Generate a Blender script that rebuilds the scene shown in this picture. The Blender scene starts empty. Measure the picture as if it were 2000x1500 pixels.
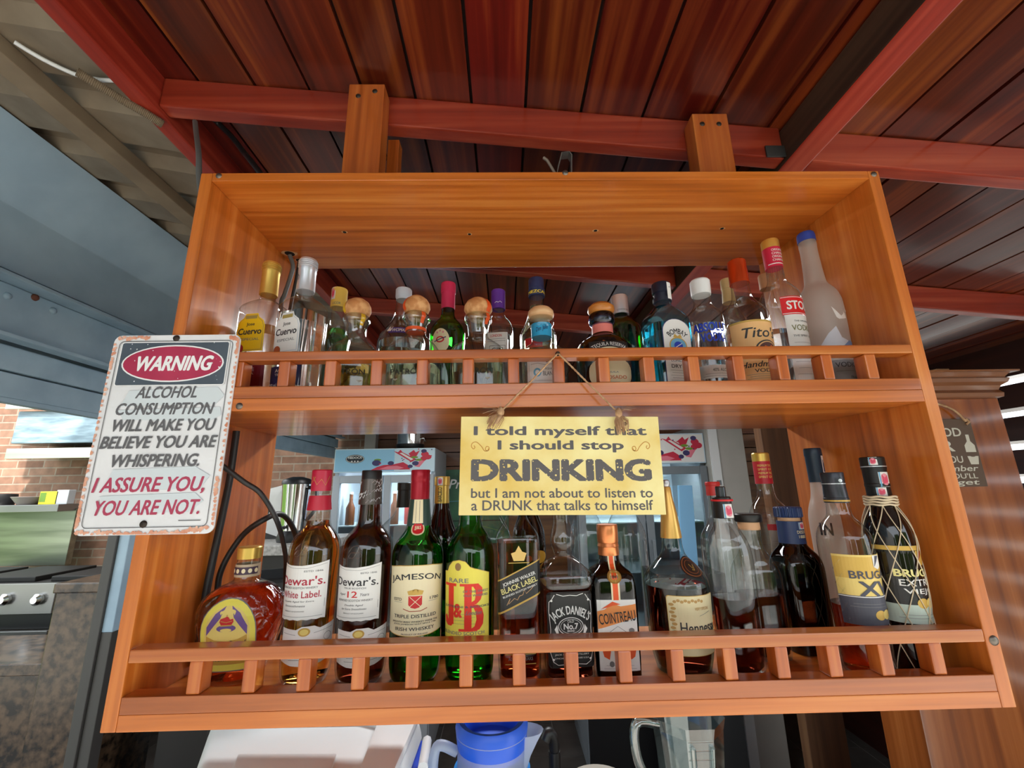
import bpy, bmesh, math, random
from mathutils import Vector, Matrix
R_ = random.Random(7)
sc = bpy.context.scene
PI = math.pi

# ------------------------------------------------------------------ camera, daylight, exposure
F_PX = 829.5
CAM = Vector((-0.08080, -0.66743, 0.30897))
FW = Vector((0.01920382, 0.97154873, 0.2360599))
RT = Vector((0.99973145, -0.01559626, -0.0171403))
UP = Vector((0.01297098, -0.23632566, 0.97158733))
cam_data = bpy.data.cameras.new('camera')
cam_data.sensor_fit = 'HORIZONTAL'; cam_data.sensor_width = 36.0
cam_data.lens = F_PX/2000*36.0; cam_data.clip_start = 0.02; cam_data.clip_end = 200
cam = bpy.data.objects.new('camera', cam_data); sc.collection.objects.link(cam)
cam.matrix_world = Matrix(((RT.x, UP.x, -FW.x, CAM.x), (RT.y, UP.y, -FW.y, CAM.y), (RT.z, UP.z, -FW.z, CAM.z), (0, 0, 0, 1)))
sc.camera = cam

world = bpy.data.worlds.new('sky'); sc.world = world; world.use_nodes = True
wn = world.node_tree.nodes; wl = world.node_tree.links
bgn = wn['Background']; bgn.inputs['Strength'].default_value = SKY_STRENGTH = 2.2
bgn.inputs['Color'].default_value = (0.86, 0.93, 1.0, 1)
sun_d = bpy.data.lights.new('sun', 'SUN'); sun_d.energy = 4.5; sun_d.angle = math.radians(3); sun_d.color = (1, 0.95, 0.87)
sun = bpy.data.objects.new('sun', sun_d); sc.collection.objects.link(sun)
sun.rotation_euler = (math.radians(42), math.radians(28), 0)
sun.location = (0, -6, 8)
kitchen_fill_d = bpy.data.lights.new('kitchen_fill', 'AREA'); kitchen_fill_d.energy = 18; kitchen_fill_d.shape = 'RECTANGLE'; kitchen_fill_d.size = 1.2; kitchen_fill_d.size_y = 0.3
kitchen_fill_d.color = (1, 0.97, 0.92)
kfill = bpy.data.objects.new('kitchen_fill', kitchen_fill_d); sc.collection.objects.link(kfill); kfill.location = (-3.0, 1.9, 1.5)  # unseen fill light without a fixture, added to brighten the kitchen

bar_fill_d = bpy.data.lights.new('bar_fill', 'AREA'); bar_fill_d.energy = 16; bar_fill_d.shape = 'RECTANGLE'; bar_fill_d.size = 1.2; bar_fill_d.size_y = 0.2
bfill = bpy.data.objects.new('bar_fill', bar_fill_d); sc.collection.objects.link(bfill); bfill.location = (0.1, 1.2, 0.99)  # added fill light, no fixture, lifts the area behind the cabinet

vs = sc.view_settings
vs.view_transform = 'Standard'; vs.look = 'None'; vs.exposure = 0.75; vs.gamma = 1.0
try: vs.use_curve_mapping = False
except Exception: pass
cy = sc.cycles
cy.use_denoising = True
cy.max_bounces = 14; cy.diffuse_bounces = 5; cy.glossy_bounces = 5; cy.transmission_bounces = 12; cy.transparent_max_bounces = 40
cy.caustics_reflective = False; cy.sample_clamp_indirect = 6.0

def ray(px, py):
    return FW + RT*((px-1000)/F_PX) - UP*((py-750)/F_PX)
def at(px, py, Y):
    d = ray(px, py); return CAM + d*((Y-CAM.y)/d.y)
def atX(px, py, X):
    d = ray(px, py); return CAM + d*((X-CAM.x)/d.x)
def atZ(px, py, Z):
    d = ray(px, py); return CAM + d*((Z-CAM.z)/d.z)

# ------------------------------------------------------------------ materials
def s2l(c):
    return tuple((x/12.92 if x <= 0.04045 else ((x+0.055)/1.055)**2.4) for x in c)
def rgb(r, g, b): return s2l((r/255, g/255, b/255))
MATS = {}
def mat(name, col, rough=0.5, metal=0.0, coat=0.0, spec=0.5):
    if name in MATS: return MATS[name]
    m = bpy.data.materials.new(name); m.use_nodes = True
    b = m.node_tree.nodes['Principled BSDF']
    b.inputs['Base Color'].default_value = (*col, 1); b.inputs['Roughness'].default_value = rough
    b.inputs['Metallic'].default_value = metal; b.inputs['Coat Weight'].default_value = coat
    b.inputs['Coat Roughness'].default_value = 0.08
    b.inputs['Specular IOR Level'].default_value = spec
    MATS[name] = m; return m
def nodes_of(name):
    m = bpy.data.materials.new(name); m.use_nodes = True; MATS[name] = m
    nt = m.node_tree; return m, nt.nodes, nt.links, nt.nodes['Principled BSDF']
def ramp(n, stops):
    r = n.new('ShaderNodeValToRGB'); e = r.color_ramp.elements
    e[0].position, e[0].color = stops[0][0], (*stops[0][1], 1); e[1].position, e[1].color = stops[-1][0], (*stops[-1][1], 1)
    for p, c in stops[1:-1]:
        x = e.new(p); x.color = (*c, 1)
    return r
def wood(name, c_dark, c_mid, c_light, axis=0, rough=0.35, coat=0.3, gs=1.0, island=0.0, spec=0.5, coat_r=0.1, bump=0.06):
    """stained timber with its grain running along one object axis"""
    m, n, l, b = nodes_of(name)
    tc = n.new('ShaderNodeTexCoord'); mp = n.new('ShaderNodeMapping')
    s = [16*gs]*3; s[axis] = 0.9*gs; mp.inputs['Scale'].default_value = s
    l.new(tc.outputs['Object'], mp.inputs['Vector'])
    geo = n.new('ShaderNodeNewGeometry')
    oi = n.new('ShaderNodeObjectInfo')
    ad = n.new('ShaderNodeMath'); ad.operation = 'ADD'
    l.new(geo.outputs['Random Per Island'], ad.inputs[0]); l.new(oi.outputs['Random'], ad.inputs[1])
    mu = n.new('ShaderNodeMath'); mu.operation = 'MULTIPLY'; mu.inputs[1].default_value = 37.0
    l.new(ad.outputs[0], mu.inputs[0])
    n1 = n.new('ShaderNodeTexNoise'); n1.noise_dimensions = '4D'
    n1.inputs['Scale'].default_value = 1.6; n1.inputs['Detail'].default_value = 5; n1.inputs['Distortion'].default_value = 1.1
    l.new(mp.outputs[0], n1.inputs['Vector']); l.new(mu.outputs[0], n1.inputs['W'])
    mp2 = n.new('ShaderNodeMapping'); s2 = [95*gs]*3; s2[axis] = 2.2*gs; mp2.inputs['Scale'].default_value = s2
    l.new(tc.outputs['Object'], mp2.inputs['Vector'])
    n2 = n.new('ShaderNodeTexNoise'); n2.noise_dimensions = '4D'; n2.inputs['Scale'].default_value = 1.0; n2.inputs['Detail'].default_value = 3
    l.new(mp2.outputs[0], n2.inputs['Vector']); l.new(mu.outputs[0], n2.inputs['W'])
    mx = n.new('ShaderNodeMix'); mx.inputs[0].default_value = 0.42
    l.new(n1.outputs['Fac'], mx.inputs[2]); l.new(n2.outputs['Fac'], mx.inputs[3])
    rp = ramp(n, [(0.32, c_dark), (0.5, c_mid), (0.68, c_light)])
    l.new(mx.outputs[0], rp.inputs[0])
    col = rp.outputs[0]
    if island:
        hs = n.new('ShaderNodeHueSaturation')
        mr = n.new('ShaderNodeMapRange'); mr.inputs['To Min'].default_value = 1-island; mr.inputs['To Max'].default_value = 1+island
        l.new(geo.outputs['Random Per Island'], mr.inputs['Value']); l.new(mr.outputs[0], hs.inputs['Value'])
        mr2 = n.new('ShaderNodeMapRange'); mr2.inputs['To Min'].default_value = 0.5-0.002; mr2.inputs['To Max'].default_value = 0.5+0.016
        m3 = n.new('ShaderNodeMath'); m3.operation = 'FRACT'; m4 = n.new('ShaderNodeMath'); m4.operation = 'MULTIPLY'; m4.inputs[1].default_value = 7.3
        l.new(geo.outputs['Random Per Island'], m4.inputs[0]); l.new(m4.outputs[0], m3.inputs[0]); l.new(m3.outputs[0], mr2.inputs['Value'])
        l.new(mr2.outputs[0], hs.inputs['Hue'])
        l.new(col, hs.inputs['Color']); col = hs.outputs[0]
    l.new(col, b.inputs['Base Color'])
    b.inputs['Roughness'].default_value = rough; b.inputs['Coat Weight'].default_value = coat; b.inputs['Coat Roughness'].default_value = coat_r
    b.inputs['Specular IOR Level'].default_value = spec
    bp = n.new('ShaderNodeBump'); bp.inputs['Strength'].default_value = bump; bp.inputs['Distance'].default_value = 0.004
    l.new(mx.outputs[0], bp.inputs['Height']); l.new(bp.outputs[0], b.inputs['Normal'])
    return m
def noisy(name, c1, c2, scale=20, rough=0.5, metal=0.0, detail=6, lo=0.35, hi=0.65, bump=0.0, stretch=(1, 1, 1), spec=0.5):
    m, n, l, b = nodes_of(name)
    tc = n.new('ShaderNodeTexCoord'); mp = n.new('ShaderNodeMapping'); mp.inputs['Scale'].default_value = stretch
    l.new(tc.outputs['Object'], mp.inputs['Vector'])
    t = n.new('ShaderNodeTexNoise'); t.inputs['Scale'].default_value = scale; t.inputs['Detail'].default_value = detail
    l.new(mp.outputs[0], t.inputs['Vector'])
    rp = ramp(n, [(lo, c1), (hi, c2)]); l.new(t.outputs['Fac'], rp.inputs[0]); l.new(rp.outputs[0], b.inputs['Base Color'])
    b.inputs['Roughness'].default_value = rough; b.inputs['Metallic'].default_value = metal; b.inputs['Specular IOR Level'].default_value = spec
    if bump:
        bp = n.new('ShaderNodeBump'); bp.inputs['Strength'].default_value = bump; bp.inputs['Distance'].default_value = 0.01
        l.new(t.outputs['Fac'], bp.inputs['Height']); l.new(bp.outputs[0], b.inputs['Normal'])
    return m
def brick(name, c1, c2, mortar, scale=1.0):
    m, n, l, b = nodes_of(name)
    tc = n.new('ShaderNodeTexCoord'); mp = n.new('ShaderNodeMapping'); mp.inputs['Rotation'].default_value = (PI/2, 0, 0)
    l.new(tc.outputs['Object'], mp.inputs['Vector'])
    t = n.new('ShaderNodeTexBrick'); t.inputs['Scale'].default_value = scale
    t.inputs['Color1'].default_value = (*c1, 1); t.inputs['Color2'].default_value = (*c2, 1); t.inputs['Mortar'].default_value = (*mortar, 1)
    t.inputs['Brick Width'].default_value = 0.23; t.inputs['Row Height'].default_value = 0.068; t.inputs['Mortar Size'].default_value = 0.006
    l.new(mp.outputs[0], t.inputs['Vector'])
    nz = n.new('ShaderNodeTexNoise'); nz.inputs['Scale'].default_value = 14; nz.inputs['Detail'].default_value = 6
    l.new(tc.outputs['Object'], nz.inputs['Vector'])
    mx = n.new('ShaderNodeMix'); mx.data_type = 'RGBA'; mx.blend_type = 'MULTIPLY'; mx.inputs[0].default_value = 0.6
    rp = ramp(n, [(0.3, (0.55, 0.55, 0.55)), (0.7, (1.2, 1.15, 1.1))]); l.new(nz.outputs['Fac'], rp.inputs[0])
    l.new(t.outputs['Color'], mx.inputs[6]); l.new(rp.outputs[0], mx.inputs[7]); l.new(mx.outputs[2], b.inputs['Base Color'])
    b.inputs['Roughness'].default_value = 0.85
    bp = n.new('ShaderNodeBump'); bp.inputs['Strength'].default_value = 0.5; bp.inputs['Distance'].default_value = 0.01; bp.invert = True
    l.new(t.outputs['Fac'], bp.inputs['Height']); l.new(bp.outputs[0], b.inputs['Normal'])
    return m
def glass(name, tint, rough=0.03, gloss=0.75, g0=0.065):
    """bottle wall: tinted by the length of its path through the wall, with a clear reflection on top"""
    m = bpy.data.materials.new(name); m.use_nodes = True; MATS[name] = m
    nt = m.node_tree; n = nt.nodes; l = nt.links; n.clear()
    out = n.new('ShaderNodeOutputMaterial')
    lw = n.new('ShaderNodeLayerWeight'); lw.inputs['Blend'].default_value = 0.5
    c = n.new('ShaderNodeMath'); c.operation = 'SUBTRACT'; c.inputs[0].default_value = 1.0; l.new(lw.outputs['Facing'], c.inputs[1])
    c2 = n.new('ShaderNodeMath'); c2.operation = 'MAXIMUM'; c2.inputs[1].default_value = 0.14; l.new(c.outputs[0], c2.inputs[0])
    inv = n.new('ShaderNodeMath'); inv.operation = 'DIVIDE'; inv.inputs[0].default_value = 1.0; l.new(c2.outputs[0], inv.inputs[1])
    cmb = n.new('ShaderNodeCombineColor')
    for i in range(3):
        p = n.new('ShaderNodeMath'); p.operation = 'POWER'; p.inputs[0].default_value = tint[i]; l.new(inv.outputs[0], p.inputs[1]); l.new(p.outputs[0], cmb.inputs[i])
    tr = n.new('ShaderNodeBsdfTransparent'); l.new(cmb.outputs[0], tr.inputs['Color'])
    gl = n.new('ShaderNodeBsdfGlossy'); gl.inputs['Roughness'].default_value = rough
    f1 = n.new('ShaderNodeMath'); f1.operation = 'POWER'; f1.inputs[1].default_value = 4.0; l.new(lw.outputs['Facing'], f1.inputs[0])
    f2 = n.new('ShaderNodeMath'); f2.operation = 'MULTIPLY_ADD'; f2.inputs[1].default_value = gloss; f2.inputs[2].default_value = g0; l.new(f1.outputs[0], f2.inputs[0])
    mx = n.new('ShaderNodeMixShader'); l.new(f2.outputs[0], mx.inputs[0]); l.new(tr.outputs[0], mx.inputs[1]); l.new(gl.outputs[0], mx.inputs[2])
    l.new(mx.outputs[0], out.inputs['Surface'])
    return m
def frosted(name, col, clear=0.35):
    m = bpy.data.materials.new(name); m.use_nodes = True; MATS[name] = m
    nt = m.node_tree; n = nt.nodes; l = nt.links; n.clear()
    out = n.new('ShaderNodeOutputMaterial')
    tr = n.new('ShaderNodeBsdfTransparent'); tr.inputs['Color'].default_value = (*[min(1, x*1.2) for x in col], 1)
    df = n.new('ShaderNodeBsdfDiffuse'); df.inputs['Color'].default_value = (*col, 1)
    tl = n.new('ShaderNodeBsdfTranslucent'); tl.inputs['Color'].default_value = (*col, 1)
    gl = n.new('ShaderNodeBsdfGlossy'); gl.inputs['Roughness'].default_value = 0.35
    m1 = n.new('ShaderNodeMixShader'); m1.inputs[0].default_value = 0.5; l.new(df.outputs[0], m1.inputs[1]); l.new(tl.outputs[0], m1.inputs[2])
    m2 = n.new('ShaderNodeMixShader'); m2.inputs[0].default_value = clear; l.new(m1.outputs[0], m2.inputs[1]); l.new(tr.outputs[0], m2.inputs[2])
    m3 = n.new('ShaderNodeMixShader'); m3.inputs[0].default_value = 0.06; l.new(m2.outputs[0], m3.inputs[1]); l.new(gl.outputs[0], m3.inputs[2])
    l.new(m3.outputs[0], out.inputs['Surface'])
    return m
def liquid(name, col, trans=1.0, rough=0.0):
    m, n, l, b = nodes_of(name)
    b.inputs['Base Color'].default_value = (*col, 1); b.inputs['Roughness'].default_value = rough
    b.inputs['Transmission Weight'].default_value = trans; b.inputs['IOR'].default_value = 1.33
    return m

# ------------------------------------------------------------------ mesh building
class MB:
    def __init__(s): s.v = []; s.f = []; s.m = []
    def add(s, vs, fs, mi=0):
        o = len(s.v); s.v += [tuple(v) for v in vs]; s.f += [tuple(i+o for i in f) for f in fs]; s.m += [mi]*len(fs); return s
    def box(s, x0, x1, y0, y1, z0, z1, mi=0):
        return s.hexa([(x0, y0, z0), (x1, y0, z0), (x1, y1, z0), (x0, y1, z0), (x0, y0, z1), (x1, y0, z1), (x1, y1, z1), (x0, y1, z1)], mi)
    def hexa(s, p, mi=0):
        return s.add(p, [(3, 2, 1, 0), (4, 5, 6, 7), (0, 1, 5, 4), (1, 2, 6, 5), (2, 3, 7, 6), (3, 0, 4, 7)], mi)
    def prism(s, pts, d, mi=0):
        """closed outline (3-D points) pushed along vector d"""
        n = len(pts); q = [tuple(Vector(p)+Vector(d)) for p in pts]
        fs = [tuple(range(n-1, -1, -1)), tuple(range(n, 2*n))] + [(i, (i+1) % n, n+(i+1) % n, n+i) for i in range(n)]
        return s.add([tuple(p) for p in pts]+q, fs, mi)
    def lathe(s, prof, n=40, mi=0, fn=None, cap0=True, cap1=True, cx=0, cy=0):
        """prof: (z, r) from bottom to top; fn(angle, r, z) may return (x, y)"""
        vs = []; fs = []
        for z, r in prof:
            for i in range(n):
                a = 2*PI*i/n
                x, y = fn(a, r, z) if fn else (r*math.sin(a), -r*math.cos(a))
                vs.append((cx+x, cy+y, z))
        k = len(prof)
        for j in range(k-1):
            for i in range(n):
                i2 = (i+1) % n; fs.append((j*n+i, j*n+i2, (j+1)*n+i2, (j+1)*n+i))
        if cap0: fs.append(tuple(range(n-1, -1, -1)))
        if cap1: fs.append(tuple((k-1)*n+i for i in range(n)))
        return s.add(vs, fs, mi)
    def tube(s, pts, r, n=8, mi=0, closed=False):
        P = [Vector(p) for p in pts]; k = len(P); vs = []; fs = []; prev = None
        for j in range(k):
            if closed: t = P[(j+1) % k]-P[j-1]
            else: t = P[min(j+1, k-1)]-P[max(j-1, 0)]
            t.normalize()
            if prev is None:
                a = Vector((0, 0, 1)) if abs(t.z) < 0.9 else Vector((1, 0, 0))
                u = t.cross(a).normalized()
            else:
                u = (prev - t*prev.dot(t)).normalized()
            prev = u; w = t.cross(u); rr = r[j] if isinstance(r, (list, tuple)) else r
            for i in range(n):
                a = 2*PI*i/n; vs.append(tuple(P[j]+(u*math.cos(a)+w*math.sin(a))*rr))
        for j in range(k if closed else k-1):
            j2 = (j+1) % k
            for i in range(n):
                i2 = (i+1) % n; fs.append((j*n+i, j*n+i2, j2*n+i2, j2*n+i))
        if not closed: fs += [tuple(range(n-1, -1, -1)), tuple((k-1)*n+i for i in range(n))]
        return s.add(vs, fs, mi)
    def build(s, name, mats, parent=None, bevel=0.0, smooth=None, seg=2):
        me = bpy.data.meshes.new(name); me.from_pydata(s.v, [], s.f); me.update()
        if not isinstance(mats, (list, tuple)): mats = [mats]
        for m in mats: me.materials.append(m)
        for p, mi in zip(me.polygons, s.m): p.material_index = mi
        bm = bmesh.new(); bm.from_mesh(me)
        bmesh.ops.recalc_face_normals(bm, faces=bm.faces)
        if bevel:
            ed = [e for e in bm.edges if e.is_manifold and e.calc_face_angle(0) > 0.6]
            bmesh.ops.bevel(bm, geom=ed, offset=bevel, segments=seg, affect='EDGES', profile=0.6, clamp_overlap=True)
        bm.to_mesh(me); bm.free()
        if smooth is not None:
            for p in me.polygons: p.use_smooth = True
            me.set_sharp_from_angle(angle=math.radians(smooth))
        o = bpy.data.objects.new(name, me); sc.collection.objects.link(o)
        if parent: o.parent = parent
        return o
def chaikin(P, it=2):
    for _ in range(it):
        Q = [P[0]]
        for a, b in zip(P[:-1], P[1:]):
            Q.append(tuple(0.75*x+0.25*y for x, y in zip(a, b))); Q.append(tuple(0.25*x+0.75*y for x, y in zip(a, b)))
        Q.append(P[-1]); P = Q
    return P
def spline(P, k=8):
    P = [Vector(p) for p in P]; out = []
    for i in range(len(P)-1):
        p0 = P[max(i-1, 0)]; p1 = P[i]; p2 = P[i+1]; p3 = P[min(i+2, len(P)-1)]
        for j in range(k):
            t = j/k; out.append(0.5*((2*p1)+(-p0+p2)*t+(2*p0-5*p1+4*p2-p3)*t*t+(-p0+3*p1-3*p2+p3)*t**3))
    out.append(P[-1]); return out

def thing(name, label, cat, loc=(0, 0, 0), rz=0, group=None):
    o = bpy.data.objects.new(name, None); sc.collection.objects.link(o); o.location = loc; o.rotation_euler = (0, 0, rz)
    o.empty_display_size = 0.05
    return tag(o, label, cat, group)
def tag(o, label, cat, group=None):
    o['label'] = label; o['category'] = cat
    if group: o['group'] = group
    return o
def struct(o): o['kind'] = 'structure'; return o

# ------------------------------------------------------------------ printed matter: flat shapes wrapped on a surface
TXT = {}
def glyphs(s, bold=0.0):
    k = (s, bold)
    if k not in TXT:
        c = bpy.data.curves.new('t', 'FONT'); c.body = s; c.resolution_u = 3; c.align_x = 'LEFT'
        o = bpy.data.objects.new('t', c); me = bpy.data.meshes.new_from_object(o)
        V = [(v.co.x, v.co.y) for v in me.vertices]; Fs = [tuple(p.vertices) for p in me.polygons]
        bpy.data.objects.remove(o); bpy.data.curves.remove(c); bpy.data.meshes.remove(me)
        if bold > 0.004:   # heavier weight: the same strokes laid side by side
            V0, F0 = V, Fs; V = []; Fs = []
            for dx, dy in ((0, 0), (-1, 0), (1, 0), (-.5, .8), (.5, .8), (-.5, -.8), (.5, -.8)):
                o_ = len(V); V += [(x+dx*bold, y+dy*bold*.8) for x, y in V0]; Fs += [tuple(i+o_ for i in f) for f in F0]
        x0 = min(v[0] for v in V); x1 = max(v[0] for v in V); y0 = min(v[1] for v in V); y1 = max(v[1] for v in V)
        nc = len(V)//(7 if bold > 0.004 else 1)
        TXT[k] = ([((v[0]-x0)/(x1-x0), (v[1]-y0)/(y1-y0)) for v in V], Fs, nc)
    return TXT[k]
def ell(cx, cy, w, h, n=36): return [(cx+w/2*math.cos(2*PI*i/n), cy+h/2*math.sin(2*PI*i/n)) for i in range(n)]
def rrect(cx, cy, w, h, r, n=6):
    P = []
    for sx, sy, a0 in ((1, 1, 0), (-1, 1, PI/2), (-1, -1, PI), (1, -1, 3*PI/2)):
        for i in range(n+1):
            a = a0+PI/2*i/n; P.append((cx+sx*(w/2-r)+r*math.cos(a), cy+sy*(h/2-r)+r*math.sin(a)))
    return P
def ring2(P, Q):
    n = len(P); return P+Q, [(i, (i+1) % n, n+(i+1) % n, n+i) for i in range(n)]
def stroke(pts, th):
    P = [Vector((*p, 0)) for p in pts]; L = []; Rr = []
    for i in range(len(P)):
        t = (P[min(i+1, len(P)-1)]-P[max(i-1, 0)]).normalized(); nrm = Vector((-t.y, t.x, 0))
        L.append((P[i]+nrm*th/2)[:2]); Rr.append((P[i]-nrm*th/2)[:2])
    n = len(P); return L+Rr, [(i, i+1, n+i+1, n+i) for i in range(n-1)]

def printed(name, parent, S, w, z0, z1, items, cut=0.0, cutv=0, base=0.0004, step=0.00022):
    """items in label units: u -.5...5 across, v 0..1 up.
    R rect, E ellipse, P polygon, O ring, L line, T text; each ends with material and layer"""
    h = z1-z0; mats = []; V = []; F = []; MI = []
    def U(p): return (p[0]*w, z0+p[1]*h)
    for ii, it in enumerate(items):
        k = it[0]; nc = 0
        if k == 'R': _, cx, cy, ww, hh, m, lay = it; vs = [U((cx+a*ww/2, cy+b*hh/2)) for a, b in ((-1, -1), (1, -1), (1, 1), (-1, 1))]; fs = [(0, 1, 2, 3)]
        elif k == 'RR': _, cx, cy, ww, hh, rad, m, lay = it; vs = rrect(cx*w, z0+cy*h, ww*w, hh*h, rad); fs = [tuple(range(len(vs)))]
        elif k == 'E': _, cx, cy, ww, hh, m, lay = it; vs = [U(p) for p in ell(cx, cy, ww, hh)]; fs = [tuple(range(len(vs)))]
        elif k == 'P': _, pts, m, lay = it; vs = [U(p) for p in pts]; fs = [tuple(range(len(vs)))]
        elif k == 'O':
            _, cx, cy, ww, hh, th, m, lay = it
            vs, fs = ring2([U(p) for p in ell(cx, cy, ww, hh)], [(a, b) for a, b in ell(cx*w, z0+cy*h, ww*w-2*th, hh*h-2*th)])
        elif k == 'OR':
            _, cx, cy, ww, hh, rad, th, m, lay = it
            vs, fs = ring2(rrect(cx*w, z0+cy*h, ww*w, hh*h, rad), rrect(cx*w, z0+cy*h, ww*w-2*th, hh*h-2*th, max(rad-th, 0.0001)))
        elif k == 'L': _, pts, th, m, lay = it; vs, fs = stroke([U(p) for p in pts], th)
        elif k == 'T':
            _, txt, cx, cy, ww, hh, m, lay = it[:8]; o = it[8] if len(it) > 8 else {}
            g, fs, nc = glyphs(txt, o.get('b', 0.012)); vs = []
            for a, b in g:
                u = (a-0.5)*ww*w; vv = (b-0.5)*hh*h
                if 'arc' in o:
                    Rr = o['arc']*w; th = u/Rr; rad = Rr+vv; u, vv = rad*math.sin(th), rad*math.cos(th)-Rr
                u += vv*o.get('sh', 0)
                if 'rot' in o:
                    ca, sa = math.cos(o['rot']), math.sin(o['rot']); u, vv = u*ca-vv*sa, u*sa+vv*ca
                vs.append((cx*w+u, z0+cy*h+vv))
        if m not in mats: mats.append(m)
        mi = mats.index(m)
        lay += 0.004*ii; bm = bmesh.new(); bv = [bm.verts.new((a, b, (i//nc)*0.07 if nc else 0)) for i, (a, b) in enumerate(vs)]
        for f in fs:
            try: bm.faces.new([bv[i] for i in f])
            except ValueError: pass
        ext = max(a for a, b in vs)-min(a for a, b in vs)
        if k in ('P', 'RR', 'E') and (cut or cutv): bmesh.ops.triangulate(bm, faces=bm.faces[:])
        if cut and ext > cut:
            u = math.ceil(min(a for a, b in vs)/cut)*cut
            while u < max(a for a, b in vs):
                bmesh.ops.bisect_plane(bm, geom=bm.verts[:]+bm.edges[:]+bm.faces[:], plane_co=(u, 0, 0), plane_no=(1, 0, 0)); u += cut
        if cutv and max(b for a, b in vs)-min(b for a, b in vs) > h/cutv:
            for i in range(1, cutv):
                bmesh.ops.bisect_plane(bm, geom=bm.verts[:]+bm.edges[:]+bm.faces[:], plane_co=(0, z0+h*i/cutv, 0), plane_no=(0, 1, 0))
        bm.verts.index_update(); o0 = len(V)
        for v in bm.verts: V.append(tuple(S(v.co.x, v.co.y, base+(lay+v.co.z)*step)))
        for f in bm.faces: F.append(tuple(o0+v.index for v in f.verts)); MI.append(mi)
        bm.free()
    me = bpy.data.meshes.new(name); me.from_pydata(V, [], F); me.update()
    for m in mats: me.materials.append(m)
    for p, mi in zip(me.polygons, MI): p.material_index = mi
    o = bpy.data.objects.new(name, me); sc.collection.objects.link(o); o.parent = parent
    return o
def plane_xz(y, x0=0.0):
    return lambda u, v, off: (x0+u, y-off, v)

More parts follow.
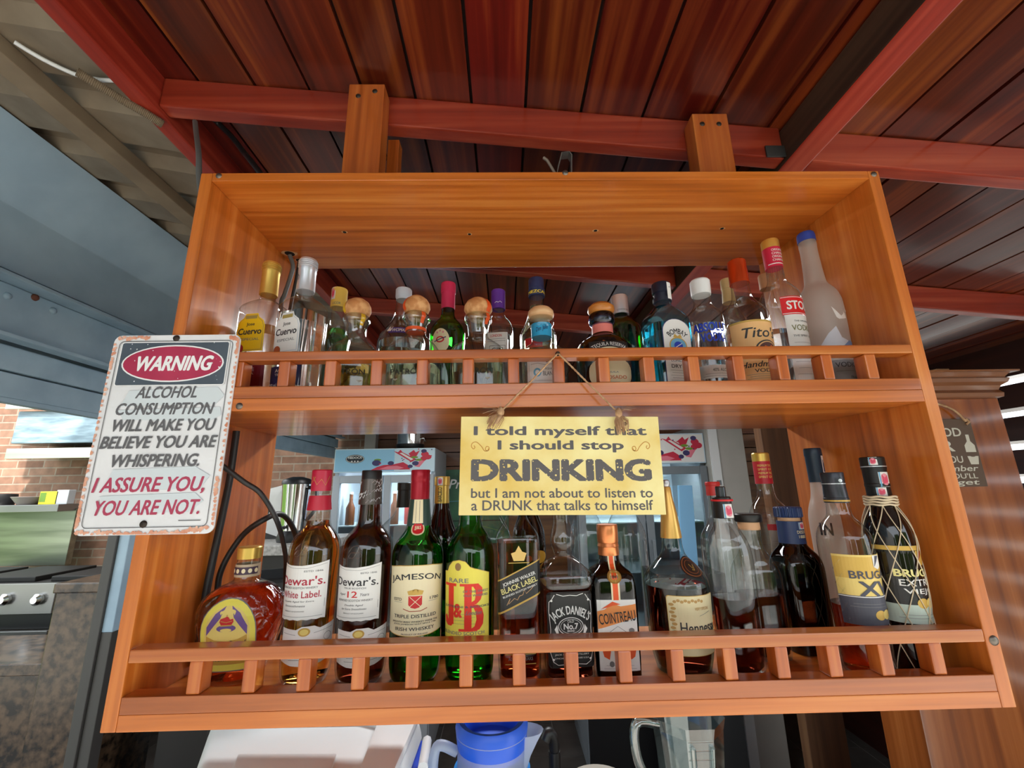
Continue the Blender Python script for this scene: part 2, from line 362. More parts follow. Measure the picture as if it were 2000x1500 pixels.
DATA={'u1':{'x':-0.5559,'y':0.135,'fl':'U','sec':(5,-9,0.85),'g':[(0.0,0.0391),(0.13,0.041),(0.2013,0.0412),(0.209,0.0392),(0.2167,0.0322),(0.2234,0.0233),(0.2301,0.0139),(0.2436,0.0135)],'caps':[('cap',[(0.2413,0.0162),(0.2458,0.0162),(0.2881,0.0156),(0.2892,0.016),(0.3101,0.0161),(0.3125,0.0148)])],'liq':0.1664,'lab':{'l':[-7.4,0.0708,0.1125,0.188],'b':[22.4,0.0488,0.0418,0.0853]}},
'u2':{'x':-0.4596,'y':0.09,'fl':'U','sec':(5,-21,0.85),'g':[(0.0,0.0363),(0.1138,0.0379),(0.1874,0.0381),(0.1948,0.0363),(0.2021,0.0303),(0.2084,0.0246),(0.2148,0.0145),(0.2287,0.0137)],'caps':[('cap',[(0.2265,0.0159),(0.2297,0.0159),(0.2654,0.0152),(0.2665,0.0157),(0.2918,0.0158),(0.2941,0.0145)])],'liq':0.178,'lab':{'l':[-14.9,0.0605,0.0954,0.1724],'b':[4.3,0.075,0.0319,0.0714]}},
'u3':{'x':-0.4438,'y':0.21,'fl':'U','sec':None,'g':[(0.0,0.0292),(0.1538,0.0306),(0.1771,0.0298),(0.1913,0.0206),(0.2007,0.0145),(0.2464,0.0136)],'caps':[('cap',[(0.2452,0.0162),(0.2882,0.0164),(0.2907,0.0154)])],'liq':0.1948,'lab':{}},
'u4':{'x':-0.3611,'y':0.1,'fl':'U','sec':(4,8,1),'g':[(0.0,0.0428),(0.0908,0.0441),(0.1029,0.0426),(0.114,0.0362),(0.1241,0.0267),(0.1323,0.0191),(0.1519,0.0174),(0.1634,0.0202),(0.1675,0.0248),(0.1759,0.024),(0.1801,0.0204)],'caps':[('stopper',[(0.1696,0.0148),(0.177,0.0166),(0.1833,0.0222),(0.1907,0.0251),(0.1992,0.0242),(0.2078,0.0196),(0.2142,0.0112),(0.2164,0.0028)])],'liq':0.0739,'lab':{'l':[41.9,0.0993,0.0622,0.0772]}},
'u5':{'x':-0.3027,'y':0.215,'fl':'U','sec':None,'g':[(0.0,0.0496),(0.1538,0.0517),(0.1749,0.0487),(0.1916,0.0392),(0.2071,0.0262),(0.2252,0.0187),(0.2496,0.0155),(0.2694,0.0144)],'caps':[('cap',[(0.2644,0.0155),(0.2694,0.0155),(0.2719,0.0172),(0.2893,0.0173),(0.2918,0.0156)])],'liq':0.1632,'lab':{'l':[4.2,0.045,0.1715,0.1852]}},
'u6':{'x':-0.2474,'y':0.1,'fl':'U','sec':(4,-4,1),'g':[(0.0,0.0473),(0.0944,0.0486),(0.1086,0.0463),(0.1208,0.0367),(0.131,0.0247),(0.1393,0.0181),(0.1538,0.0172),(0.1663,0.0211),(0.1705,0.0259),(0.1789,0.0241),(0.1832,0.0212)],'caps':[('stopper',[(0.1726,0.0144),(0.18,0.0164),(0.1874,0.0222),(0.1949,0.0252),(0.2034,0.0242),(0.212,0.0194),(0.2185,0.0117),(0.2206,0.0029)])],'liq':0.0744,'lab':{'l':[13.7,0.0964,0.0591,0.075]}},
'u7':{'x':-0.2009,'y':0.2,'fl':'U','sec':None,'g':[(0.0,0.0365),(0.1661,0.0381),(0.1848,0.0372),(0.1989,0.0308),(0.2108,0.0198),(0.2203,0.0144),(0.2359,0.0139)],'caps':[('cap',[(0.2359,0.0144),(0.2736,0.0146),(0.2749,0.0157),(0.2946,0.0158),(0.2971,0.0146)])],'liq':0.1942,'lab':{'l':[-22.3,0.0551,0.1308,0.1766]}},
'u8':{'x':-0.1287,'y':0.1,'fl':'U','sec':(4,0,1),'g':[(0.0,0.0494),(0.0889,0.0506),(0.1031,0.0483),(0.1153,0.0378),(0.1255,0.0262),(0.1338,0.0185),(0.1493,0.0176),(0.1619,0.0216),(0.1661,0.0265),(0.1756,0.0256),(0.1798,0.0217)],'caps':[('stopper',[(0.1692,0.0148),(0.1756,0.0168),(0.1819,0.0227),(0.1894,0.0267),(0.1979,0.0258),(0.2065,0.0209),(0.213,0.012),(0.2152,0.003)])],'liq':0.0749,'lab':{'l':[8.6,0.1208,0.0587,0.0746]}},
'u9':{'x':-0.0907,'y':0.2,'fl':'U','sec':(4,-10,1),'g':[(0.0,0.0288),(0.1894,0.0303),(0.2001,0.0274),(0.2108,0.0186),(0.2191,0.0134),(0.2336,0.0129)],'caps':[('cap',[(0.2336,0.0146),(0.2775,0.0148),(0.2787,0.0136)])],'liq':0.1694,'lab':{'l':[-4.9,0.0569,0.1229,0.1711]}},
'u10':{'x':-0.0035,'y':0.225,'fl':'U','sec':None,'g':[(0.0,0.0391),(0.1715,0.0408),(0.1871,0.0387),(0.2017,0.0309),(0.2262,0.0219),(0.251,0.0174),(0.2787,0.0157)],'caps':[('cap',[(0.2749,0.018),(0.2761,0.0181),(0.2926,0.0181),(0.2939,0.017),(0.317,0.0171),(0.3196,0.0153)])],'liq':0.251,'lab':{'l':[-42.1,0.0395,0.143,0.1647]}},
'u11':{'x':-0.0078,'y':0.095,'fl':'U','sec':(3,0,0.9),'g':[(0.0,0.0457),(0.0899,0.047),(0.1,0.0423),(0.1101,0.0289),(0.1183,0.0193),(0.1306,0.0184),(0.1513,0.0195),(0.1575,0.0245),(0.1659,0.0235),(0.1701,0.0196)],'caps':[('stopper',[(0.168,0.0177),(0.1701,0.0226),(0.1754,0.0246),(0.1828,0.0236),(0.1891,0.0178),(0.1913,0.004)]),('neck_band',[(0.1295,0.019),(0.1554,0.0192)])],'liq':None,'lab':{'l':[-22.6,0.0723,0.0298,0.0819]}},
'u12':{'x':0.109,'y':0.095,'fl':'U','sec':(2.6,0,0.8),'g':[(0.0,0.0522),(0.0885,0.0537),(0.1067,0.0511),(0.1189,0.0418),(0.1272,0.0286),(0.1333,0.0186),(0.1531,0.0183),(0.1583,0.0231),(0.1667,0.0251),(0.1752,0.0232),(0.1794,0.0184)],'caps':[('stopper',[(0.1741,0.0174),(0.1773,0.0223),(0.1837,0.0252),(0.1901,0.0243),(0.1965,0.0175),(0.1986,0.0049)]),('neck_band',[(0.1313,0.0191),(0.1573,0.0192)])],'liq':None,'lab':{'l':[3.0,0.0875,0.0242,0.074],'t':[-2.8,0.1001,0.0924,0.1097]}},
'u13':{'x':0.1774,'y':0.2,'fl':'U','sec':None,'g':[(0.0,0.04),(0.1664,0.0419),(0.1876,0.04),(0.2019,0.0293),(0.2115,0.0185),(0.2187,0.0153)],'caps':[('cap',[(0.2187,0.018),(0.2601,0.0176),(0.2626,0.0165)])],'liq':0.19,'lab':{}},
'u14':{'x':0.2303,'y':0.095,'fl':'U','sec':(5,14,0.8),'g':[(0.0,0.039),(0.0971,0.0403),(0.1539,0.0403),(0.1644,0.038),(0.1739,0.0313),(0.1835,0.0225),(0.191,0.0155),(0.2017,0.0151)],'caps':[('cap',[(0.1996,0.0169),(0.2071,0.017),(0.2082,0.0141),(0.2169,0.0142),(0.2191,0.017),(0.2366,0.0171),(0.2388,0.0162)])],'liq':0.1486,'lab':{'l':[9.9,0.0693,0.0296,0.154]}},
'u15':{'x':0.315,'y':0.108,'fl':'U','sec':None,'g':[(0.0,0.0328),(0.1527,0.0346),(0.1656,0.0339),(0.1785,0.0322),(0.1893,0.0222),(0.2002,0.0157),(0.2156,0.0158),(0.2245,0.0159)],'caps':[('cap',[(0.22,0.0177),(0.2289,0.0182),(0.249,0.0184),(0.2524,0.016)])],'liq':0.1527,'lab':{'l':[-7.2,0.0812,0.1117,0.1539],'b':[0.5,0.0704,0.0431,0.0681]}},
'u16':{'x':0.4345,'y':0.22,'fl':'U','sec':None,'g':[(0.0,0.0325),(0.1827,0.0345),(0.2071,0.0307),(0.2443,0.0134),(0.295,0.0105)],'caps':[('cap',[(0.2543,0.0135),(0.286,0.0115),(0.2873,0.0126),(0.3091,0.0126),(0.3117,0.0116)])],'liq':0.1949,'lab':{}},
'u21':{'x':0.5302,'y':0.225,'fl':'U','sec':None,'g':[(0.0,0.0313),(0.1713,0.0332),(0.1958,0.0295),(0.2456,0.013),(0.2966,0.0102)],'caps':[('cap',[(0.2901,0.0142),(0.3226,0.0143),(0.3252,0.0133)])],'liq':0.1835,'lab':{}},
'u17':{'x':0.3909,'y':0.1,'fl':'U','sec':None,'g':[(0.0,0.0395),(0.1594,0.0419),(0.1722,0.0412),(0.1829,0.037),(0.1937,0.0283),(0.2046,0.0195),(0.2188,0.0169),(0.2443,0.0162)],'caps':[('cap',[(0.2398,0.0175),(0.2701,0.0168),(0.2712,0.0163),(0.2883,0.0164),(0.2906,0.0146)])],'liq':0.1488,'lab':{'l':[-8.1,0.0914,0.0282,0.1492]}},
'u18':{'x':0.4767,'y':0.115,'fl':'U','sec':None,'g':[(0.0,0.0346),(0.1429,0.0365),(0.2084,0.0374),(0.2218,0.035),(0.2353,0.0273),(0.2477,0.0177),(0.2591,0.0151),(0.2856,0.0143)],'caps':[('cap',[(0.3231,0.0159),(0.3421,0.016),(0.3445,0.0146)]),('neck_band',[(0.281,0.0156),(0.3243,0.0163)])],'liq':None,'lab':{'l':[-2.5,0.0711,0.1671,0.2044],'b':[-3.5,0.0562,0.0334,0.1666]}},
'u19':{'x':0.5581,'y':0.118,'fl':'U','sec':None,'g':[(0.0,0.0355),(0.1431,0.0376),(0.2,0.038),(0.2157,0.0353),(0.2292,0.0304),(0.2428,0.0204),(0.2542,0.0179),(0.3124,0.0153),(0.329,0.0154),(0.3338,0.0163),(0.3434,0.0154)],'caps':[('cap',[(0.3434,0.0159),(0.3555,0.0159),(0.3615,0.0151),(0.364,0.0133)])],'liq':None,'lab':{'l':[-16.2,0.0671,0.0806,0.1464],'b':[3.9,0.0564,0.0375,0.0768],'d':[13.6,0.046,0.1547,0.1921]}},
'l1':{'x':-0.5197,'y':0.115,'fl':'L','sec':(2.4,6,0.75),'g':[(0.0,0.04),(0.0161,0.0459),(0.042,0.0534),(0.0684,0.0625),(0.0915,0.0667),(0.107,0.0657),(0.1227,0.0582),(0.1354,0.0424),(0.1434,0.022),(0.1482,0.0176),(0.1676,0.0163)],'caps':[('cap',[(0.179,0.0179),(0.1963,0.018),(0.1979,0.0165)]),('collar',[(0.1708,0.0167),(0.1798,0.0164)]),('neck_label',[(0.1514,0.0184),(0.1708,0.0182)])],'liq':0.1386,'lab':{'l':[15.2,0.0839,0.0211,0.1265]}},
'l2':{'x':-0.3996,'y':0.095,'fl':'L','sec':None,'g':[(0.0,0.0318),(0.0134,0.0377),(0.0569,0.0392),(0.1797,0.0411),(0.1957,0.0406),(0.2079,0.0376),(0.2186,0.0315),(0.2284,0.0221),(0.2367,0.0198),(0.2551,0.0187),(0.2822,0.0153),(0.2908,0.0145)],'caps':[('cap',[(0.2882,0.0153),(0.2891,0.0157),(0.3221,0.0159),(0.3238,0.0147)]),('neck_band',[(0.2568,0.0192),(0.2576,0.0192),(0.2771,0.0169),(0.2805,0.0165)])],'liq':0.24,'lab':{'l':[-3.1,0.0862,0.0957,0.1804],'b':[20.7,0.088,0.0316,0.0909]}},
'l3':{'x':-0.3132,'y':0.095,'fl':'L','sec':None,'g':[(0.0,0.0326),(0.0115,0.0388),(0.055,0.0403),(0.178,0.0421),(0.1941,0.0416),(0.2063,0.0393),(0.2169,0.0329),(0.2268,0.0231),(0.2351,0.0198),(0.2645,0.0184),(0.3084,0.0153)],'caps':[('cap',[(0.3066,0.0161),(0.3198,0.0162),(0.3215,0.0153)]),('neck_band',[(0.2645,0.0188),(0.3066,0.0164)])],'liq':0.3075,'lab':{'l':[-6.6,0.0915,0.0929,0.1759],'b':[15.7,0.1,0.028,0.0867]}},
'l4':{'x':-0.2283,'y':0.095,'fl':'L','sec':None,'g':[(0.0,0.033),(0.0095,0.0395),(0.0531,0.0409),(0.1683,0.0426),(0.186,0.042),(0.199,0.0388),(0.2104,0.0313),(0.2211,0.023),(0.2294,0.0196),(0.2503,0.0176),(0.2741,0.0156)],'caps':[('cap',[(0.2715,0.0156),(0.2974,0.0157),(0.3017,0.0152),(0.3035,0.0157),(0.3192,0.0158),(0.321,0.0149)]),('neck_band',[(0.2286,0.0201),(0.2503,0.018),(0.2715,0.0162)])],'liq':0.2006,'lab':{'l':[16.1,0.1191,0.0698,0.1719],'n':[1.6,0.0188,0.2332,0.2712],'d':[10.2,0.0226,0.215,0.2368]}},
'l5':{'x':-0.1413,'y':0.095,'fl':'L','sec':None,'g':[(0.0,0.0322),(0.0075,0.0379),(0.0512,0.0394),(0.1666,0.0409),(0.1843,0.0403),(0.1973,0.0379),(0.2112,0.0311),(0.2237,0.0217),(0.2336,0.0192),(0.2488,0.0175),(0.2709,0.0159)],'caps':[('cap',[(0.2692,0.0163),(0.3099,0.0161),(0.3116,0.0152)])],'liq':0.2112,'lab':{'l':[-17.8,0.0904,0.0624,0.1777]}},
'l6':{'x':-0.0623,'y':0.095,'fl':'L','sec':(6,3,1),'g':[(0.0,0.0333),(0.0495,0.0342),(0.1974,0.036),(0.2073,0.0357),(0.2172,0.0314),(0.2272,0.0236),(0.2372,0.0185),(0.2473,0.0167),(0.2798,0.0143)],'caps':[('cap',[(0.2764,0.0156),(0.3068,0.0153),(0.3086,0.0144)])],'liq':0.2007,'lab':{'l':[-6.1,0.1009,0.0949,0.1761],'c':[-0.4,0.0279,0.1739,0.197],'b':[-0.3,0.0471,0.0168,0.0375]}},
'l7':{'x':0.0153,'y':0.095,'fl':'L','sec':(7,4,1),'g':[(0.0,0.0387),(0.0111,0.0372),(0.1161,0.0378),(0.1255,0.0379),(0.1318,0.0414),(0.146,0.0416),(0.1539,0.0391),(0.1651,0.029),(0.1748,0.0154),(0.1797,0.0146),(0.1894,0.0198),(0.2025,0.0207),(0.2166,0.0182),(0.2291,0.0144),(0.2392,0.014),(0.2596,0.0141)],'caps':[('cap',[(0.2579,0.0154),(0.288,0.0151),(0.2897,0.0142)])],'liq':0.1357,'lab':{'l':[6.4,0.096,0.0233,0.1223],'s':[8.0,0.0739,0.1328,0.1551]}},
'l8':{'x':0.0924,'y':0.095,'fl':'L','sec':(7,-2,1),'g':[(0.0,0.034),(0.0094,0.0349),(0.1302,0.0361),(0.1413,0.035),(0.1508,0.0318),(0.1588,0.021),(0.1652,0.0168),(0.1765,0.016)],'caps':[('cap',[(0.1757,0.0169),(0.1879,0.0165),(0.1896,0.0174),(0.1945,0.0161),(0.1961,0.017),(0.2218,0.0171),(0.2243,0.0163)])],'liq':0.1684,'lab':{'l':[18.2,0.0692,0.0139,0.1146],'n':[-7.7,0.0121,0.1135,0.1808],'d':[3.3,0.0256,0.1373,0.1569]}},
'l9':{'x':0.2051,'y':0.105,'fl':'L','sec':None,'g':[(0.0,0.043),(0.0329,0.0498),(0.106,0.0521),(0.1219,0.0524),(0.1339,0.0526),(0.146,0.0455),(0.1582,0.0343),(0.1705,0.0213),(0.1828,0.0173),(0.2037,0.0158)],'caps':[('stopper',[(0.2839,0.0043),(0.2865,0.0056),(0.291,0.0064),(0.2954,0.0056),(0.2972,0.0026)]),('cap',[(0.1995,0.017),(0.2012,0.017),(0.242,0.0126),(0.2698,0.0077),(0.283,0.007),(0.2848,0.006)])],'liq':0.1259,'lab':{'l':[-1.4,0.0883,0.0323,0.1184],'d':[15.9,0.0529,0.1402,0.1754]}},
'l10':{'x':0.2916,'y':0.085,'fl':'L','sec':(3,10,0.8),'g':[(0.0,0.0296),(0.0085,0.033),(0.0821,0.0341),(0.1597,0.0352),(0.1798,0.0341),(0.1919,0.0315),(0.2042,0.0265),(0.2165,0.0201),(0.2248,0.0164),(0.2348,0.0157)],'caps':[('cap',[(0.2669,0.0075),(0.2824,0.0076),(0.2841,0.0064)]),('neck_band',[(0.2315,0.016),(0.2618,0.0142),(0.2652,0.0143),(0.2669,0.0131)])],'liq':0.1088,'lab':{}},
'l10b':{'x':0.3484,'y':0.23,'fl':'L','sec':None,'g':[(0.0,0.0348),(0.1351,0.0365),(0.1832,0.0352),(0.1979,0.0279),(0.2127,0.0168),(0.2326,0.0141),(0.2681,0.0124)],'caps':[('cap',[(0.265,0.0133),(0.2845,0.0129),(0.2855,0.0139),(0.2907,0.0139),(0.2927,0.0125)])],'liq':0.0426,'lab':{'l':[-57.7,0.0457,0.0264,0.0943]}},
'l11':{'x':0.3653,'y':0.145,'fl':'L','sec':(4,0,0.8),'g':[(0.0,0.0354),(0.0244,0.0373),(0.1229,0.0381),(0.14,0.0359),(0.1572,0.0281),(0.1702,0.0202),(0.1833,0.0171),(0.201,0.0172),(0.2063,0.0188),(0.2099,0.018)],'caps':[('cap',[(0.2198,0.0206),(0.2225,0.0223),(0.2324,0.0223),(0.2342,0.0207)]),('cork',[(0.2063,0.018),(0.2207,0.0173)])],'liq':0.0994,'lab':{}},
'l12':{'x':0.4545,'y':0.165,'fl':'L','sec':(4,5,0.85),'g':[(0.0,0.0348),(0.0575,0.038),(0.133,0.0392),(0.1471,0.0378),(0.1595,0.0332),(0.1702,0.0246),(0.1792,0.0199),(0.2203,0.0178)],'caps':[('cap',[(0.225,0.0211),(0.2268,0.0224),(0.2417,0.0221),(0.2436,0.0205)]),('cork',[(0.2185,0.0178),(0.2259,0.0179)]),('neck_band',[(0.1792,0.0219),(0.2185,0.0207)])],'liq':0.1568,'lab':{}},
'l13':{'x':0.4757,'y':0.064,'fl':'L','sec':None,'g':[(0.0,0.0301),(0.0119,0.0345),(0.0838,0.0365),(0.1751,0.0385),(0.1973,0.0382),(0.2101,0.0354),(0.2214,0.0282),(0.2312,0.0189),(0.2393,0.017),(0.2558,0.0157)],'caps':[('cap',[(0.2542,0.0174),(0.2617,0.0175),(0.2625,0.0168),(0.2826,0.0156),(0.2835,0.0159),(0.3022,0.0161),(0.3039,0.0154)])],'liq':0.1001,'lab':{'l':[-9.2,0.0773,0.077,0.1804]}},
'l14':{'x':0.5506,'y':0.064,'fl':'L','sec':None,'g':[(0.0,0.0285),(0.0137,0.0311),(0.0822,0.0328),(0.158,0.0341),(0.1855,0.034),(0.2055,0.0324),(0.2233,0.0288),(0.238,0.0232),(0.2504,0.0175),(0.2645,0.0157)],'caps':[('cap',[(0.2629,0.0163),(0.2788,0.0161),(0.2796,0.0168),(0.2839,0.0168),(0.2847,0.0162),(0.3078,0.0163),(0.3086,0.017),(0.3268,0.0168),(0.3286,0.0155)])],'liq':0.2339,'lab':{'l':[-18.8,0.0768,0.0779,0.189]}},
'l15':{'x':-0.2882,'y':0.235,'fl':'L','sec':None,'g':[(0.0,0.0468),(0.0548,0.0514),(0.1898,0.0535),(0.2093,0.0479),(0.224,0.036),(0.2389,0.0181),(0.2538,0.0131)],'caps':[('cap',[(0.2528,0.0136),(0.2862,0.0122),(0.2872,0.0133),(0.3005,0.0133),(0.3015,0.0123)])],'liq':None,'lab':{}},
'l16':{'x':-0.2063,'y':0.205,'fl':'L','sec':None,'g':[(0.0,0.0305),(0.061,0.0329),(0.187,0.0332),(0.2077,0.0295),(0.2248,0.0227),(0.244,0.0169),(0.2614,0.014)],'caps':[('cap',[(0.2605,0.014),(0.2939,0.0131),(0.2949,0.0146),(0.3098,0.0147),(0.3118,0.0142)])],'liq':0.2344,'lab':{}},
'l17':{'x':-0.0357,'y':0.215,'fl':'L','sec':None,'g':[(0.0,0.0295),(0.0547,0.0319),(0.1826,0.0331),(0.2055,0.0303),(0.2248,0.0234),(0.2404,0.0173),(0.2601,0.0144)],'caps':[('cap',[(0.2581,0.0144),(0.3001,0.015),(0.3021,0.0145)])],'liq':0.2404,'lab':{'l':[8.9,0.0518,0.1485,0.1719]}},
'l18a':{'x':-0.1103,'y':0.215,'fl':'L','sec':None,'g':[(0.0,0.0361),(0.0563,0.0386),(0.184,0.0401),(0.2069,0.0363),(0.2261,0.0253),(0.2417,0.0173),(0.2614,0.0143)],'caps':[('cap',[(0.2633,0.0154),(0.3115,0.0156),(0.3135,0.0145)])],'liq':None,'lab':{}},
'l18b':{'x':0.0793,'y':0.215,'fl':'L','sec':(4,10,1),'g':[(0.0,0.0291),(0.0523,0.0305),(0.1709,0.0316),(0.1995,0.0299),(0.2227,0.0241),(0.2383,0.0171),(0.258,0.0142)],'caps':[('cap',[(0.26,0.0152),(0.3083,0.0154),(0.3103,0.0144)])],'liq':None,'lab':{}},
'l18c':{'x':0.1557,'y':0.215,'fl':'L','sec':None,'g':[(0.0,0.0368),(0.0506,0.0393),(0.1885,0.04),(0.2077,0.0363),(0.2271,0.0267),(0.2418,0.0188),(0.2567,0.0149)],'caps':[('cap',[(0.2587,0.015),(0.307,0.0152),(0.3091,0.0142)])],'liq':None,'lab':{}},
'l19':{'x':0.4692,'y':0.25,'fl':'L','sec':None,'g':[(0.0,0.0337),(0.0347,0.0359),(0.209,0.0382),(0.2294,0.0366),(0.2417,0.0313),(0.2552,0.0194),(0.2657,0.0158),(0.292,0.0145)],'caps':[('cap',[(0.3327,0.0161),(0.3491,0.0162),(0.3513,0.0143)]),('neck_band',[(0.2867,0.0163),(0.3338,0.0161)])],'liq':None,'lab':{'l':[-26.5,0.0391,0.1963,0.208],'b':[-35.8,0.037,0.144,0.1962]}},
'l20':{'x':0.5593,'y':0.215,'fl':'L','sec':None,'g':[(0.0,0.0243),(0.0421,0.0259),(0.21,0.0277),(0.2297,0.0258),(0.2446,0.0218),(0.2596,0.016),(0.29,0.0136)],'caps':[('cap',[(0.288,0.0145),(0.3397,0.0147),(0.3418,0.0156),(0.3534,0.0152),(0.3566,0.014)])],'liq':None,'lab':{'l':[-100.1,0.0229,0.1844,0.2148]}}}

# ------------------------------------------------------------------ shared materials
ROOF = wood('varnished_ceiling_boards', rgb(46, 8, 6), rgb(90, 20, 13), rgb(150, 68, 30), axis=1, rough=0.32, coat=0.55, gs=0.55, island=0.4, coat_r=0.16)
BEAM_X = wood('red_beam_timber', rgb(108, 30, 20), rgb(154, 54, 34), rgb(184, 86, 58), axis=0, rough=0.38, coat=0.5, gs=0.6, coat_r=0.18)
BEAM_Y = wood('red_rafter_timber', rgb(112, 28, 20), rgb(158, 50, 34), rgb(190, 84, 60), axis=1, rough=0.4, coat=0.45, gs=0.6, coat_r=0.2)
CD, CM, CL = rgb(150, 76, 20), rgb(200, 110, 38), rgb(226, 146, 68)
WX = wood('cabinet_pine_lengthwise', CD, CM, CL, axis=0, rough=0.32, coat=0.35, gs=0.9, coat_r=0.12)
WZ = wood('cabinet_pine_upright', CD, CM, CL, axis=2, rough=0.32, coat=0.3, gs=0.9, coat_r=0.12)
WR = wood('rail_pine_reddish', rgb(130, 62, 18), rgb(178, 94, 34), rgb(206, 130, 60), axis=0, rough=0.28, coat=0.45, gs=0.9, coat_r=0.08)
WB = wood('baluster_pine', rgb(132, 60, 20), rgb(184, 94, 36), rgb(210, 128, 60), axis=2, rough=0.3, coat=0.35, gs=0.9)
COLW = wood('column_timber', rgb(104, 50, 18), rgb(152, 82, 34), rgb(184, 110, 54), axis=2, rough=0.22, coat=0.6, gs=0.5, coat_r=0.1)
DARKW = wood('dark_timber', rgb(40, 18, 12), rgb(66, 30, 18), rgb(92, 48, 28), axis=0, rough=0.5, coat=0.1, gs=0.5)
LOUV = wood('louvre_timber', rgb(34, 12, 8), rgb(50, 20, 14), rgb(66, 28, 18), axis=1, rough=0.4, coat=0.3, gs=0.5)
STEEL = mat('screw_steel', rgb(120, 112, 104), 0.4, 0.9)
DSTEEL = mat('dark_screw', rgb(62, 54, 48), 0.45, 0.7)
BLACK = mat('black_plastic', rgb(24, 24, 26), 0.4)
CABLE = mat('cable_rubber', rgb(40, 40, 42), 0.45)
GCABLE = mat('grey_cable', rgb(96, 100, 100), 0.45)
WHITE = mat('white_plastic', rgb(232, 236, 238), 0.35)
CHROME = mat('chrome', rgb(225, 225, 225), 0.12, 1.0)
STAIN = noisy('stainless_steel', rgb(120, 126, 112), rgb(164, 168, 152), 3, 0.28, 0.95, stretch=(0.3, 4, 4))
BLUEG = noisy('blue_grey_paint', rgb(158, 184, 204), rgb(172, 198, 216), 6, 0.5)
BLUED = noisy('blue_grey_paint_dusty', rgb(140, 166, 184), rgb(156, 182, 198), 9, 0.55)
STAINL = noisy('bright_steel_edge', rgb(186, 192, 176), rgb(226, 230, 214), 3, 0.32, 0.9, stretch=(0.3, 4, 4))
ZINC = noisy('painted_roof_metal', rgb(132, 118, 100), rgb(160, 146, 126), 7, 0.5, 0.15)
ZINCP = noisy('painted_channel', rgb(128, 112, 92), rgb(146, 130, 108), 9, 0.55)
BRICK = brick('brick_wall', rgb(136, 100, 82), rgb(162, 126, 106), rgb(164, 148, 132))
TILE = noisy('dark_floor_tile', rgb(52, 50, 48), rgb(70, 68, 66), 8, 0.35)
GROUT = mat('tile_grout', rgb(128, 124, 120), 0.8)
PATIO = noisy('pale_patio', rgb(196, 190, 180), rgb(214, 208, 198), 4, 0.8)
GRASS = noisy('lawn_green', rgb(86, 124, 48), rgb(126, 160, 70), 12, 0.9)
GRANITE = noisy('brown_granite', rgb(26, 20, 16), rgb(94, 74, 56), 26, 0.25, detail=9, lo=0.36, hi=0.62)
PLASTER = noisy('grey_plaster', rgb(176, 174, 168), rgb(190, 188, 182), 3, 0.8)

ZF = -1.4
def ztop(x): return 1.172-0.1005*x        # underside of the ceiling boards
def zbot(x): return 1.088-0.104*x         # underside of the beams

# ------------------------------------------------------------------ ground and floor
m = MB(); X0, X1, Y0, Y1 = -5.5, 2.6, -0.4, 3.2
m.box(X0, X1, Y0, Y1, ZF-0.08, ZF-0.002, 1)
tx = 0.4; x = X0+0.14
xs = [X0]+[0.242-0.4*i for i in range(15, 0, -1) if 0.242-0.4*i > X0]+[0.242+0.4*i for i in range(6)]+[X1]
ys = [Y0]+[2.59+0.4*i for i in range(-12, 2) if Y0+.01 < 2.59+0.4*i < Y1]+[Y1]
for a, b2 in zip(xs[:-1], xs[1:]):
    for c, d in zip(ys[:-1], ys[1:]):
        if b2-a > 0.02 and d-c > 0.02: m.box(a+0.002, b2-0.002, c+0.002, d-0.002, ZF-0.002, ZF)
struct(m.build('floor', [TILE, GROUT]))
m = MB(); m.box(-30, 30, -40, -0.402, ZF-0.1, ZF-0.001); m.box(2.7, 30, -0.402, 12, ZF-0.1, ZF-0.001)
struct(m.build('floor_terrace', PATIO))
m = MB(); m.box(-30, -5.5, -0.4, 12, ZF-0.1, ZF-0.02); struct(m.build('floor_lawn', GRASS))

# ------------------------------------------------------------------ walls at the back and at the right
m = MB(); m.box(-5.5, -1.32, 3.2, 3.35, ZF, 2.4); struct(m.build('wall_back', BRICK))
m = MB(); m.box(-1.22, 2.6, 3.305, 3.35, ZF, 2.4); m.box(-1.22, 2.6, 3.2, 3.35, ZF, 0.25)
for i in range(9): m.box(-1.22, 2.6, 3.2, 3.3, 0.252+0.125*i, 0.252+0.125*i+0.117)
struct(m.build('wall_back_timber', wood('slat_timber', rgb(74, 38, 22), rgb(112, 64, 38), rgb(140, 88, 54), axis=0, rough=0.45, coat=0.1, gs=0.4, island=0.2)))
m = MB(); m.box(-1.32, -1.22, 3.12, 3.35, ZF, 1.5); struct(m.build('trim_1', PLASTER, bevel=0.006))
# louvred wall on the right: frame posts and slats, daylight between them
m = MB()
WXR = 2.35
YL = -0.5
for y in (YL, 0.85, 2.15): m.box(WXR-0.03, WXR+0.05, y-0.05, y+0.05, ZF, 1.25)
m.box(WXR-0.03, WXR+0.05, YL, 3.2, ZF, -0.75)
m.box(WXR-0.03, WXR+0.05, YL, 3.2, 0.78, 1.25)
struct(m.build('wall_right', LOUV))
zs = [atX(1985, yy, WXR).z for yy in (806, 871, 935)]; pitch = (zs[0]-zs[2])/2
m = MB(); k = 0
while True:
    zc = zs[0]-pitch*(k-0.5)
    if zc < -0.75: break
    hgt = pitch*0.73
    m.hexa([(WXR-0.02, YL, zc-hgt/2), (WXR+0.02, YL, zc-hgt/2-0.012), (WXR+0.02, 3.2, zc-hgt/2-0.012), (WXR-0.02, 3.2, zc-hgt/2),
            (WXR-0.02, YL, zc+hgt/2), (WXR+0.02, YL, zc+hgt/2-0.012), (WXR+0.02, 3.2, zc+hgt/2-0.012), (WXR-0.02, 3.2, zc+hgt/2)]); k += 1
struct(m.build('window_1', LOUV))

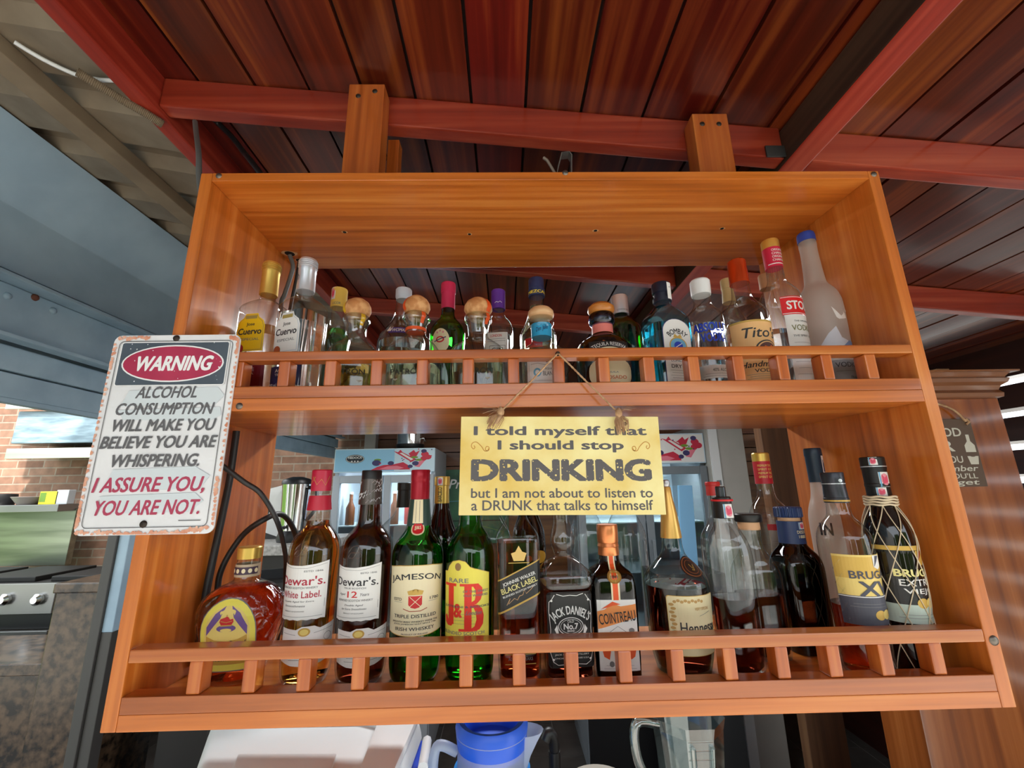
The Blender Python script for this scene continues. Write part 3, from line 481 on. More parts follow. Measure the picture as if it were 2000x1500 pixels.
m = MB(); m.box(-2.02, -1.9, -7.0, 0.45, ZF, 1.36); struct(m.build('light_block_left', PLASTER))  # unseen wall added to hold back light from the front left
m = MB(); m.box(-9.4, -9.0, -3, 12, ZF-0.1, 1.3); struct(m.build('hedge_far_left', noisy('hedge_green', rgb(40, 66, 22), rgb(110, 146, 56), 3, .9, detail=9)))  # unseen hedge, added for the green reflected in the kitchen steel
m = MB()
for a, b2, h_ in ((-9.0, -4.3, 1.7), (-3.9, -1.5, 1.2), (-1.1, 1.3, 1.5), (1.9, 4.2, 1.25), (4.8, 9.5, 1.8)): m.box(a, b2, -8.2, -7.2, ZF-0.05, h_)
struct(m.build('reflection_hedge', noisy('added_hedge', rgb(30, 50, 18), rgb(84, 116, 44), 2.5, .9, detail=9)))  # unseen hedge sections added to darken bottle reflections, gaps leave bright stripes
# ------------------------------------------------------------------ ceiling: boards running away from the camera, grooves between
m = MB(); gx = -0.905-0.128*0; i = 0
bx = [-0.885, -0.79, -0.657, -0.5285, -0.4005, -0.279, -0.148, -0.022, 0.108, 0.251, 0.402, 0.545]
while bx[-1] < 2.6: bx.append(bx[-1]+0.13)
for a, b2 in zip(bx[:-1], bx[1:]):
    dz = R_.uniform(-0.0015, 0.0015)
    for c, d in ((-2.4, 3.2),):
        a1, b1 = a+0.0035, b2-0.0035
        za, zb = ztop(a1)+dz, ztop(b1)+dz
        m.hexa([(a1, c, za), (b1, c, zb), (b1, d, zb), (a1, d, za), (a1, c, za+0.018), (b1, c, zb+0.018), (b1, d, zb+0.018), (a1, d, za+0.018)], 0)
m.hexa([(-0.9, -2.4, ztop(-0.9)+0.012), (2.6, -2.4, ztop(2.6)+0.012), (2.6, 3.2, ztop(2.6)+0.012), (-0.9, 3.2, ztop(-0.9)+0.012),
        (-0.9, -2.4, ztop(-0.9)+0.04), (2.6, -2.4, ztop(2.6)+0.04), (2.6, 3.2, ztop(2.6)+0.04), (-0.9, 3.2, ztop(-0.9)+0.04)], 1)
struct(m.build('ceiling', [ROOF, mat('groove_dark', rgb(26, 8, 6), 0.7)]))

def xbeam(y0, y1, x0, x1, label):
    m = MB(); c = 0.0
    def zz(x, top): return ztop(x)-0.001 if top else zbot(x)
    m.hexa([(x0, y0, zz(x0, 0)), (x1, y0, zz(x1, 0)), (x1, y1, zz(x1, 0)), (x0, y1, zz(x0, 0)), (x0, y0, zz(x0, 1)), (x1, y0, zz(x1, 1)), (x1, y1, zz(x1, 1)), (x0, y1, zz(x0, 1))])
    return tag(m.build('roof_beam', BEAM_X, bevel=0.004), label, 'beam', 'red roof beams')
def ybeam(x0, x1, z0, z1, y0, y1, label):
    m = MB(); m.box(x0, x1, y0, y1, z0, z1)
    return tag(m.build('roof_rafter', BEAM_Y, bevel=0.004), label, 'rafter', 'red roof rafters')
xbeam(0.145, 0.18, -0.869, 0.569, 'red varnished beam just above the cabinet, its two hanging posts screwed to it')
xbeam(0.145, 0.18, 0.631, 2.34, 'red varnished beam running off to the right of the dark rafter, above the cabinet corner')
xbeam(0.78, 0.815, -0.869, 0.569, 'red beam glimpsed behind the cabinet directly under its top board')
xbeam(0.78, 0.815, 0.631, 2.34, 'red beam behind the right side of the cabinet, halfway down the ceiling')
xbeam(1.31, 1.345, -0.869, 0.569, 'farthest red beam seen behind the bottles of the upper shelf')
ybeam(-0.91, -0.87, 1.166, ztop(-0.89)-0.001, -2.4, 3.19, 'red rafter along the left edge of the boarded ceiling, next to the metal roof')
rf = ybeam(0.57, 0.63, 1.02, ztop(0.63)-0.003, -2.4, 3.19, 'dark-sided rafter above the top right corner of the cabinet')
rf.data.materials.append(wood('brown_rafter_side', rgb(40, 24, 16), rgb(62, 42, 30), rgb(84, 60, 44), axis=1, rough=.6, coat=.0, gs=.6))  # darker brown wood for the left-facing side only
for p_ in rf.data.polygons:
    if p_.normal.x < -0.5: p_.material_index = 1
ybeam(1.55, 1.61, 0.92, ztop(1.61)-0.003, 0.182, 0.778, 'short rafter between two red beams at far right') if False else None

# ------------------------------------------------------------------ ribbed metal roof on the left, its channel, conduit, wire
def zroof(x): return 1.192-0.2*(x+0.9)
m = MB(); n = 0; prof = []
y = -2.4
while y < 3.2:
    prof += [(y, 0.0), (y+0.11, 0.0), (y+0.135, 0.03), (y+0.175, 0.03)]; y += 0.2
vs = []; fs = []
for (yy, dz) in prof:
    for x in (-0.905, -3.2): vs.append((x, yy, zroof(x)+dz))
    for x in (-0.905, -3.2): vs.append((x, yy, zroof(x)+dz+0.002))
for i in range(len(prof)-1):
    a, b2 = 4*i, 4*i+4
    fs += [(a, a+1, b2+1, b2), (a+2, b2+2, b2+3, a+3)]
m.add(vs, fs)
struct(m.build('ceiling_metal', ZINC))
m = MB(); m.box(-1.160, -1.105, -2.3, 3.1, 1.195, zroof(-1.105)-0.001)
tag(m.build('roof_channel', ZINCP, bevel=0.002), 'beige steel channel carrying the ribbed metal roof at top left', 'steel channel')
def on_roof(px, py, drop):
    d = ray(px, py); t = (1.192-0.2*(CAM.x+0.9)-drop-CAM.z)/(d.z+0.2*d.x); return CAM+d*t
p = [on_roof(x, y, 0.012) for x, y in ((28, 82), (60, 102), (100, 124), (150, 146), (190, 155), (212, 157), (230, 157))]
tag(MB().tube(spline(p), 0.0045).build('white_cable', WHITE, smooth=60), 'white cable sagging under the ribbed metal roof', 'cable')
p = [on_roof(x, y, 0.034) for x, y in ((150, 140), (195, 168), (240, 196), (285, 222), (318, 243))]
pts = spline(p, 26); rr = [0.010 if i % 2 else 0.0085 for i in range(len(pts))]
tag(MB().tube(pts, rr, 10).build('flexible_conduit', ZINCP, smooth=20), 'beige ribbed conduit running into the left red rafter', 'conduit')

# roller shutter housing along the kitchen opening
m = MB(); ya, yb = -2.3, 3.15
pf = [(-1.36, zroof(-1.36)-0.004), (-1.50, atX(0, 390, -1.50).z), (-1.51, atX(0, 527, -1.51).z+0.01), (-1.62, 0.99), (-1.75, 1.05), (-1.75, zroof(-1.75)-0.004)]
t = thing('shutter_housing', 'large blue-grey roller shutter housing along the left side of the room', 'shutter', (-1.45, 0.3, 0.98))
off = Vector((-1.45, 0.3, 0.98))
def rel(m, off): m.v = [tuple(Vector(v)-off) for v in m.v]; return m
m.prism([(x, ya, z) for x, z in pf], (0, yb-ya, 0)); rel(m, off).build('housing_box', BLUEG, t, bevel=0.004)
m = MB()
z1 = atX(0, 530, -1.5).z
m.box(-1.53, -1.47, ya, yb, z1-0.012, z1); m.box(-1.545, -1.53, ya, yb, z1-0.16, z1-0.012); m.box(-1.55, -1.50, ya, yb, z1-0.172, z1-0.16)
rel(m, off).build('guide_channel', BLUED, t, bevel=0.002)
m = MB()
for i in range(2): m.box(-1.585+0.01*i, -1.57+0.01*i, ya, yb, z1-0.33+0.078*i, z1-0.335+0.078*(i+1))
m.box(-1.60, -1.57, ya, yb, z1-0.345, z1-0.33); m.box(-1.60, -1.586, ya, yb, z1-0.33, 1.0)
rel(m, off).build('curtain_slats', BLUED, t, bevel=0.002)
for px, py, mm in ((14, 578, BLUED), (68, 581, mat('rust', rgb(104, 60, 44), 0.8)), (103, 607, BLUED)):
    q = atX(px, py, -1.53); b_ = MB().lathe([(0, 0.011), (0.004, 0.010), (0.007, 0.005)], 12)
    b_.v = [(z_+q.x-off.x, x_+q.y-off.y, y_+q.z-off.z) for x_, y_, z_ in b_.v]; b_.build('bolt', mm, t, smooth=50)

# ------------------------------------------------------------------ the hanging bottle cabinet
W2, H, D, T = 0.625, 0.8726, 0.3182, 0.0206
LEAN = 0.0215
cab = thing('hanging_cabinet', 'orange-brown wooden bottle cabinet with two railed shelves hanging from the red beam', 'cabinet', (0, 0, 0))
m = MB(); m.box(-W2, -W2+T, 0, D, 0, H); m.build('side_panel', WZ, cab, bevel=0.0015)
m = MB(); m.hexa([(W2-T, 0, 0), (W2, 0, 0), (W2-LEAN, D, 0), (W2-T-LEAN, D, 0), (W2-T, 0, H), (W2, 0, H), (W2-LEAN, D, H), (W2-T-LEAN, D, H)]); m.build('side_panel', WZ, cab, bevel=0.0015)
xa, xb = -W2+T+0.0003, W2-T-0.0003
def board(name, z0, z1, y0=0.0, y1=D, mt=WX, bev=0.0012):
    m = MB()
    ra = LEAN*y0/D; rb = LEAN*y1/D
    m.hexa([(xa, y0, z0), (xb-ra, y0, z0), (xb-rb, y1, z0), (xa, y1, z0), (xa, y0, z1), (xb-ra, y0, z1), (xb-rb, y1, z1), (xa, y1, z1)])
    return m.build(name, mt, cab, bevel=bev)
tb = board('top_board', H-0.017, H)
board('shelf_board', 0.4330, 0.4530); board('shelf_board', 0.0, 0.0200)
board('shelf_lip', 0.4532, 0.4724, 0.0, 0.027, WR); board('shelf_lip', 0.0202, 0.041, 0.0, 0.027, WR)
board('guard_rail', 0.5156, 0.5311, 0.0, 0.027, WR, 0.002); board('guard_rail', 0.0819, 0.0988, 0.0, 0.027, WR, 0.002)
for z0, z1 in ((0.4724, 0.5156), (0.041, 0.0819)):
    for k in range(15):
        x = -0.5115+0.0745*k; m = MB(); m.box(x-0.0092, x+0.0092, 0.002, 0.026, z0+0.0002, z1-0.0002); m.build('baluster', WB, cab, bevel=0.0022)
def screw(parent, x, y, z, r=0.006, mt=STEEL, name='screw_head', dome=0.003):
    m = MB().lathe([(0, r), (dome*0.6, r*0.85), (dome, r*0.4)], 14)
    m.v = [(x+a, y-c, z+b2) for a, b2, c in m.v]; return m.build(name, mt, parent, smooth=50)
for px, py in ((427, 343), (1104, 337), (1707, 340), (467, 793)):
    q = at(px, py, -0.0005); screw(cab, q.x, 0.0005, q.z, 0.0058)
q = at(1941, 1251, 0); screw(cab, q.x, 0.0005, q.z, 0.0072)
for x0, zt_, lab in ((-0.4165, 1.1885, 'L'), (0.3440, 1.1075, 'R')):
    m = MB(); m.box(x0, x0+0.0785, 0.1, 0.144, H+0.0003, zt_); hp = m.build('hanging_post', WB, cab, bevel=0.002)
    zs_ = ((0.022, -0.033), (0.058, -0.02)) if lab == 'L' else ((0.02, -0.028), (0.057, -0.028))
    for dx, dz in zs_: screw(hp, x0+dx, 0.1005, zt_+dz, 0.006, DSTEEL)
# rear blocks behind the posts, seen past their right edges
m = MB(); m.box(-0.349, -0.322, 0.1815, 0.212, H+0.0003, 1.118); m.build('rear_batten', WB, cab, bevel=0.002)
# drilled holes in the underside of the top board
HOLE = mat('hole_dark', rgb(24, 14, 8), 0.9); CHIP = mat('chipped_wood', rgb(226, 186, 140), 0.8)
for px, py, r in ((673, 453, 0.004), (917, 457, 0.0035), (1163, 450, 0.004), (1410, 446, 0.004), (566, 495, 0.011), (585, 508, 0.008)):
    q = atZ(px, py, H-0.017)
    m = MB(); k = 14
    rr = [r*(1.35+0.5*R_.random()) for _ in range(k)]
    P = [(q.x+rr[i]*math.sin(2*PI*i/k), q.y+0.7*rr[i]*math.cos(2*PI*i/k), H-0.0174) for i in range(k)]
    Q = [(q.x+r*math.sin(2*PI*i/k), q.y+r*math.cos(2*PI*i/k), H-0.0178) for i in range(k)]
    m.add(P, [tuple(range(k))], 1); m.add(Q, [tuple(range(k))], 0); m.build('drill_hole', [HOLE, CHIP], cab)
# knot in the right side panel
q = atX(1630, 908, W2-T-0.018)

# metal strap hook and bent nail on top of the cabinet
q = at(1105, 326, 0.03); x0 = q.x
t = thing('strap_hook', 'bent galvanised strap hook standing on the cabinet top, centre', 'hook', (x0, 0.06, H+0.0005))
m = MB(); w_ = 0.010
P = [(-0.021, 0.0), (-0.012, 0.055), (-0.0035, 0.088), (0.012, 0.090), (0.0165, 0.082), (0.014, 0.04), (0.012, 0.0)]
for (a, c), (b2, d) in zip(P[:-1], P[1:]):
    m.hexa([(a, -w_, c), (b2, -w_, d), (b2, w_, d), (a, w_, c), (a+0.0015, -w_, c+0.0004), (b2+0.0015, -w_, d+0.0008), (b2+0.0015, w_, d+0.0008), (a+0.0015, w_, c+0.0004)])
m.build('strap', mat('galvanised_strap', rgb(150, 154, 150), 0.4, 0.8), t)
MB().tube([(-0.013, -0.015, 0.003), (-0.018, -0.016, 0.03), (-0.034, -0.018, 0.062), (-0.041, -0.018, 0.068)], 0.003).build('bent_nail', mat('old_nail', rgb(150, 140, 128), 0.5, 0.6), t, smooth=60)
q = at(1522, 325, 0.142)
m = MB(); m.box(q.x-0.024, q.x+0.024, 0.1405, 0.1445, zbot(q.x)-0.0, zbot(q.x)+0.03)
tag(m.build('angle_plate', mat('plate_grey', rgb(92, 92, 92), 0.5, 0.7), bevel=0.001), 'small grey steel plate fixed to the beam above the cabinet, right of the second post', 'bracket')

# ------------------------------------------------------------------ bottles
CLEAR = glass('clear_glass', (0.965, 0.975, 0.972))
THICK = glass('thick_clear_glass', (0.90, 0.93, 0.92), 0.05, 0.7, 0.16)
BLUEGL = glass('blue_bottle_glass', (0.5, 0.84, 0.9))
GREENGL = glass('green_bottle_glass', (0.26, 0.76, 0.28))
DGREEN = glass('deep_green_glass', (0.14, 0.52, 0.17))
BROWNGL = glass('brown_glass', (0.30, 0.14, 0.05))
DARKGL = mat('black_bottle_glass', rgb(20, 12, 10), 0.06, 0, 0.3)
FROST = frosted('frosted_glass', rgb(222, 214, 206), 0.36)
AMBER = liquid('whisky_amber', rgb(236, 168, 70))
REDDISH = liquid('whisky_red_brown', rgb(206, 88, 42))
DARKBR = liquid('dark_spirit', rgb(92, 34, 22))
WATER = liquid('clear_spirit', (0.97, 0.98, 0.98))
GOLDL = liquid('golden_tequila', rgb(240, 205, 110))
PALEG = liquid('pale_tequila', rgb(226, 232, 190))
BLUEL = liquid('blue_gin', rgb(120, 216, 236))
GREENL = liquid('green_in_bottle', rgb(84, 170, 88))
PAPER = mat('label_white', rgb(236, 236, 234), 0.5); CREAM = mat('label_cream', rgb(240, 228, 190), 0.5); INK = mat('ink_dark', rgb(48, 48, 52), 0.5)
GREYI = mat('ink_grey', rgb(120, 120, 122), 0.5); REDI = mat('ink_red', rgb(206, 34, 40), 0.5); GOLD = mat('foil_gold', rgb(214, 172, 84), 0.3, 0.7)
GOLDI = mat('ink_gold', rgb(206, 168, 84), 0.45, 0.2); NAVY = mat('ink_navy', rgb(38, 44, 96), 0.5); YEL = mat('label_yellow', rgb(250, 208, 20), 0.45)
LYEL = mat('label_pale_yellow', rgb(240, 230, 96), 0.5); MAROON = mat('label_maroon', rgb(134, 24, 50), 0.5); BLKP = mat('label_black', rgb(34, 33, 34), 0.4)
PEACH = mat('label_peach', rgb(246, 196, 132), 0.5); SILV = mat('cap_silver', rgb(214, 218, 226), 0.3, 0.6); REDCAP = mat('cap_red', rgb(168, 24, 44), 0.3, 0.3)
PINKC = mat('cap_pink', rgb(202, 44, 88), 0.4); COPPER = mat('cap_copper', rgb(226, 140, 88), 0.28, 0.75); ORCAP = mat('cap_orange_copper', rgb(206, 74, 28), 0.22, 0.6)
GOLDCAP = mat('cap_gold', rgb(226, 190, 96), 0.32, 0.6); CORK = noisy('cork', rgb(196, 132, 78), rgb(226, 172, 116), 60, 0.7, lo=0.4, hi=0.6)
WOODCAP = noisy('light_wood_stopper', rgb(222, 172, 122), rgb(236, 194, 146), 30, 0.5, stretch=(1, 1, 6)); AMBCAP = noisy('amber_wood_stopper', rgb(178, 106, 40), rgb(206, 132, 58), 20, 0.3)
NVYCAP = mat('cap_navy', rgb(40, 62, 112), 0.4); TEALC = mat('cap_dark_teal', rgb(24, 50, 72), 0.35); LGREY = mat('cap_light_grey', rgb(196, 206, 220), 0.45)
BLUEI = mat('ink_blue', rgb(20, 60, 190), 0.45); PALEBLUE = mat('ink_pale_blue', rgb(110, 176, 214), 0.5); PURPLE = mat('cap_purple', rgb(92, 44, 150), 0.4)
ORANGE = mat('ribbon_orange', rgb(236, 90, 34), 0.5); CYAN = mat('band_cyan', rgb(40, 166, 218), 0.45); CORAL = mat('band_coral', rgb(232, 128, 118), 0.5)
STAMP = mat('tax_stamp_pink', rgb(232, 150, 164), 0.6); DKGREEN = mat('neck_foil_green', rgb(48, 72, 66), 0.4); GREYL = mat('label_grey', rgb(128, 130, 132), 0.5)
MINT = mat('label_pale_mint', rgb(196, 214, 204), 0.5); SEAL = mat('wax_seal_red', rgb(170, 40, 34), 0.4); SEALB = mat('wax_seal_copper', rgb(176, 88, 50), 0.4)

FL = {'U': 0.4532, 'L': 0.0202}
def section(sec, rmax, grow=1.0):
    n0 = sec[0] if sec else 2; sy0 = sec[2] if sec else 1
    def fn(a, r, z):
        k = min(1, max(0, (r/rmax-0.45)/0.4)) if sec else 0
        n = 2+(n0-2)*k; sy = 1+(sy0-1)*k
        s, c = math.sin(a), math.cos(a)
        rho = (abs(s)**n+abs(c)**n)**(-1/n)
        return rho*r*s, -rho*r*sy*c
    return fn
class Bottle:
    def __init__(b, k, name, label, gmat, liq=None, caps={}, carve=None, seg=44):
        d = DATA[k]; b.d = d; sec = d['sec']; b.sec = sec
        b.root = thing(name, label, 'bottle', (d['x'], d['y'], FL[d['fl']]), math.radians(sec[1]) if sec else 0,
                       'bottles on the upper shelf' if d['fl'] == 'U' else 'bottles on the lower shelf')
        g = d['g']; b.rmax = max(r for z, r in g)
        prof = [(0.0, g[0][1]*0.9)]+chaikin([(0.0005, g[0][1]*0.97)]+[(z, r) for z, r in g[1:]], 2)
        b.prof = [p for i, p in enumerate(prof) if i == 0 or p[0] > prof[i-1][0]]
        fn0 = section(sec, b.rmax); b.fn = fn0
        fn = fn0
        if carve: fn = lambda a, r, z: tuple(c*carve(a, r, z) for c in fn0(a, r, z))
        pr = b.prof
        if carve:
            pr = []
            for (z, r), (z2, r2) in zip(b.prof[:-1], b.prof[1:]):
                q = max(1, int((z2-z)/0.0015)); pr += [(z+(z2-z)*i/q, r+(r2-r)*i/q) for i in range(q)]
            pr.append(b.prof[-1]); seg = 160
        m = MB(); m.lathe(pr, seg, 0, fn, True, True)
        b.body = m.build('glass_body', gmat, b.root, smooth=40)
        if liq and d['liq']:
            zl = d['liq']; lp = []
            for z, r in b.prof:
                zz = max(z, 0.006)
                if zz < zl: lp.append((zz, r))
            lp.append((zl, b.r(zl)))
            lp = [p for i, p in enumerate(lp) if i == 0 or p[0] > lp[i-1][0]+1e-6]
            m = MB(); m.lathe([(z, max(r*0.955-0.0012, 0.003)) for z, r in lp], seg if not carve else 44, 0, lambda a, r, z: fn0(a, r, z), True, True)
            m.build('spirit', liq, b.root, smooth=40)
        b.caps = {}
        for nm, pts in d['caps']:
            mt, ribs = (caps[nm] if isinstance(caps.get(nm), tuple) else (caps.get(nm, BLACK), 0))
            f2 = (lambda a, r, z: (r*(1+0.035*(1 if int(a/(2*PI)*ribs*2) % 2 else -1))*math.sin(a), -r*(1+0.035*(1 if int(a/(2*PI)*ribs*2) % 2 else -1))*math.cos(a))) if ribs else None
            p2 = [(z, r+0.0006) for z, r in pts]
            b.caps[nm] = MB().lathe(p2, 36 if not ribs else ribs*4, 0, f2).build(nm, mt, b.root, smooth=35 if not ribs else 20)
            b.caps[nm+'_p'] = p2
    def r(b, z, prof=None):
        P = prof or b.prof
        if z <= P[0][0]: return P[0][1]
        for (z0, r0), (z1, r1) in zip(P[:-1], P[1:]):
            if z0 <= z <= z1: return r0+(r1-r0)*(z-z0)/max(z1-z0, 1e-9)
        return P[-1][1]
    def surf(b, a0=0.0, prof=None, rref=None):
        if b.sec and prof is None and a0 == 0:
            n0, sy0 = b.sec[0], b.sec[2]
            def S(u, v, off):
                r = b.r(v); k = min(1, max(0, (r/b.rmax-0.45)/0.4)); n = 2+(n0-2)*k; sy = 1+(sy0-1)*k
                x = max(-0.97*r, min(0.97*r, u)); return (x, -r*sy*(1-abs(x/r)**n)**(1/n)-off, v)
            return S
        rr = rref or b.rmax
        def S(u, v, off):
            r = b.r(v, prof)+off; a = a0+u/rr; return (r*math.sin(a), -r*math.cos(a), v)
        return S
    def label(b, key, items, name='label', ang=None, dw=None, z=None, prof=None, parent=None, text=None, cutv=0, w=None):
        L = b.d['lab'].get(key) if key else None
        a, ww, z0, z1 = L if L else (0, 0.05, 0.05, 0.1)
        if ang is not None: a = ang
        if w: ww = w
        if z: z0, z1 = z
        if b.sec and prof is None: S = b.surf(0.0); ww = min(ww, 1.9*b.r((z0+z1)/2))
        else:
            S = b.surf(math.radians(a), prof, b.r((z0+z1)/2, prof))
        return printed(name, parent or b.root, S, ww, z0, z1, items, cut=0.0045 if not (b.sec and b.sec[0] > 4.5) else 0.006, cutv=cutv)
    def capband(b, cap, items, z, ang=0, w=0.03, name='print'):
        P = b.caps[cap+'_p']; rr = b.r((z[0]+z[1])/2, P)
        return printed(name, b.caps[cap], b.surf(math.radians(ang), P, rr), w, z[0], z[1], items, cut=0.0045)

T_ = 'T'
def lines(n, cx, y0, y1, w, m, th=0.0005, lay=1):
    return [('L', [(cx-w/2*(0.85 if i % 2 else 1), y0+(y1-y0)*i/max(n-1, 1)), (cx+w/2*(0.85 if i % 2 else 1), y0+(y1-y0)*i/max(n-1, 1))], th, m, lay) for i in range(n)]
def stampart(): return [('R', 0, .5, 1, 1, PAPER, 0), ('E', 0, .5, .7, .8, STAMP, 1), ('R', -.4, .5, .12, 1, PALEBLUE, 1), ('P', [(-.2, .2), (.25, .3), (.3, .8), (0, .6), (-.25, .85)], mat('stamp_rose', rgb(220, 80, 110), .6), 2)]

# ---------------- upper shelf, front row
arch = [(-.5, 0), (.5, 0), (.5, .66), (.44, .80), (.27, .90), (.22, 1.0), (-.22, 1.0), (-.27, .90), (-.44, .80), (-.5, .66)]
def arch_in(f): return [(x*f, .5+(y-.5)*(f+.02)) for x, y in arch]
for k, lab, cm, lm, bm_, dot in (('u1', 'clear square tequila bottle with yellow arched label and gold cap, leftmost on the upper shelf', GOLDCAP, YEL, MAROON, SEAL),
                            ('u2', 'clear square tequila bottle with white arched label and silver cap, second on the upper shelf', SILV, PAPER, NAVY, SEALB)):
    B = Bottle(k, 'tequila_bottle', lab, CLEAR, WATER, {'cap': cm})
    gm = mat('label_olive', rgb(168, 150, 84), .5)
    wl_ = 0.058
    B.label('l', [('P', arch, PAPER if k == 'u2' else YEL, 0), ('P', arch_in(.93), GOLDI if k == 'u1' else LGREY, 1), ('P', arch_in(.9), lm, 2), ('R', 0, .90, .42, .09, gm, 3),
        (T_, 'Jose', .0, .70, .30, .11, INK, 3, {'b': .02}), (T_, 'Cuervo', .0, .52, .84, .17, INK, 3, {'b': .03, 'sh': .08}), (T_, 'ESPECIAL', .02, .31, .68, .065, GREYI, 3)], w=wl_)
    B.label('l', [('E', .5, .5, 1, 1, dot, 3)], 'wax_seal', w=0.017, z=(B.d['lab']['l'][2]-.004, B.d['lab']['l'][2]+.014)) if False else None
    z0 = B.d['lab']['l'][2]
    B.label(None, [('E', -1.05, .5, 1, 1, dot, 4)], 'wax_seal', z=(z0-.003, z0+.014), w=.017)
    B.label('b', [('R', 0, .5, 1, 1, bm_, 0), (T_, 'AGAVE', .0, .80, .5, .16, PAPER, 1), (T_, 'TEQUILA', .0, .60, .5, .12, PAPER, 1), (T_, '750 ml', -.3, .14, .26, .15, PAPER, 1), ('R', 0, .03, 1, .06, PAPER, 1)], 'base_label', w=.070)
    P = B.caps['cap_p']; zc = P[-1][0]
    for q in range(4):
        MB().lathe([(zc-.006-.004*q, P[-2][1]+.0008), (zc-.0052-.004*q, P[-2][1]+.0014), (zc-.0042-.004*q, P[-2][1]+.0008)], 36).build('cap_ridge', cm, B.caps['cap'], smooth=60)
    if k == 'u2': B.capband('cap', [('O', 0, .5, .9, .9, .0008, GREYI, 0), ('R', 0, .5, .35, .6, GREYI, 0), ('P', [(-.3, .75), (0, 1.1), (.3, .75)], GREYI, 0)], (P[0][0]+.018, P[0][0]+.032), -25, .013, 'crest')

BEE = lambda x, y, m: [('E', x, y, .03, .14, m, 1), ('E', x-.03, y+.07, .05, .10, m, 1), ('E', x+.03, y+.07, .05, .10, m, 1)]
for k, lab, rib, lq in (('u4', 'squat clear tequila bottle with round cork stopper and yellow ribbon', mat('ribbon_yellow', rgb(240, 190, 40), .5), GOLDL),
                   ('u6', 'squat clear tequila bottle with round cork stopper and orange ribbon round its neck', ORANGE, PALEG),
                   ('u8', 'squat clear tequila bottle with round cork stopper, orange-edged, in front of the purple-capped bottle', ORANGE, PALEG)):
    B = Bottle(k, 'tequila_bottle', lab, CLEAR, lq, {'stopper': CORK})
    zn = B.prof[-1][0]
    MB().lathe([(zn-.040, B.r(zn-.040)+.0004), (zn-.024, B.r(zn-.024)+.0006), (zn-.016, .0225), (zn-.008, .0245), (zn-.002, .0225), (zn, .0195)], 40, cap0=False, cap1=False).build('glass_collar', THICK, B.root, smooth=50)
    ETCH = mat('etched_print', rgb(64, 66, 60), .5)
    zl_ = B.d['lab']['l']; B.label(None, [(T_, 'PATRÓN', 0, .45, .72, .72, ETCH, 0, {'b': .014})], 'label', w=.080, z=(zl_[2]-.010, zl_[3]-.008))
    B.label(None, BEE(-.25, .5, mat('print_pale', rgb(226, 224, 206), .5))+BEE(.25, .5, mat('print_pale', rgb(226, 224, 206), .5)), 'bee_print', z=(.03, .052), w=.08)
    # ribbon: down one side of the stopper and round the collar
    P = B.caps['stopper_p']; zt = P[-1][0]
    a0 = {'u4': -1.05, 'u6': -.9, 'u8': .95}[k]
    strip = []
    for q in range(9):
        z = zt-.004-.030*q/8; strip.append((z, B.r(z, P)))
    for nm, aa, hw_ in (('ribbon', a0, .42), ('ribbon', a0+PI*.55 if k != 'u8' else a0-.1, .34)):
        vs = []; fs = []
        seq = [(z, r+.0012) for z, r in strip] if nm == 'ribbon' and aa == a0 else [(B.prof[-1][0]-.002-.022*q/8, B.r(B.prof[-1][0]-.002-.022*q/8)+.0012) for q in range(9)]
        for z, r in seq:
            for j in range(5):
                a = aa+hw_*(j/4-.5); vs.append((r*math.sin(a), -r*math.cos(a), z))
        for q in range(8):
            for j in range(4): fs.append((q*5+j, q*5+j+1, q*5+j+6, q*5+j+5))
        MB().add(vs, fs).build('ribbon', rib, B.root, smooth=60)
    if k == 'u6':
        zr = B.prof[-1][0]-.034; MB().lathe([(zr-.003, B.r(zr)+.0006), (zr-.003, B.r(zr)+.0022), (zr+.003, B.r(zr)+.0022), (zr+.003, B.r(zr)+.0006)], 30).build('neck_ribbon', rib, B.root, smooth=40)

B = Bottle('u11', 'tequila_bottle', 'squat clear tequila bottle with pale wooden stopper and bright blue neck band', CLEAR, None, {'stopper': WOODCAP, 'neck_band': CYAN})
zc = B.d['caps'][1][1]
B.capband('neck_band', [(T_, 'Don Julio', 0, .5, .9, .6, NAVY, 0, {'sh': .3, 'rot': .25})], (zc[0][0]+.004, zc[-1][0]-.004), -2, .026)
B.label('l', [('RR', 0, .5, 1, 1, .006, PAPER, 0), (T_, 'Don Julio', .02, .86, .78, .2, INK, 1), ('L', [(-.4, .7), (-.2, .74), (0, .68), (.3, .72)], .0006, GREYI, 1), ('E', -.22, .42, .22, .30, PALEBLUE, 1), ('E', -.22, .42, .12, .17, PAPER, 2),
    (T_, 'TEQUILA', .12, .54, .34, .08, GREYI, 1), (T_, 'BLANCO', .16, .38, .44, .15, GREYI, 1, {'b': .02})]+lines(1, 0, .14, .14, .6, GREYI), w=.062)
B = Bottle('u12', 'tequila_bottle', 'round-shouldered dark tequila bottle with amber knob stopper and coral neck band', BROWNGL, None, {'stopper': AMBCAP, 'neck_band': CORAL})
MB().lathe([(z, r) for z, r in ((B.prof[-1][0]-.028, .0195), (B.prof[-1][0]-.022, .0245), (B.prof[-1][0]-.012, .0250), (B.prof[-1][0]-.006, .0215), (B.prof[-1][0]-.002, .019))], 32).build('glass_collar', glass('violet_glass', (.55, .6, .78)), B.root, smooth=50)
zz = [(p[0], max(p[1]*.95-.0012, .003)) for p in B.prof if p[0] < .105]
MB().lathe([(max(z, .006), r) for z, r in zz][2:], 44, 0, B.fn).build('spirit', DARKGL, B.root, smooth=40)
B.label('t', [('R', 0, .5, 1, 1, BLKP, 0), (T_, 'TEQUILA RESERVA', 0, .62, .9, .5, PAPER, 1, {'arc': .9}), ('E', 0, -.3, .7, 1.2, CREAM, 1)], 'shoulder_label', w=.07, cutv=5)
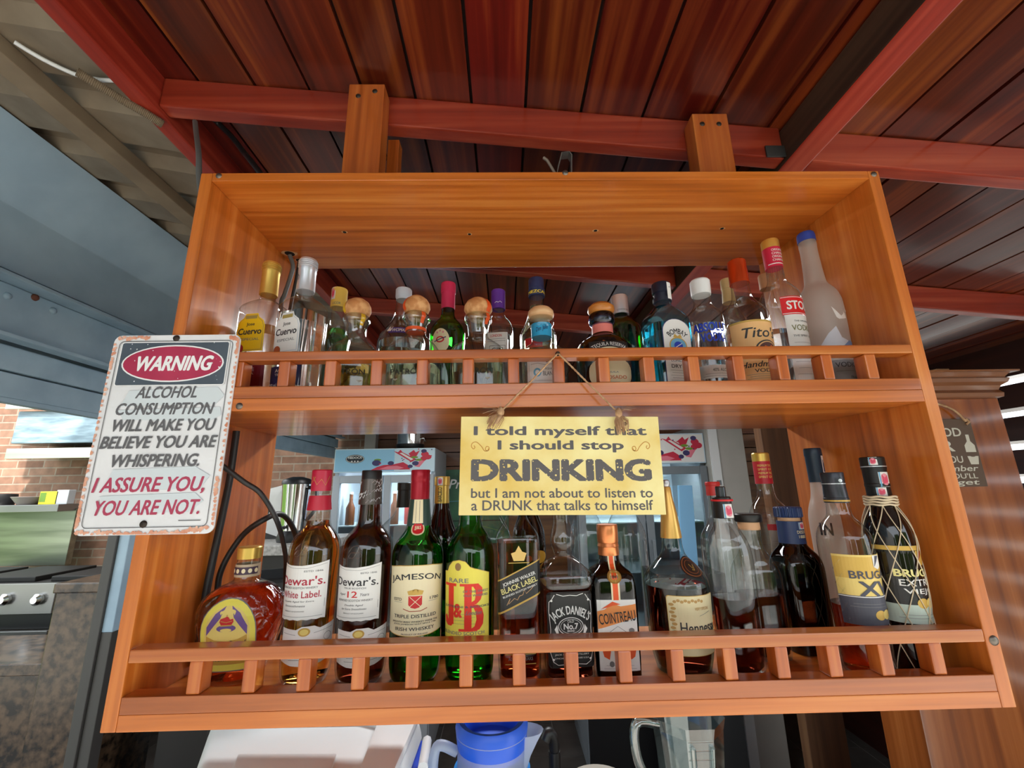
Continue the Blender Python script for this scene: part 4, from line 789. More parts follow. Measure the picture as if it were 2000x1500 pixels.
B.label('l', [('E', 0, .55, .95, 1.3, CREAM, 0), (T_, 'TEQUILA', 0, .50, .38, .07, GREYI, 1), (T_, 'REPOSADO', .06, .33, .62, .12, mat('ink_orange', rgb(214, 110, 60), .5), 1, {'b': .02}), (T_, 'ONZA', -.1, .86, .5, .22, INK, 1)]+lines(1, 0, .16, .16, .4, GREYI), w=.075, cutv=6) if False else \
B.label('l', [('RR', 0, .5, 1, 1, .02, CREAM, 0), (T_, 'TEQUILA', 0, .52, .36, .07, GREYI, 1), (T_, 'REPOSADO', .04, .34, .66, .13, mat('ink_orange', rgb(214, 110, 60), .5), 1, {'b': .02}), (T_, 'S', -.2, .86, .16, .2, INK, 1)]+lines(1, 0, .16, .16, .4, GREYI), w=.075)

B = Bottle('u14', 'gin_bottle', 'light blue square gin bottle with black cap and white arched label', BLUEGL, BLUEL, {'cap': mat('cap_blue_black', rgb(22, 28, 48), .35)})
arch2 = [(-.5, 0), (.5, 0), (.5, .80)]+[(.5*math.cos(PI*i/12), .80+.20*math.sin(PI*i/12)) for i in range(1, 12)]+[(-.5, .80)]
B.label('l', [('P', arch2, NAVY, 0), ('P', [(x*.95, .5+(y-.5)*.985) for x, y in arch2], PAPER, 1), (T_, 'BOMBAY', 0, .80, .72, .085, INK, 2, {'arc': .42, 'b': .02}),
    ('E', 0, .575, .62, .26, GOLDI, 2), ('E', 0, .575, .54, .225, PALEBLUE, 3), ('E', 0, .575, .3, .125, BLUEI, 4), ('L', [(-.12, .54), (.12, .61)], .0012, PAPER, 5), ('P', [(-.16, .70), (-.1, .755), (0, .72), (.1, .755), (.16, .70)], GOLDI, 3), ('E', 0, .43, .2, .06, GOLDI, 2),
    (T_, 'LONDON', 0, .345, .6, .035, INK, 2), (T_, 'DRY GIN', .05, .26, .72, .055, INK, 2)]+lines(5, 0, .05, .2, .7, GREYI), w=.060)
P = B.caps['cap_p']; B.capband('cap', [('R', 0, .5, 1, 1, PAPER, 0), ('R', 0, .5, .3, .5, GREYI, 1)], (P[0][0]+.002, P[-1][0]-.003), 22, .012, 'seal_strip')
B = Bottle('u15', 'vodka_bottle', 'clear round vodka bottle with white cap and blue lettering', CLEAR, WATER, {'cap': WHITE})
B.label('l', [(T_, 'ABSOLUT', 0, .72, .98, .42, BLUEI, 0, {'b': .04}), (T_, 'VODKA', .05, .24, .72, .42, BLUEI, 0, {'b': .04})], w=.072)
B.label('b', [('R', 0, .5, 1, 1, PAPER, 0), (T_, '40% ALC./VOL.', .12, .62, .6, .24, GREYI, 1)]+lines(2, 0, .16, .34, .85, GREYI), 'base_label')
B = Bottle('u17', 'vodka_bottle', 'clear vodka bottle with copper-orange cap and peach label', CLEAR, WATER, {'cap': ORCAP})
B.label('l', [('R', 0, .5, 1, 1, PEACH, 0), ('R', 0, .985, 1, .03, GOLDI, 1), (T_, "Tito's", .08, .80, .74, .17, INK, 1, {'sh': .25}), ('E', .18, .52, .52, .31, INK, 1), ('E', .18, .52, .46, .27, PEACH, 2), ('E', .18, .52, .40, .235, mat('ink_brown', rgb(96, 56, 50), .5), 3),
    ('P', [(.02, .46), (.08, .52), (.1, .58), (.2, .56), (.26, .60), (.30, .50), (.36, .47), (.2, .43)], mat('ink_flame', rgb(236, 108, 56), .5), 4),
    (T_, 'Handmade', .02, .30, .8, .09, INK, 1, {'sh': .3}), (T_, 'VODKA', .1, .20, .5, .055, INK, 1), (T_, 'AUSTIN', .0, .03, .4, .03, INK, 1)]+lines(3, .05, .08, .145, .7, GREYI))
B = Bottle('u18', 'vodka_bottle', 'tall clear vodka bottle with gold cap, red neck band and red and white label', CLEAR, WATER, {'cap': GOLDCAP, 'neck_band': mat('band_red', rgb(206, 36, 70), .4)})
DATA_Z = B.d['caps'][1][1]
B.capband('neck_band', [(T_, w_, .1, yy, .9, .13, PAPER, 0) for w_, yy in (('ORIGINAL', .85), ('CHANGE', .66), ('ORIGINAL', .47), ('CHANGE', .28))]+[('R', 0, .08, 1.4, .05, PAPER, 0)], (DATA_Z[0][0]+.002, DATA_Z[-1][0]-.002), 0, .028)
B.label('l', [('R', 0, .5, 1, 1, mat('label_red', rgb(222, 26, 32), .4), 0), ('R', 0, .94, .97, .03, PAPER, 1), ('R', 0, .06, .97, .03, PAPER, 1), (T_, 'STOLI', .04, .5, .8, .48, PAPER, 1, {'b': .035})], ang=14, w=.064)
B.label('b', [('R', 0, .5, 1, 1, PAPER, 0), (T_, 'THE ORIGINAL', .05, .90, .6, .025, GREYI, 1), (T_, 'VODKA', .06, .80, .82, .085, mat('ink_olive', rgb(120, 120, 70), .5), 1, {'b': .01}), (T_, 'THE SPIRIT OF', 0, .68, .7, .03, GREYI, 1)]+lines(3, 0, .45, .58, .7, GREYI)+lines(3, 0, .12, .3, .8, GREYI), 'lower_label', ang=14)
z = DATA_Z[0][0]
m = MB()
for q in range(22):
    a = 2*PI*q/22; m.tube([((B.r(z-.002)+.0003)*math.sin(a), -(B.r(z-.002)+.0003)*math.cos(a), z-.002), ((B.r(z-.02)+.0003)*math.sin(a), -(B.r(z-.02)+.0003)*math.cos(a), z-.02)], .0009, 5)
m.build('neck_flutes', CLEAR, B.root, smooth=60)
B = Bottle('u19', 'vodka_bottle', 'tall frosted vodka bottle with blue top and white birds, rightmost on the upper shelf', FROST, None, {'cap': mat('cap_blue', rgb(44, 74, 170), .45)})
bird = [(-.5, .95), (-.1, .45), (.05, .30), (.3, .5), (.28, .62), (.42, .5), (.5, .2), (.2, .12), (-.15, .08), (-.3, .2)]
B.label('d', [('P', [(x*.7-.1, y*.8) for x, y in bird], PAPER, 0), ('P', [(x*.25+.42, y*.4+.5) for x, y in bird], PAPER, 0)], 'bird_print', ang=16, w=.042)
B.label('l', [('P', [(-.5, 0), (-.5, .30), (-.2, .75), (0, .95), (.1, .6), (.3, .5), (.5, .2), (.5, 0)], mat('print_snow', rgb(214, 220, 232), .5), 0), ('P', [(.05, .3), (.3, .52), (.5, .5), (.5, .0), (.2, .1)], mat('print_alpine', rgb(120, 148, 196), .5), 1)], 'mountain_print', ang=-10, w=.070)
B.label('b', [('R', 0, .5, 1, 1, GREYL, 0), (T_, 'VODKA', 0, .76, .8, .24, INK, 1), (T_, 'FRANCE', .2, .14, .4, .14, INK, 1)]+lines(1, 0, .45, .45, .8, INK), ang=6)

# ---------------- upper shelf, back row
B = Bottle('u3', 'liqueur_bottle', 'clear bottle with yellow screw cap behind the yellow-ribboned cork bottle', CLEAR, GREENL, {'cap': mat('cap_yellow', rgb(232, 200, 96), .4)})
zc = B.d['caps'][0][1]; B.capband('cap', stampart(), (zc[0][0]+.016, zc[-1][0]-.001), -28, .012, 'tax_stamp'); B.capband('cap', [(T_, 'LICOR', 0, .5, .9, .8, GREYI, 0)], (zc[0][0]+.003, zc[0][0]+.010), 5, .02)
B = Bottle('u5', 'tequila_bottle', 'rounded clear bottle with pale grey cap and purple strip label', CLEAR, WATER, {'cap': LGREY})
B.label('l', [('R', 0, .5, 1, 1, mat('label_violet', rgb(66, 52, 140), .5), 0), (T_, 'WOMAN', .08, .5, .8, .6, PAPER, 1, {'sh': .2}), ('P', [(-.62, .4), (-.5, 1.3), (-.42, .7), (-.3, 1.2), (-.38, .3)], PAPER, 1)], w=.04)
B = Bottle('u7', 'liqueur_bottle', 'green glass bottle with pink cap and cream oval label', GREENGL, GREENL, {'cap': PINKC})
B.label('l', [('E', 0, .45, 1, 1.2, CREAM, 0), ('E', 0, .52, .46, .3, REDI, 1), ('E', 0, .52, .3, .18, CREAM, 2), ('L', [(-.32, .44), (.32, .62)], .002, NAVY, 3), ('E', -.16, .86, .1, .1, STAMP, 1), ('E', 0, .93, .1, .1, STAMP, 1), ('E', .16, .86, .1, .1, STAMP, 1)], ang=-16, w=.040)
B = Bottle('u9', 'gin_bottle', 'clear gin bottle with purple cap banded in yellow', CLEAR, WATER, {'cap': PURPLE})
zc = B.d['caps'][0][1]; yb = mat('band_yellow', rgb(246, 222, 60), .4)
for z_ in (zc[0][0]+.003, zc[-1][0]-.003): MB().lathe([(z_-.002, zc[-1][1]+.0007), (z_-.002, zc[-1][1]+.0012), (z_+.002, zc[-1][1]+.0012), (z_+.002, zc[-1][1]+.0007)], 32).build('cap_band', yb, B.caps['cap'], smooth=40)
B.capband('cap', [('L', [(-.4, .3), (-.2, .6), (0, .4), (.2, .7), (.4, .4)], .001, PAPER, 0)], (zc[0][0]+.008, zc[0][0]+.018), 10, .02)
B.label('l', [('R', 0, .5, 1, 1, PAPER, 0), (T_, 'LONDON', 0, .85, .5, .12, REDI, 1), ('L', [(-.4, .70), (.4, .70)], .0005, NAVY, 1), ('L', [(-.4, .6), (.4, .6)], .0005, NAVY, 1), ('OR', .05, .2, .7, .4, .001, .0008, INK, 1), (T_, 'GIN', .05, .2, .5, .2, INK, 1)], w=.048)
B = Bottle('u10', 'tequila_bottle', 'tall clear bottle with dark blue screw cap behind the blue-banded tequila', CLEAR, PALEG, {'cap': mat('cap_dark_blue', rgb(34, 52, 96), .35)})
zc = B.d['caps'][0][1]; B.capband('cap', [(T_, 'MEZCAL', 0, .5, 1, .7, mat('ink_lemon', rgb(240, 220, 60), .5), 0, {'b': .03})], (zc[0][0]+.002, zc[0][0]+.012), 0, .05)
B.label('l', [('R', 0, .5, 1, 1, REDI, 0)], ang=-20)
B = Bottle('u13', 'gin_bottle', 'green round-shouldered gin bottle with silver screw cap and round boss', DGREEN, GREENL, {'cap': SILV})
zc = B.d['caps'][0][1]; B.capband('cap', [(T_, 'LONDON DRY', 0, .5, 1, .8, GREYI, 0)], (zc[0][0]+.004, zc[0][0]+.009), 5, .026)
B.label(None, [('O', 0, .5, 1, 1, .0022, GREENGL, 2)], 'round_boss', ang=8, w=.032, z=(.160, .192))
Bottle('u16', 'spirit_bottle', 'clear bottle with beige gold cap half hidden behind the copper-capped vodka', CLEAR, WATER, {'cap': mat('cap_beige', rgb(200, 180, 130), .4)})
Bottle('u21', 'spirit_bottle', 'clear bottle with tan cork stopper half hidden behind the red-banded vodka', CLEAR, WATER, {'cap': mat('cap_tan', rgb(196, 150, 112), .5)})

# ---------------- lower shelf, front row
def diamond(a, r, z):
    if 0.045 < z < 0.150:
        u = (a*7/PI); v = (z-0.045)/0.105*3.2
        p = abs(((u+v) % 1)-.5); q = abs(((u-v) % 1)-.5)
        k = math.sin(PI*(z-0.045)/0.105)**.5
        return 1-0.06*k*max(0, 1-min(p, q)*7)
    if z < 0.035: return 1-0.02*max(0, 1-abs(((a*12/PI) % 1)-.5)*5)
    return 1
B = Bottle('l1', 'whisky_bottle', 'round cut-glass whisky bottle with gold cap and domed yellow label, leftmost on the lower shelf', CLEAR, REDDISH, {'cap': GOLDCAP, 'collar': CLEAR, 'neck_label': mat('neck_paper', rgb(196, 178, 150), .5)}, carve=diamond)
P = B.caps['neck_label_p']
B.capband('neck_label', [('R', 0, .5, 1, .6, mat('ink_plum', rgb(70, 52, 72), .5), 0)]+[('E', -.42+.21*i, .5, .13, .36, CREAM, 1) for i in range(5)], (P[0][0], P[-1][0]), 5, .045)
dome = [(-.5, .0), (.5, .0), (.5, .55)]+[(.5*math.cos(PI*i/14), .55+.45*math.sin(PI*i/14)) for i in range(1, 14)]+[(-.5, .55)]
def dm(f, dy=0): return [(x*f, .5+(y-.5)*f+dy) for x, y in dome]
VIO = mat('print_violet', rgb(112, 84, 150), .5); LG = mat('print_light_gold', rgb(236, 214, 120), .5); DG = mat('print_deep_gold', rgb(206, 166, 70), .5)
B.label('l', [('P', dome, GREYI, 0), ('P', dm(.97), LYEL, 1), ('P', dm(.80), LG, 2), ('P', [(-.36, .50), (-.36, .62), (-.22, .80), (-.05, .90), (-.12, .74), (-.28, .58)], VIO, 3), ('P', [(.36, .50), (.36, .62), (.22, .80), (.05, .90), (.12, .74), (.28, .58)], VIO, 3),
    ('P', [(-.36, .10), (.36, .10), (.36, .50), (.2, .44), (0, .42), (-.2, .44), (-.36, .50)], DG, 3), ('E', 0, .60, .34, .10, VIO, 4), ('E', 0, .575, .2, .05, LG, 5),
    ('P', [(-.09, .645), (.09, .645), (.125, .69), (.11, .73), (.06, .72), (.03, .75), (0, .765), (-.03, .75), (-.06, .72), (-.11, .73), (-.125, .69)], REDI, 5), ('R', 0, .640, .20, .018, GOLDI, 6), ('E', 0, .775, .03, .02, GOLDI, 6), ('L', [(-.1, .70), (0, .68), (.1, .70)], .0008, GOLDI, 6),
    (T_, 'Crown Royal', 0, .385, .66, .085, INK, 4, {'sh': .3}), (T_, 'BLENDED', 0, .25, .3, .03, INK, 4), (T_, 'CANADIAN WHISKY', .0, .17, .55, .04, INK, 4)]+[('E', 0, .105, .5, .012, GOLDI, 4)], ang=9, w=.082, cutv=8)
def scotch(k, label, gmat, lq, caps, art, neck):
    B = Bottle(k, 'whisky_bottle', label, gmat, lq, caps)
    top = [(-.5, 0)]+[(-.5+i/12, 0.012*(i % 2)) for i in range(1, 12)]+[(.5, 0), (.5, 1.0), (.25, .95), (0, .925), (-.25, .93), (-.5, .96)]
    B.label('l', [('P', top, PAPER, 0), ('L', [(-.44, .06), (.44, .06)], .0005, GREYI, 1), ('L', [(-.46, .93), (-.2, .885), (.1, .88), (.46, .95)], .0004, GREYI, 1), ('L', [(.46, .2), (.46, .34)], .0005, GREYI, 1)]+art, w=.082)
    low = [(-.5, .12), (-.25, .03), (0, 0), (.25, .03), (.5, .12), (.5, .95), (.2, .86), (.1, .93), (-.1, .93), (-.2, .86), (-.5, .90)]
    B.label('b', [('P', low, PAPER, 0), ('E', -.06, .80, .2, .2, GOLDI, 1), ('E', -.06, .80, .14, .14, LG, 2), ('L', [(-.45, .78), (-.2, .74)], .0005, GREYI, 1), ('L', [(.1, .76), (.45, .82)], .0005, GREYI, 1), ('O', .36, .62, .16, .2, .0006, GREYI, 1),
        (T_, 'BLENDED', -.02, .45, .5, .1, GREYI, 1)]+lines(3, 0, .16, .32, .6, GREYI), 'lower_label', w=.086)
    # raised monogram on the shoulder
    z = B.d['lab']['l'][3]+.012; S = B.surf(-.15, None, B.r(z))
    P = [(-.012, .004), (-.006, .012), (.004, .014), (.002, .004), (-.004, -.004), (-.011, -.002), (-.006, .004), (.004, .004), (.011, .008), (.008, .012), (.004, .006), (.010, .001), (.006, -.004), (.0, -.003)]
    MB().tube([S(x, z+y, .0006) for x, y in spline([(a, b2, 0) for a, b2 in P], 5) for _ in (0,)] if False else [S(v.x, z+v.y, .0008) for v in spline([(a, b2, 0) for a, b2 in P], 5)], .0009, 6).build('raised_monogram', gmat, B.root, smooth=60)
    neck(B); return B
def neck1(B):
    z0 = B.caps['cap_p'][0][0]
    B.capband('cap', [('L', [(-.45, .35), (-.2, .75), (-.35, .75), (-.1, .25), (.1, .6), (.3, .2), (.5, .8)], .0008, GOLDI, 0)], (z0+.004, B.caps['cap_p'][-1][0]-.006), 10, .034)
    MB().lathe([(B.caps['cap_p'][-1][0]-.001, .0150), (B.caps['cap_p'][-1][0]+.0004, .0142)], 32).build('cap_top', GOLDCAP, B.caps['cap'])
scotch('l2', 'amber whisky bottle with red cap and white label lettered in red', CLEAR, AMBER, {'cap': mat('cap_crimson', rgb(186, 32, 66), .35), 'neck_band': mat('neck_crimson', rgb(190, 36, 60), .4)},
    [(T_, 'ESTD 1846', .22, .83, .34, .03, GREYI, 1), (T_, "Dewar's.", -.02, .665, .94, .155, mat('ink_crimson', rgb(176, 40, 64), .5), 1), (T_, 'BLENDED SCOTCH WHISKY', -.05, .545, .74, .036, GREYI, 1), (T_, 'White Label.', -.02, .43, .82, .115, mat('ink_crimson', (0, 0, 0)), 1),
     (T_, 'Double Aged for Extra', -.04, .31, .62, .035, GREYI, 1, {'sh': .3}), (T_, 'Smoothness', -.1, .24, .44, .035, GREYI, 1, {'sh': .3}), (T_, 'PRODUCT OF SCOTLAND', -.1, .15, .42, .02, GREYI, 1)], neck1)
def neck2(B):
    P = B.caps['neck_band_p']; m = MB()
    for q in range(26):
        a = R_.uniform(-1.6, 1.6); z = R_.uniform(P[0][0]+.004, P[-1][0]-.003); S = B.surf(a, P, .018); s_ = R_.uniform(.003, .006)
        m.tube([S(-s_, z-s_*.5, .0005), S(0, z+s_*.6, .0007), S(s_*.6, z-s_*.2, .0007), S(s_, z+s_*.7, .0005)], .0005, 4)
    m.build('embossed_script', SILV, B.caps['neck_band'])
scotch('l3', 'dark whisky bottle with black cap, silver script neck and white label numbered in red', DARKGL if False else CLEAR, DARKBR, {'cap': BLACK, 'neck_band': mat('neck_pewter', rgb(96, 88, 84), .25, .6)},
    [(T_, 'ESTD 1846', .26, .83, .3, .03, GREYI, 1), (T_, "Dewar's.", 0, .68, .90, .15, INK, 1), (T_, 'TRUE SCOTCH', 0, .565, .44, .03, GREYI, 1), (T_, 'Aged', -.26, .455, .15, .05, GREYI, 1, {'sh': .3}), (T_, '12', -.03, .46, .2, .11, REDI, 1), (T_, 'Years', .2, .455, .17, .05, GREYI, 1, {'sh': .3}),
     (T_, 'BLENDED SCOTCH WHISKY', 0, .355, .72, .036, GREYI, 1), (T_, 'Double Aged', 0, .27, .36, .04, GREYI, 1, {'sh': .3}), (T_, 'for Extra Smoothness', 0, .21, .5, .035, GREYI, 1, {'sh': .3}), (T_, 'PRODUCT OF SCOTLAND', 0, .135, .4, .02, GREYI, 1)], neck2)
B = Bottle('l4', 'whiskey_bottle', 'green whiskey bottle with dark red screw cap, cream label and red shield', GREENGL, GREENL, {'cap': REDCAP, 'neck_band': DKGREEN})
P = B.caps['neck_band_p']; zc = B.caps['cap_p'][-1][0]
for q in range(4): MB().lathe([(zc-.003-.0042*q-.0012, .0152), (zc-.003-.0042*q, .0159), (zc-.003-.0042*q+.0012, .0152)], 34).build('cap_ridge', REDCAP, B.caps['cap'], smooth=60)
B.capband('neck_band', [('R', 0, .5, 1, 1, CREAM, 0), ('L', [(-.2, .05), (-.2, .95)], .0006, GREYI, 1), ('L', [(.15, .05), (.15, .95)], .0006, GREYI, 1)], (B.d['lab']['n'][2], B.d['lab']['n'][3]), 4, .016, 'neck_label')
B.label('d', [('E', 0, .5, 1, 1, CREAM, 1), ('E', 0, .5, .82, .82, REDI, 2), (T_, 'JJ&S', 0, .5, .5, .3, CREAM, 3)], 'neck_seal', ang=6, w=.0215, cutv=4)
lab4 = [(-.5, .04), (-.25, .01), (0, 0), (.25, .01), (.5, .04), (.5, .97), (.25, .995), (0, 1), (-.25, .995), (-.5, .97)]
B.label('l', [('P', lab4, GOLDI, 0), ('P', [(x*.975, .5+(y-.5)*.98) for x, y in lab4], CREAM, 1), (T_, 'JAMESON', 0, .825, .86, .11, INK, 2, {'arc': 1.9}),
    ('P', [(-.1, .56), (.1, .56), (.1, .44), (.06, .40), (0, .385), (-.06, .40), (-.1, .44)], REDI, 2), ('L', [(-.08, .55), (.08, .41)], .0009, CREAM, 3), ('L', [(.08, .55), (-.08, .41)], .0009, CREAM, 3), ('P', [(-.1, .575), (.1, .575), (.12, .63), (.05, .60), (0, .66), (-.05, .60), (-.12, .63)], GOLDI, 2),
    ('L', [(-.18, .385), (-.08, .35), (.08, .35), (.18, .385)], .0012, mat('ink_brick', rgb(176, 96, 70), .5), 2), (T_, 'ESTD', -.28, .515, .15, .04, INK, 2), (T_, '1780', .30, .515, .16, .04, INK, 2), ('L', [(-.35, .475), (-.2, .475)], .0004, GREYI, 2), ('L', [(.2, .475), (.36, .475)], .0004, GREYI, 2),
    (T_, 'TRIPLE DISTILLED', 0, .28, .68, .048, INK, 2), (T_, 'SMOOTH IRISH WHISKEY MADE THE', 0, .205, .74, .024, INK, 2), (T_, 'JOHN JAMESON WAY SINCE 1780', 0, .17, .68, .024, INK, 2), (T_, 'IRISH WHISKEY', 0, .105, .62, .048, INK, 2), (T_, 'PRODUCT OF IRELAND', 0, .035, .4, .018, INK, 2)], ang=8, w=.104)
B = Bottle('l5', 'whisky_bottle', 'green whisky bottle with bright yellow label and large red initials', GREENGL, GREENL, {'cap': REDCAP})
lab5 = [(-.5, 0), (.5, 0), (.5, .80), (.22, .80), (.17, .90), (.08, .98), (0, 1), (-.08, .98), (-.17, .90), (-.22, .80), (-.5, .80)]
lab5 = [(-.5, 0), (.5, 0), (.5, .82), (.14, .83), (.11, .91), (.02, .98), (-.10, 1.0), (-.24, .98), (-.34, .91), (-.38, .85), (-.5, .84)]
BIGR = mat('ink_big_red', rgb(232, 48, 30), .45); LEMON = mat('label_lemon', rgb(240, 226, 92), .5)
B.label('l', [('P', lab5, GOLDI, 0), ('P', [(x*.975, .5+(y-.5)*.985) for x, y in lab5], LEMON, 1), ('E', -.12, .91, .12, .10, mat('ink_bronze', rgb(150, 116, 70), .5), 2), (T_, 'RARE', -.12, .735, .40, .055, GREYI, 2),
    ('R', -.30, .68, .30, .035, BIGR, 3), ('R', -.27, .43, .13, .48, BIGR, 3), ('P', [(-.205, .30), (-.205, .21), (-.26, .165), (-.36, .165), (-.43, .20), (-.45, .27), (-.40, .30), (-.36, .27), (-.335, .235), (-.335, .30)], BIGR, 3),
    ('R', .09, .68, .34, .03, BIGR, 3), ('R', .07, .40, .13, .58, BIGR, 3), ('R', .07, .125, .34, .03, BIGR, 3)]+
    [('P', [(.13, .695), (.26, .69), (.33, .64), (.34, .57), (.30, .49), (.22, .44), (.13, .43), (.13, .465), (.19, .49), (.21, .55), (.20, .62), (.16, .66), (.13, .66)], BIGR, 3),
     ('P', [(.13, .44), (.24, .43), (.33, .38), (.365, .29), (.35, .19), (.28, .125), (.13, .11), (.13, .145), (.19, .17), (.225, .25), (.21, .34), (.17, .395), (.13, .405)], BIGR, 3),
     (T_, '&', -.12, .36, .17, .17, BIGR, 3, {'b': .05}), (T_, 'JUSTERINI & BROOKS', .02, .405, .92, .036, mat('ink_slate', rgb(74, 84, 96), .5), 4), (T_, 'OF THE FINEST', .22, .60, .48, .03, GREYI, 4), (T_, 'OLD WHISKIES', .22, .55, .46, .03, GREYI, 4), (T_, "London", .18, .335, .28, .05, GREYI, 4, {'sh': .4}), (T_, 'BLENDED SCOTCH', -.04, .085, .84, .04, GREYI, 2), (T_, 'WHISKY', -.1, .03, .34, .03, GREYI, 2)]+lines(4, -.1, .2, .32, .6, GREYI, .0003, 2), ang=-8, w=.086)
B = Bottle('l6', 'whisky_bottle', 'square red-brown whisky bottle with slanted black label edged in gold', CLEAR, REDDISH, {'cap': BLACK})
zb_ = B.d['lab']['l']
B.label('l', [('P', [(-.5, .0), (.5, .36), (.5, 1.0), (-.5, .62)], GOLDI, 0), ('P', [(-.5, .035), (.5, .395), (.5, .975), (-.5, .595)], BLKP, 1)]+
    [(T_, tx, cx, cy_, w_, h_, mm, 2, {'rot': .33}) for tx, cx, cy_, w_, h_, mm in (('JOHNNIE WALKER', .0, .635, .82, .085, PAPER), ('BLACK LABEL', .0, .53, .90, .10, mat('ink_pale_gold', rgb(236, 226, 150), .5)), ('BLENDED SCOTCH WHISKY', .02, .43, .86, .035, PAPER))]+
    [('L', [(-.3, .18), (-.22, .30), (-.26, .2), (-.12, .30), (-.05, .27), (.0, .34), (.08, .36), (.12, .46), (.16, .38), (.28, .46), (.34, .52)], .0008, mat('ink_tan', rgb(206, 160, 110), .5), 2)], w=.080)
B.label('c', [('P', [(-.3, 0), (.3, 0), (.45, .5), (.2, .6), (0, 1), (-.2, .6), (-.45, .5)], mat('ink_bright_gold', rgb(226, 190, 110), .4), 0), ('R', 0, -.12, 1.2, .05, GOLDI, 0)], 'crest')
B.label('b', [('R', 0, .9, 1, .07, GOLDI, 0), ('R', 0, .15, 1, .07, GOLDI, 0), (T_, 'AGED 12 YEARS', 0, .55, .8, .25, GREYI, 0)], 'age_band', z=(.024, .042))
B = Bottle('l7', 'whiskey_bottle', 'square clear-necked whiskey bottle with black label in white script beside the copper-capped liqueur', CLEAR, DARKBR, {'cap': BLACK})
def fil(sx): return [('L', [(sx*.34, .96), (sx*.40, .90), (sx*.46, .86), (sx*.47, .74), (sx*.44, .5), (sx*.46, .2), (sx*.40, .08), (sx*.3, .04)], .0009, PAPER, 2), ('E', sx*.41, .88, .05, .03, PAPER, 2), ('E', sx*.40, .11, .05, .03, PAPER, 2)]
B.label('l', [('RR', 0, .5, 1, 1, .005, BLKP, 0), ('L', [(-.3, .97), (-.15, .94), (0, .95), (.15, .94), (.3, .97)], .0010, PAPER, 2), ('L', [(-.3, .04), (0, .055), (.3, .04)], .0009, PAPER, 2), (T_, "JACK DANIEL'S", 0, .735, .90, .155, PAPER, 2, {'arc': .62, 'b': .03}),
    ('O', 0, .535, .56, .24, .0012, PAPER, 2), ('O', 0, .535, .46, .19, .0006, PAPER, 2), (T_, 'OLD', 0, .60, .14, .035, PAPER, 2), (T_, 'No.7', 0, .535, .32, .08, PAPER, 2, {'b': .03}), (T_, 'BRAND', 0, .475, .16, .025, PAPER, 2), ('P', [(-.30, .56), (-.36, .50), (-.30, .42), (-.18, .40), (-.27, .45)], PAPER, 2), ('P', [(.30, .56), (.36, .50), (.30, .42), (.18, .40), (.27, .45)], PAPER, 2),
    (T_, 'Tennessee', 0, .335, .62, .075, PAPER, 2, {'b': .03}), (T_, 'WHISKEY', 0, .26, .44, .05, PAPER, 2), (T_, "JACK DANIEL DISTILLERY", 0, .17, .74, .028, PAPER, 2), (T_, 'LYNCHBURG, TENNESSEE U.S.A.', 0, .125, .74, .022, PAPER, 2)]+fil(1)+fil(-1), w=.080, z=(.0215, .128))
z = B.d['lab']['s'][2]
B.label('s', [('L', [(-.4, .3), (-.3, .7), (-.2, .35), (-.1, .7), (0, .35), (.1, .7), (.2, .35), (.3, .7), (.4, .3)], .0011, CLEAR, 2)], 'raised_script', z=(z+.003, z+.014))
B = Bottle('l8', 'liqueur_bottle', 'square dark liqueur bottle with copper cap, orange ribbon and white label', BROWNGL, DARKGL, {'cap': COPPER})
B.label('l', [('R', 0, .5, 1, 1, GREYI, 0), ('R', 0, .5, .98, .985, PAPER, 1), ('P', [(-.49, .58), (.49, .74), (.49, .93), (.1, .90), (-.1, .95), (-.3, .86), (-.49, .83)], mat('print_orange', rgb(240, 150, 80), .5), 2), ('P', [(-.4, .86), (-.1, .97), (.1, .93), (-.1, .91)], ORANGE, 3), (T_, 'COINTREAU', 0, .745, .92, .15, INK, 4, {'rot': .10, 'b': .01}),
    ('OR', 0, .43, .5, .10, .001, .0006, GREYI, 2), ('L', [(-.3, .50), (0, .62), (.3, .50)], .0006, GREYI, 2), ('E', -.33, .5, .14, .07, GREYI, 2), ('E', .34, .56, .14, .07, GREYI, 2), ('P', [(-.42, .30), (-.2, .30), (-.25, .16), (-.38, .2)], ORANGE, 2), ('P', [(.42, .30), (.2, .30), (.28, .16), (.38, .2)], ORANGE, 2), ('E', 0, .22, .2, .12, ORANGE, 2), ('E', -.2, .1, .12, .08, GREYI, 2), ('E', .2, .1, .12, .08, GREYI, 2)]+lines(2, 0, .04, .08, .8, GREYI, .0003, 2), w=.062)
L_ = B.d['lab']['n']
zz = [L_[2]+(L_[3]-L_[2])*i/16 for i in range(17)]
vs = []; fs = []
for z in zz:
    r = B.r(z)+.0012; S = B.surf(0)
    for u in (-.0068, -.0042, .0042, .0068):
        p = S(u*(1 if r > .03 else .8), z, .0012); vs.append(p)
for i in range(16):
    for j in range(3): fs.append((4*i+j, 4*i+j+1, 4*i+j+5, 4*i+j+4))
m = MB(); m.add(vs, fs)
m.m = [0 if i % 3 != 1 else 1 for i in range(len(fs))]
m.build('neck_ribbon', [CREAM, ORANGE], B.root)
B.label('d', [('E', 0, .5, 1, 1, mat('medal_bronze', rgb(176, 128, 60), .4, .3), 8), ('E', 0, .5, .8, .8, mat('medal_gold', rgb(196, 150, 76), .4, .3), 9), (T_, '1849', 0, .5, .5, .22, INK, 10)], 'medallion', w=.0225)
B = Bottle('l9', 'cognac_bottle', 'wide-bellied dark cognac bottle with long gold neck foil and cream label', glass('pale_teal_glass', (.84, .92, .92)), DARKBR, {'cap': mat('foil_bright_gold', rgb(226, 178, 96), .3, .55), 'stopper': mat('silver_bead', rgb(190, 190, 196), .3, .6)})
VINE = mat('print_vine_gold', rgb(196, 156, 92), .5)
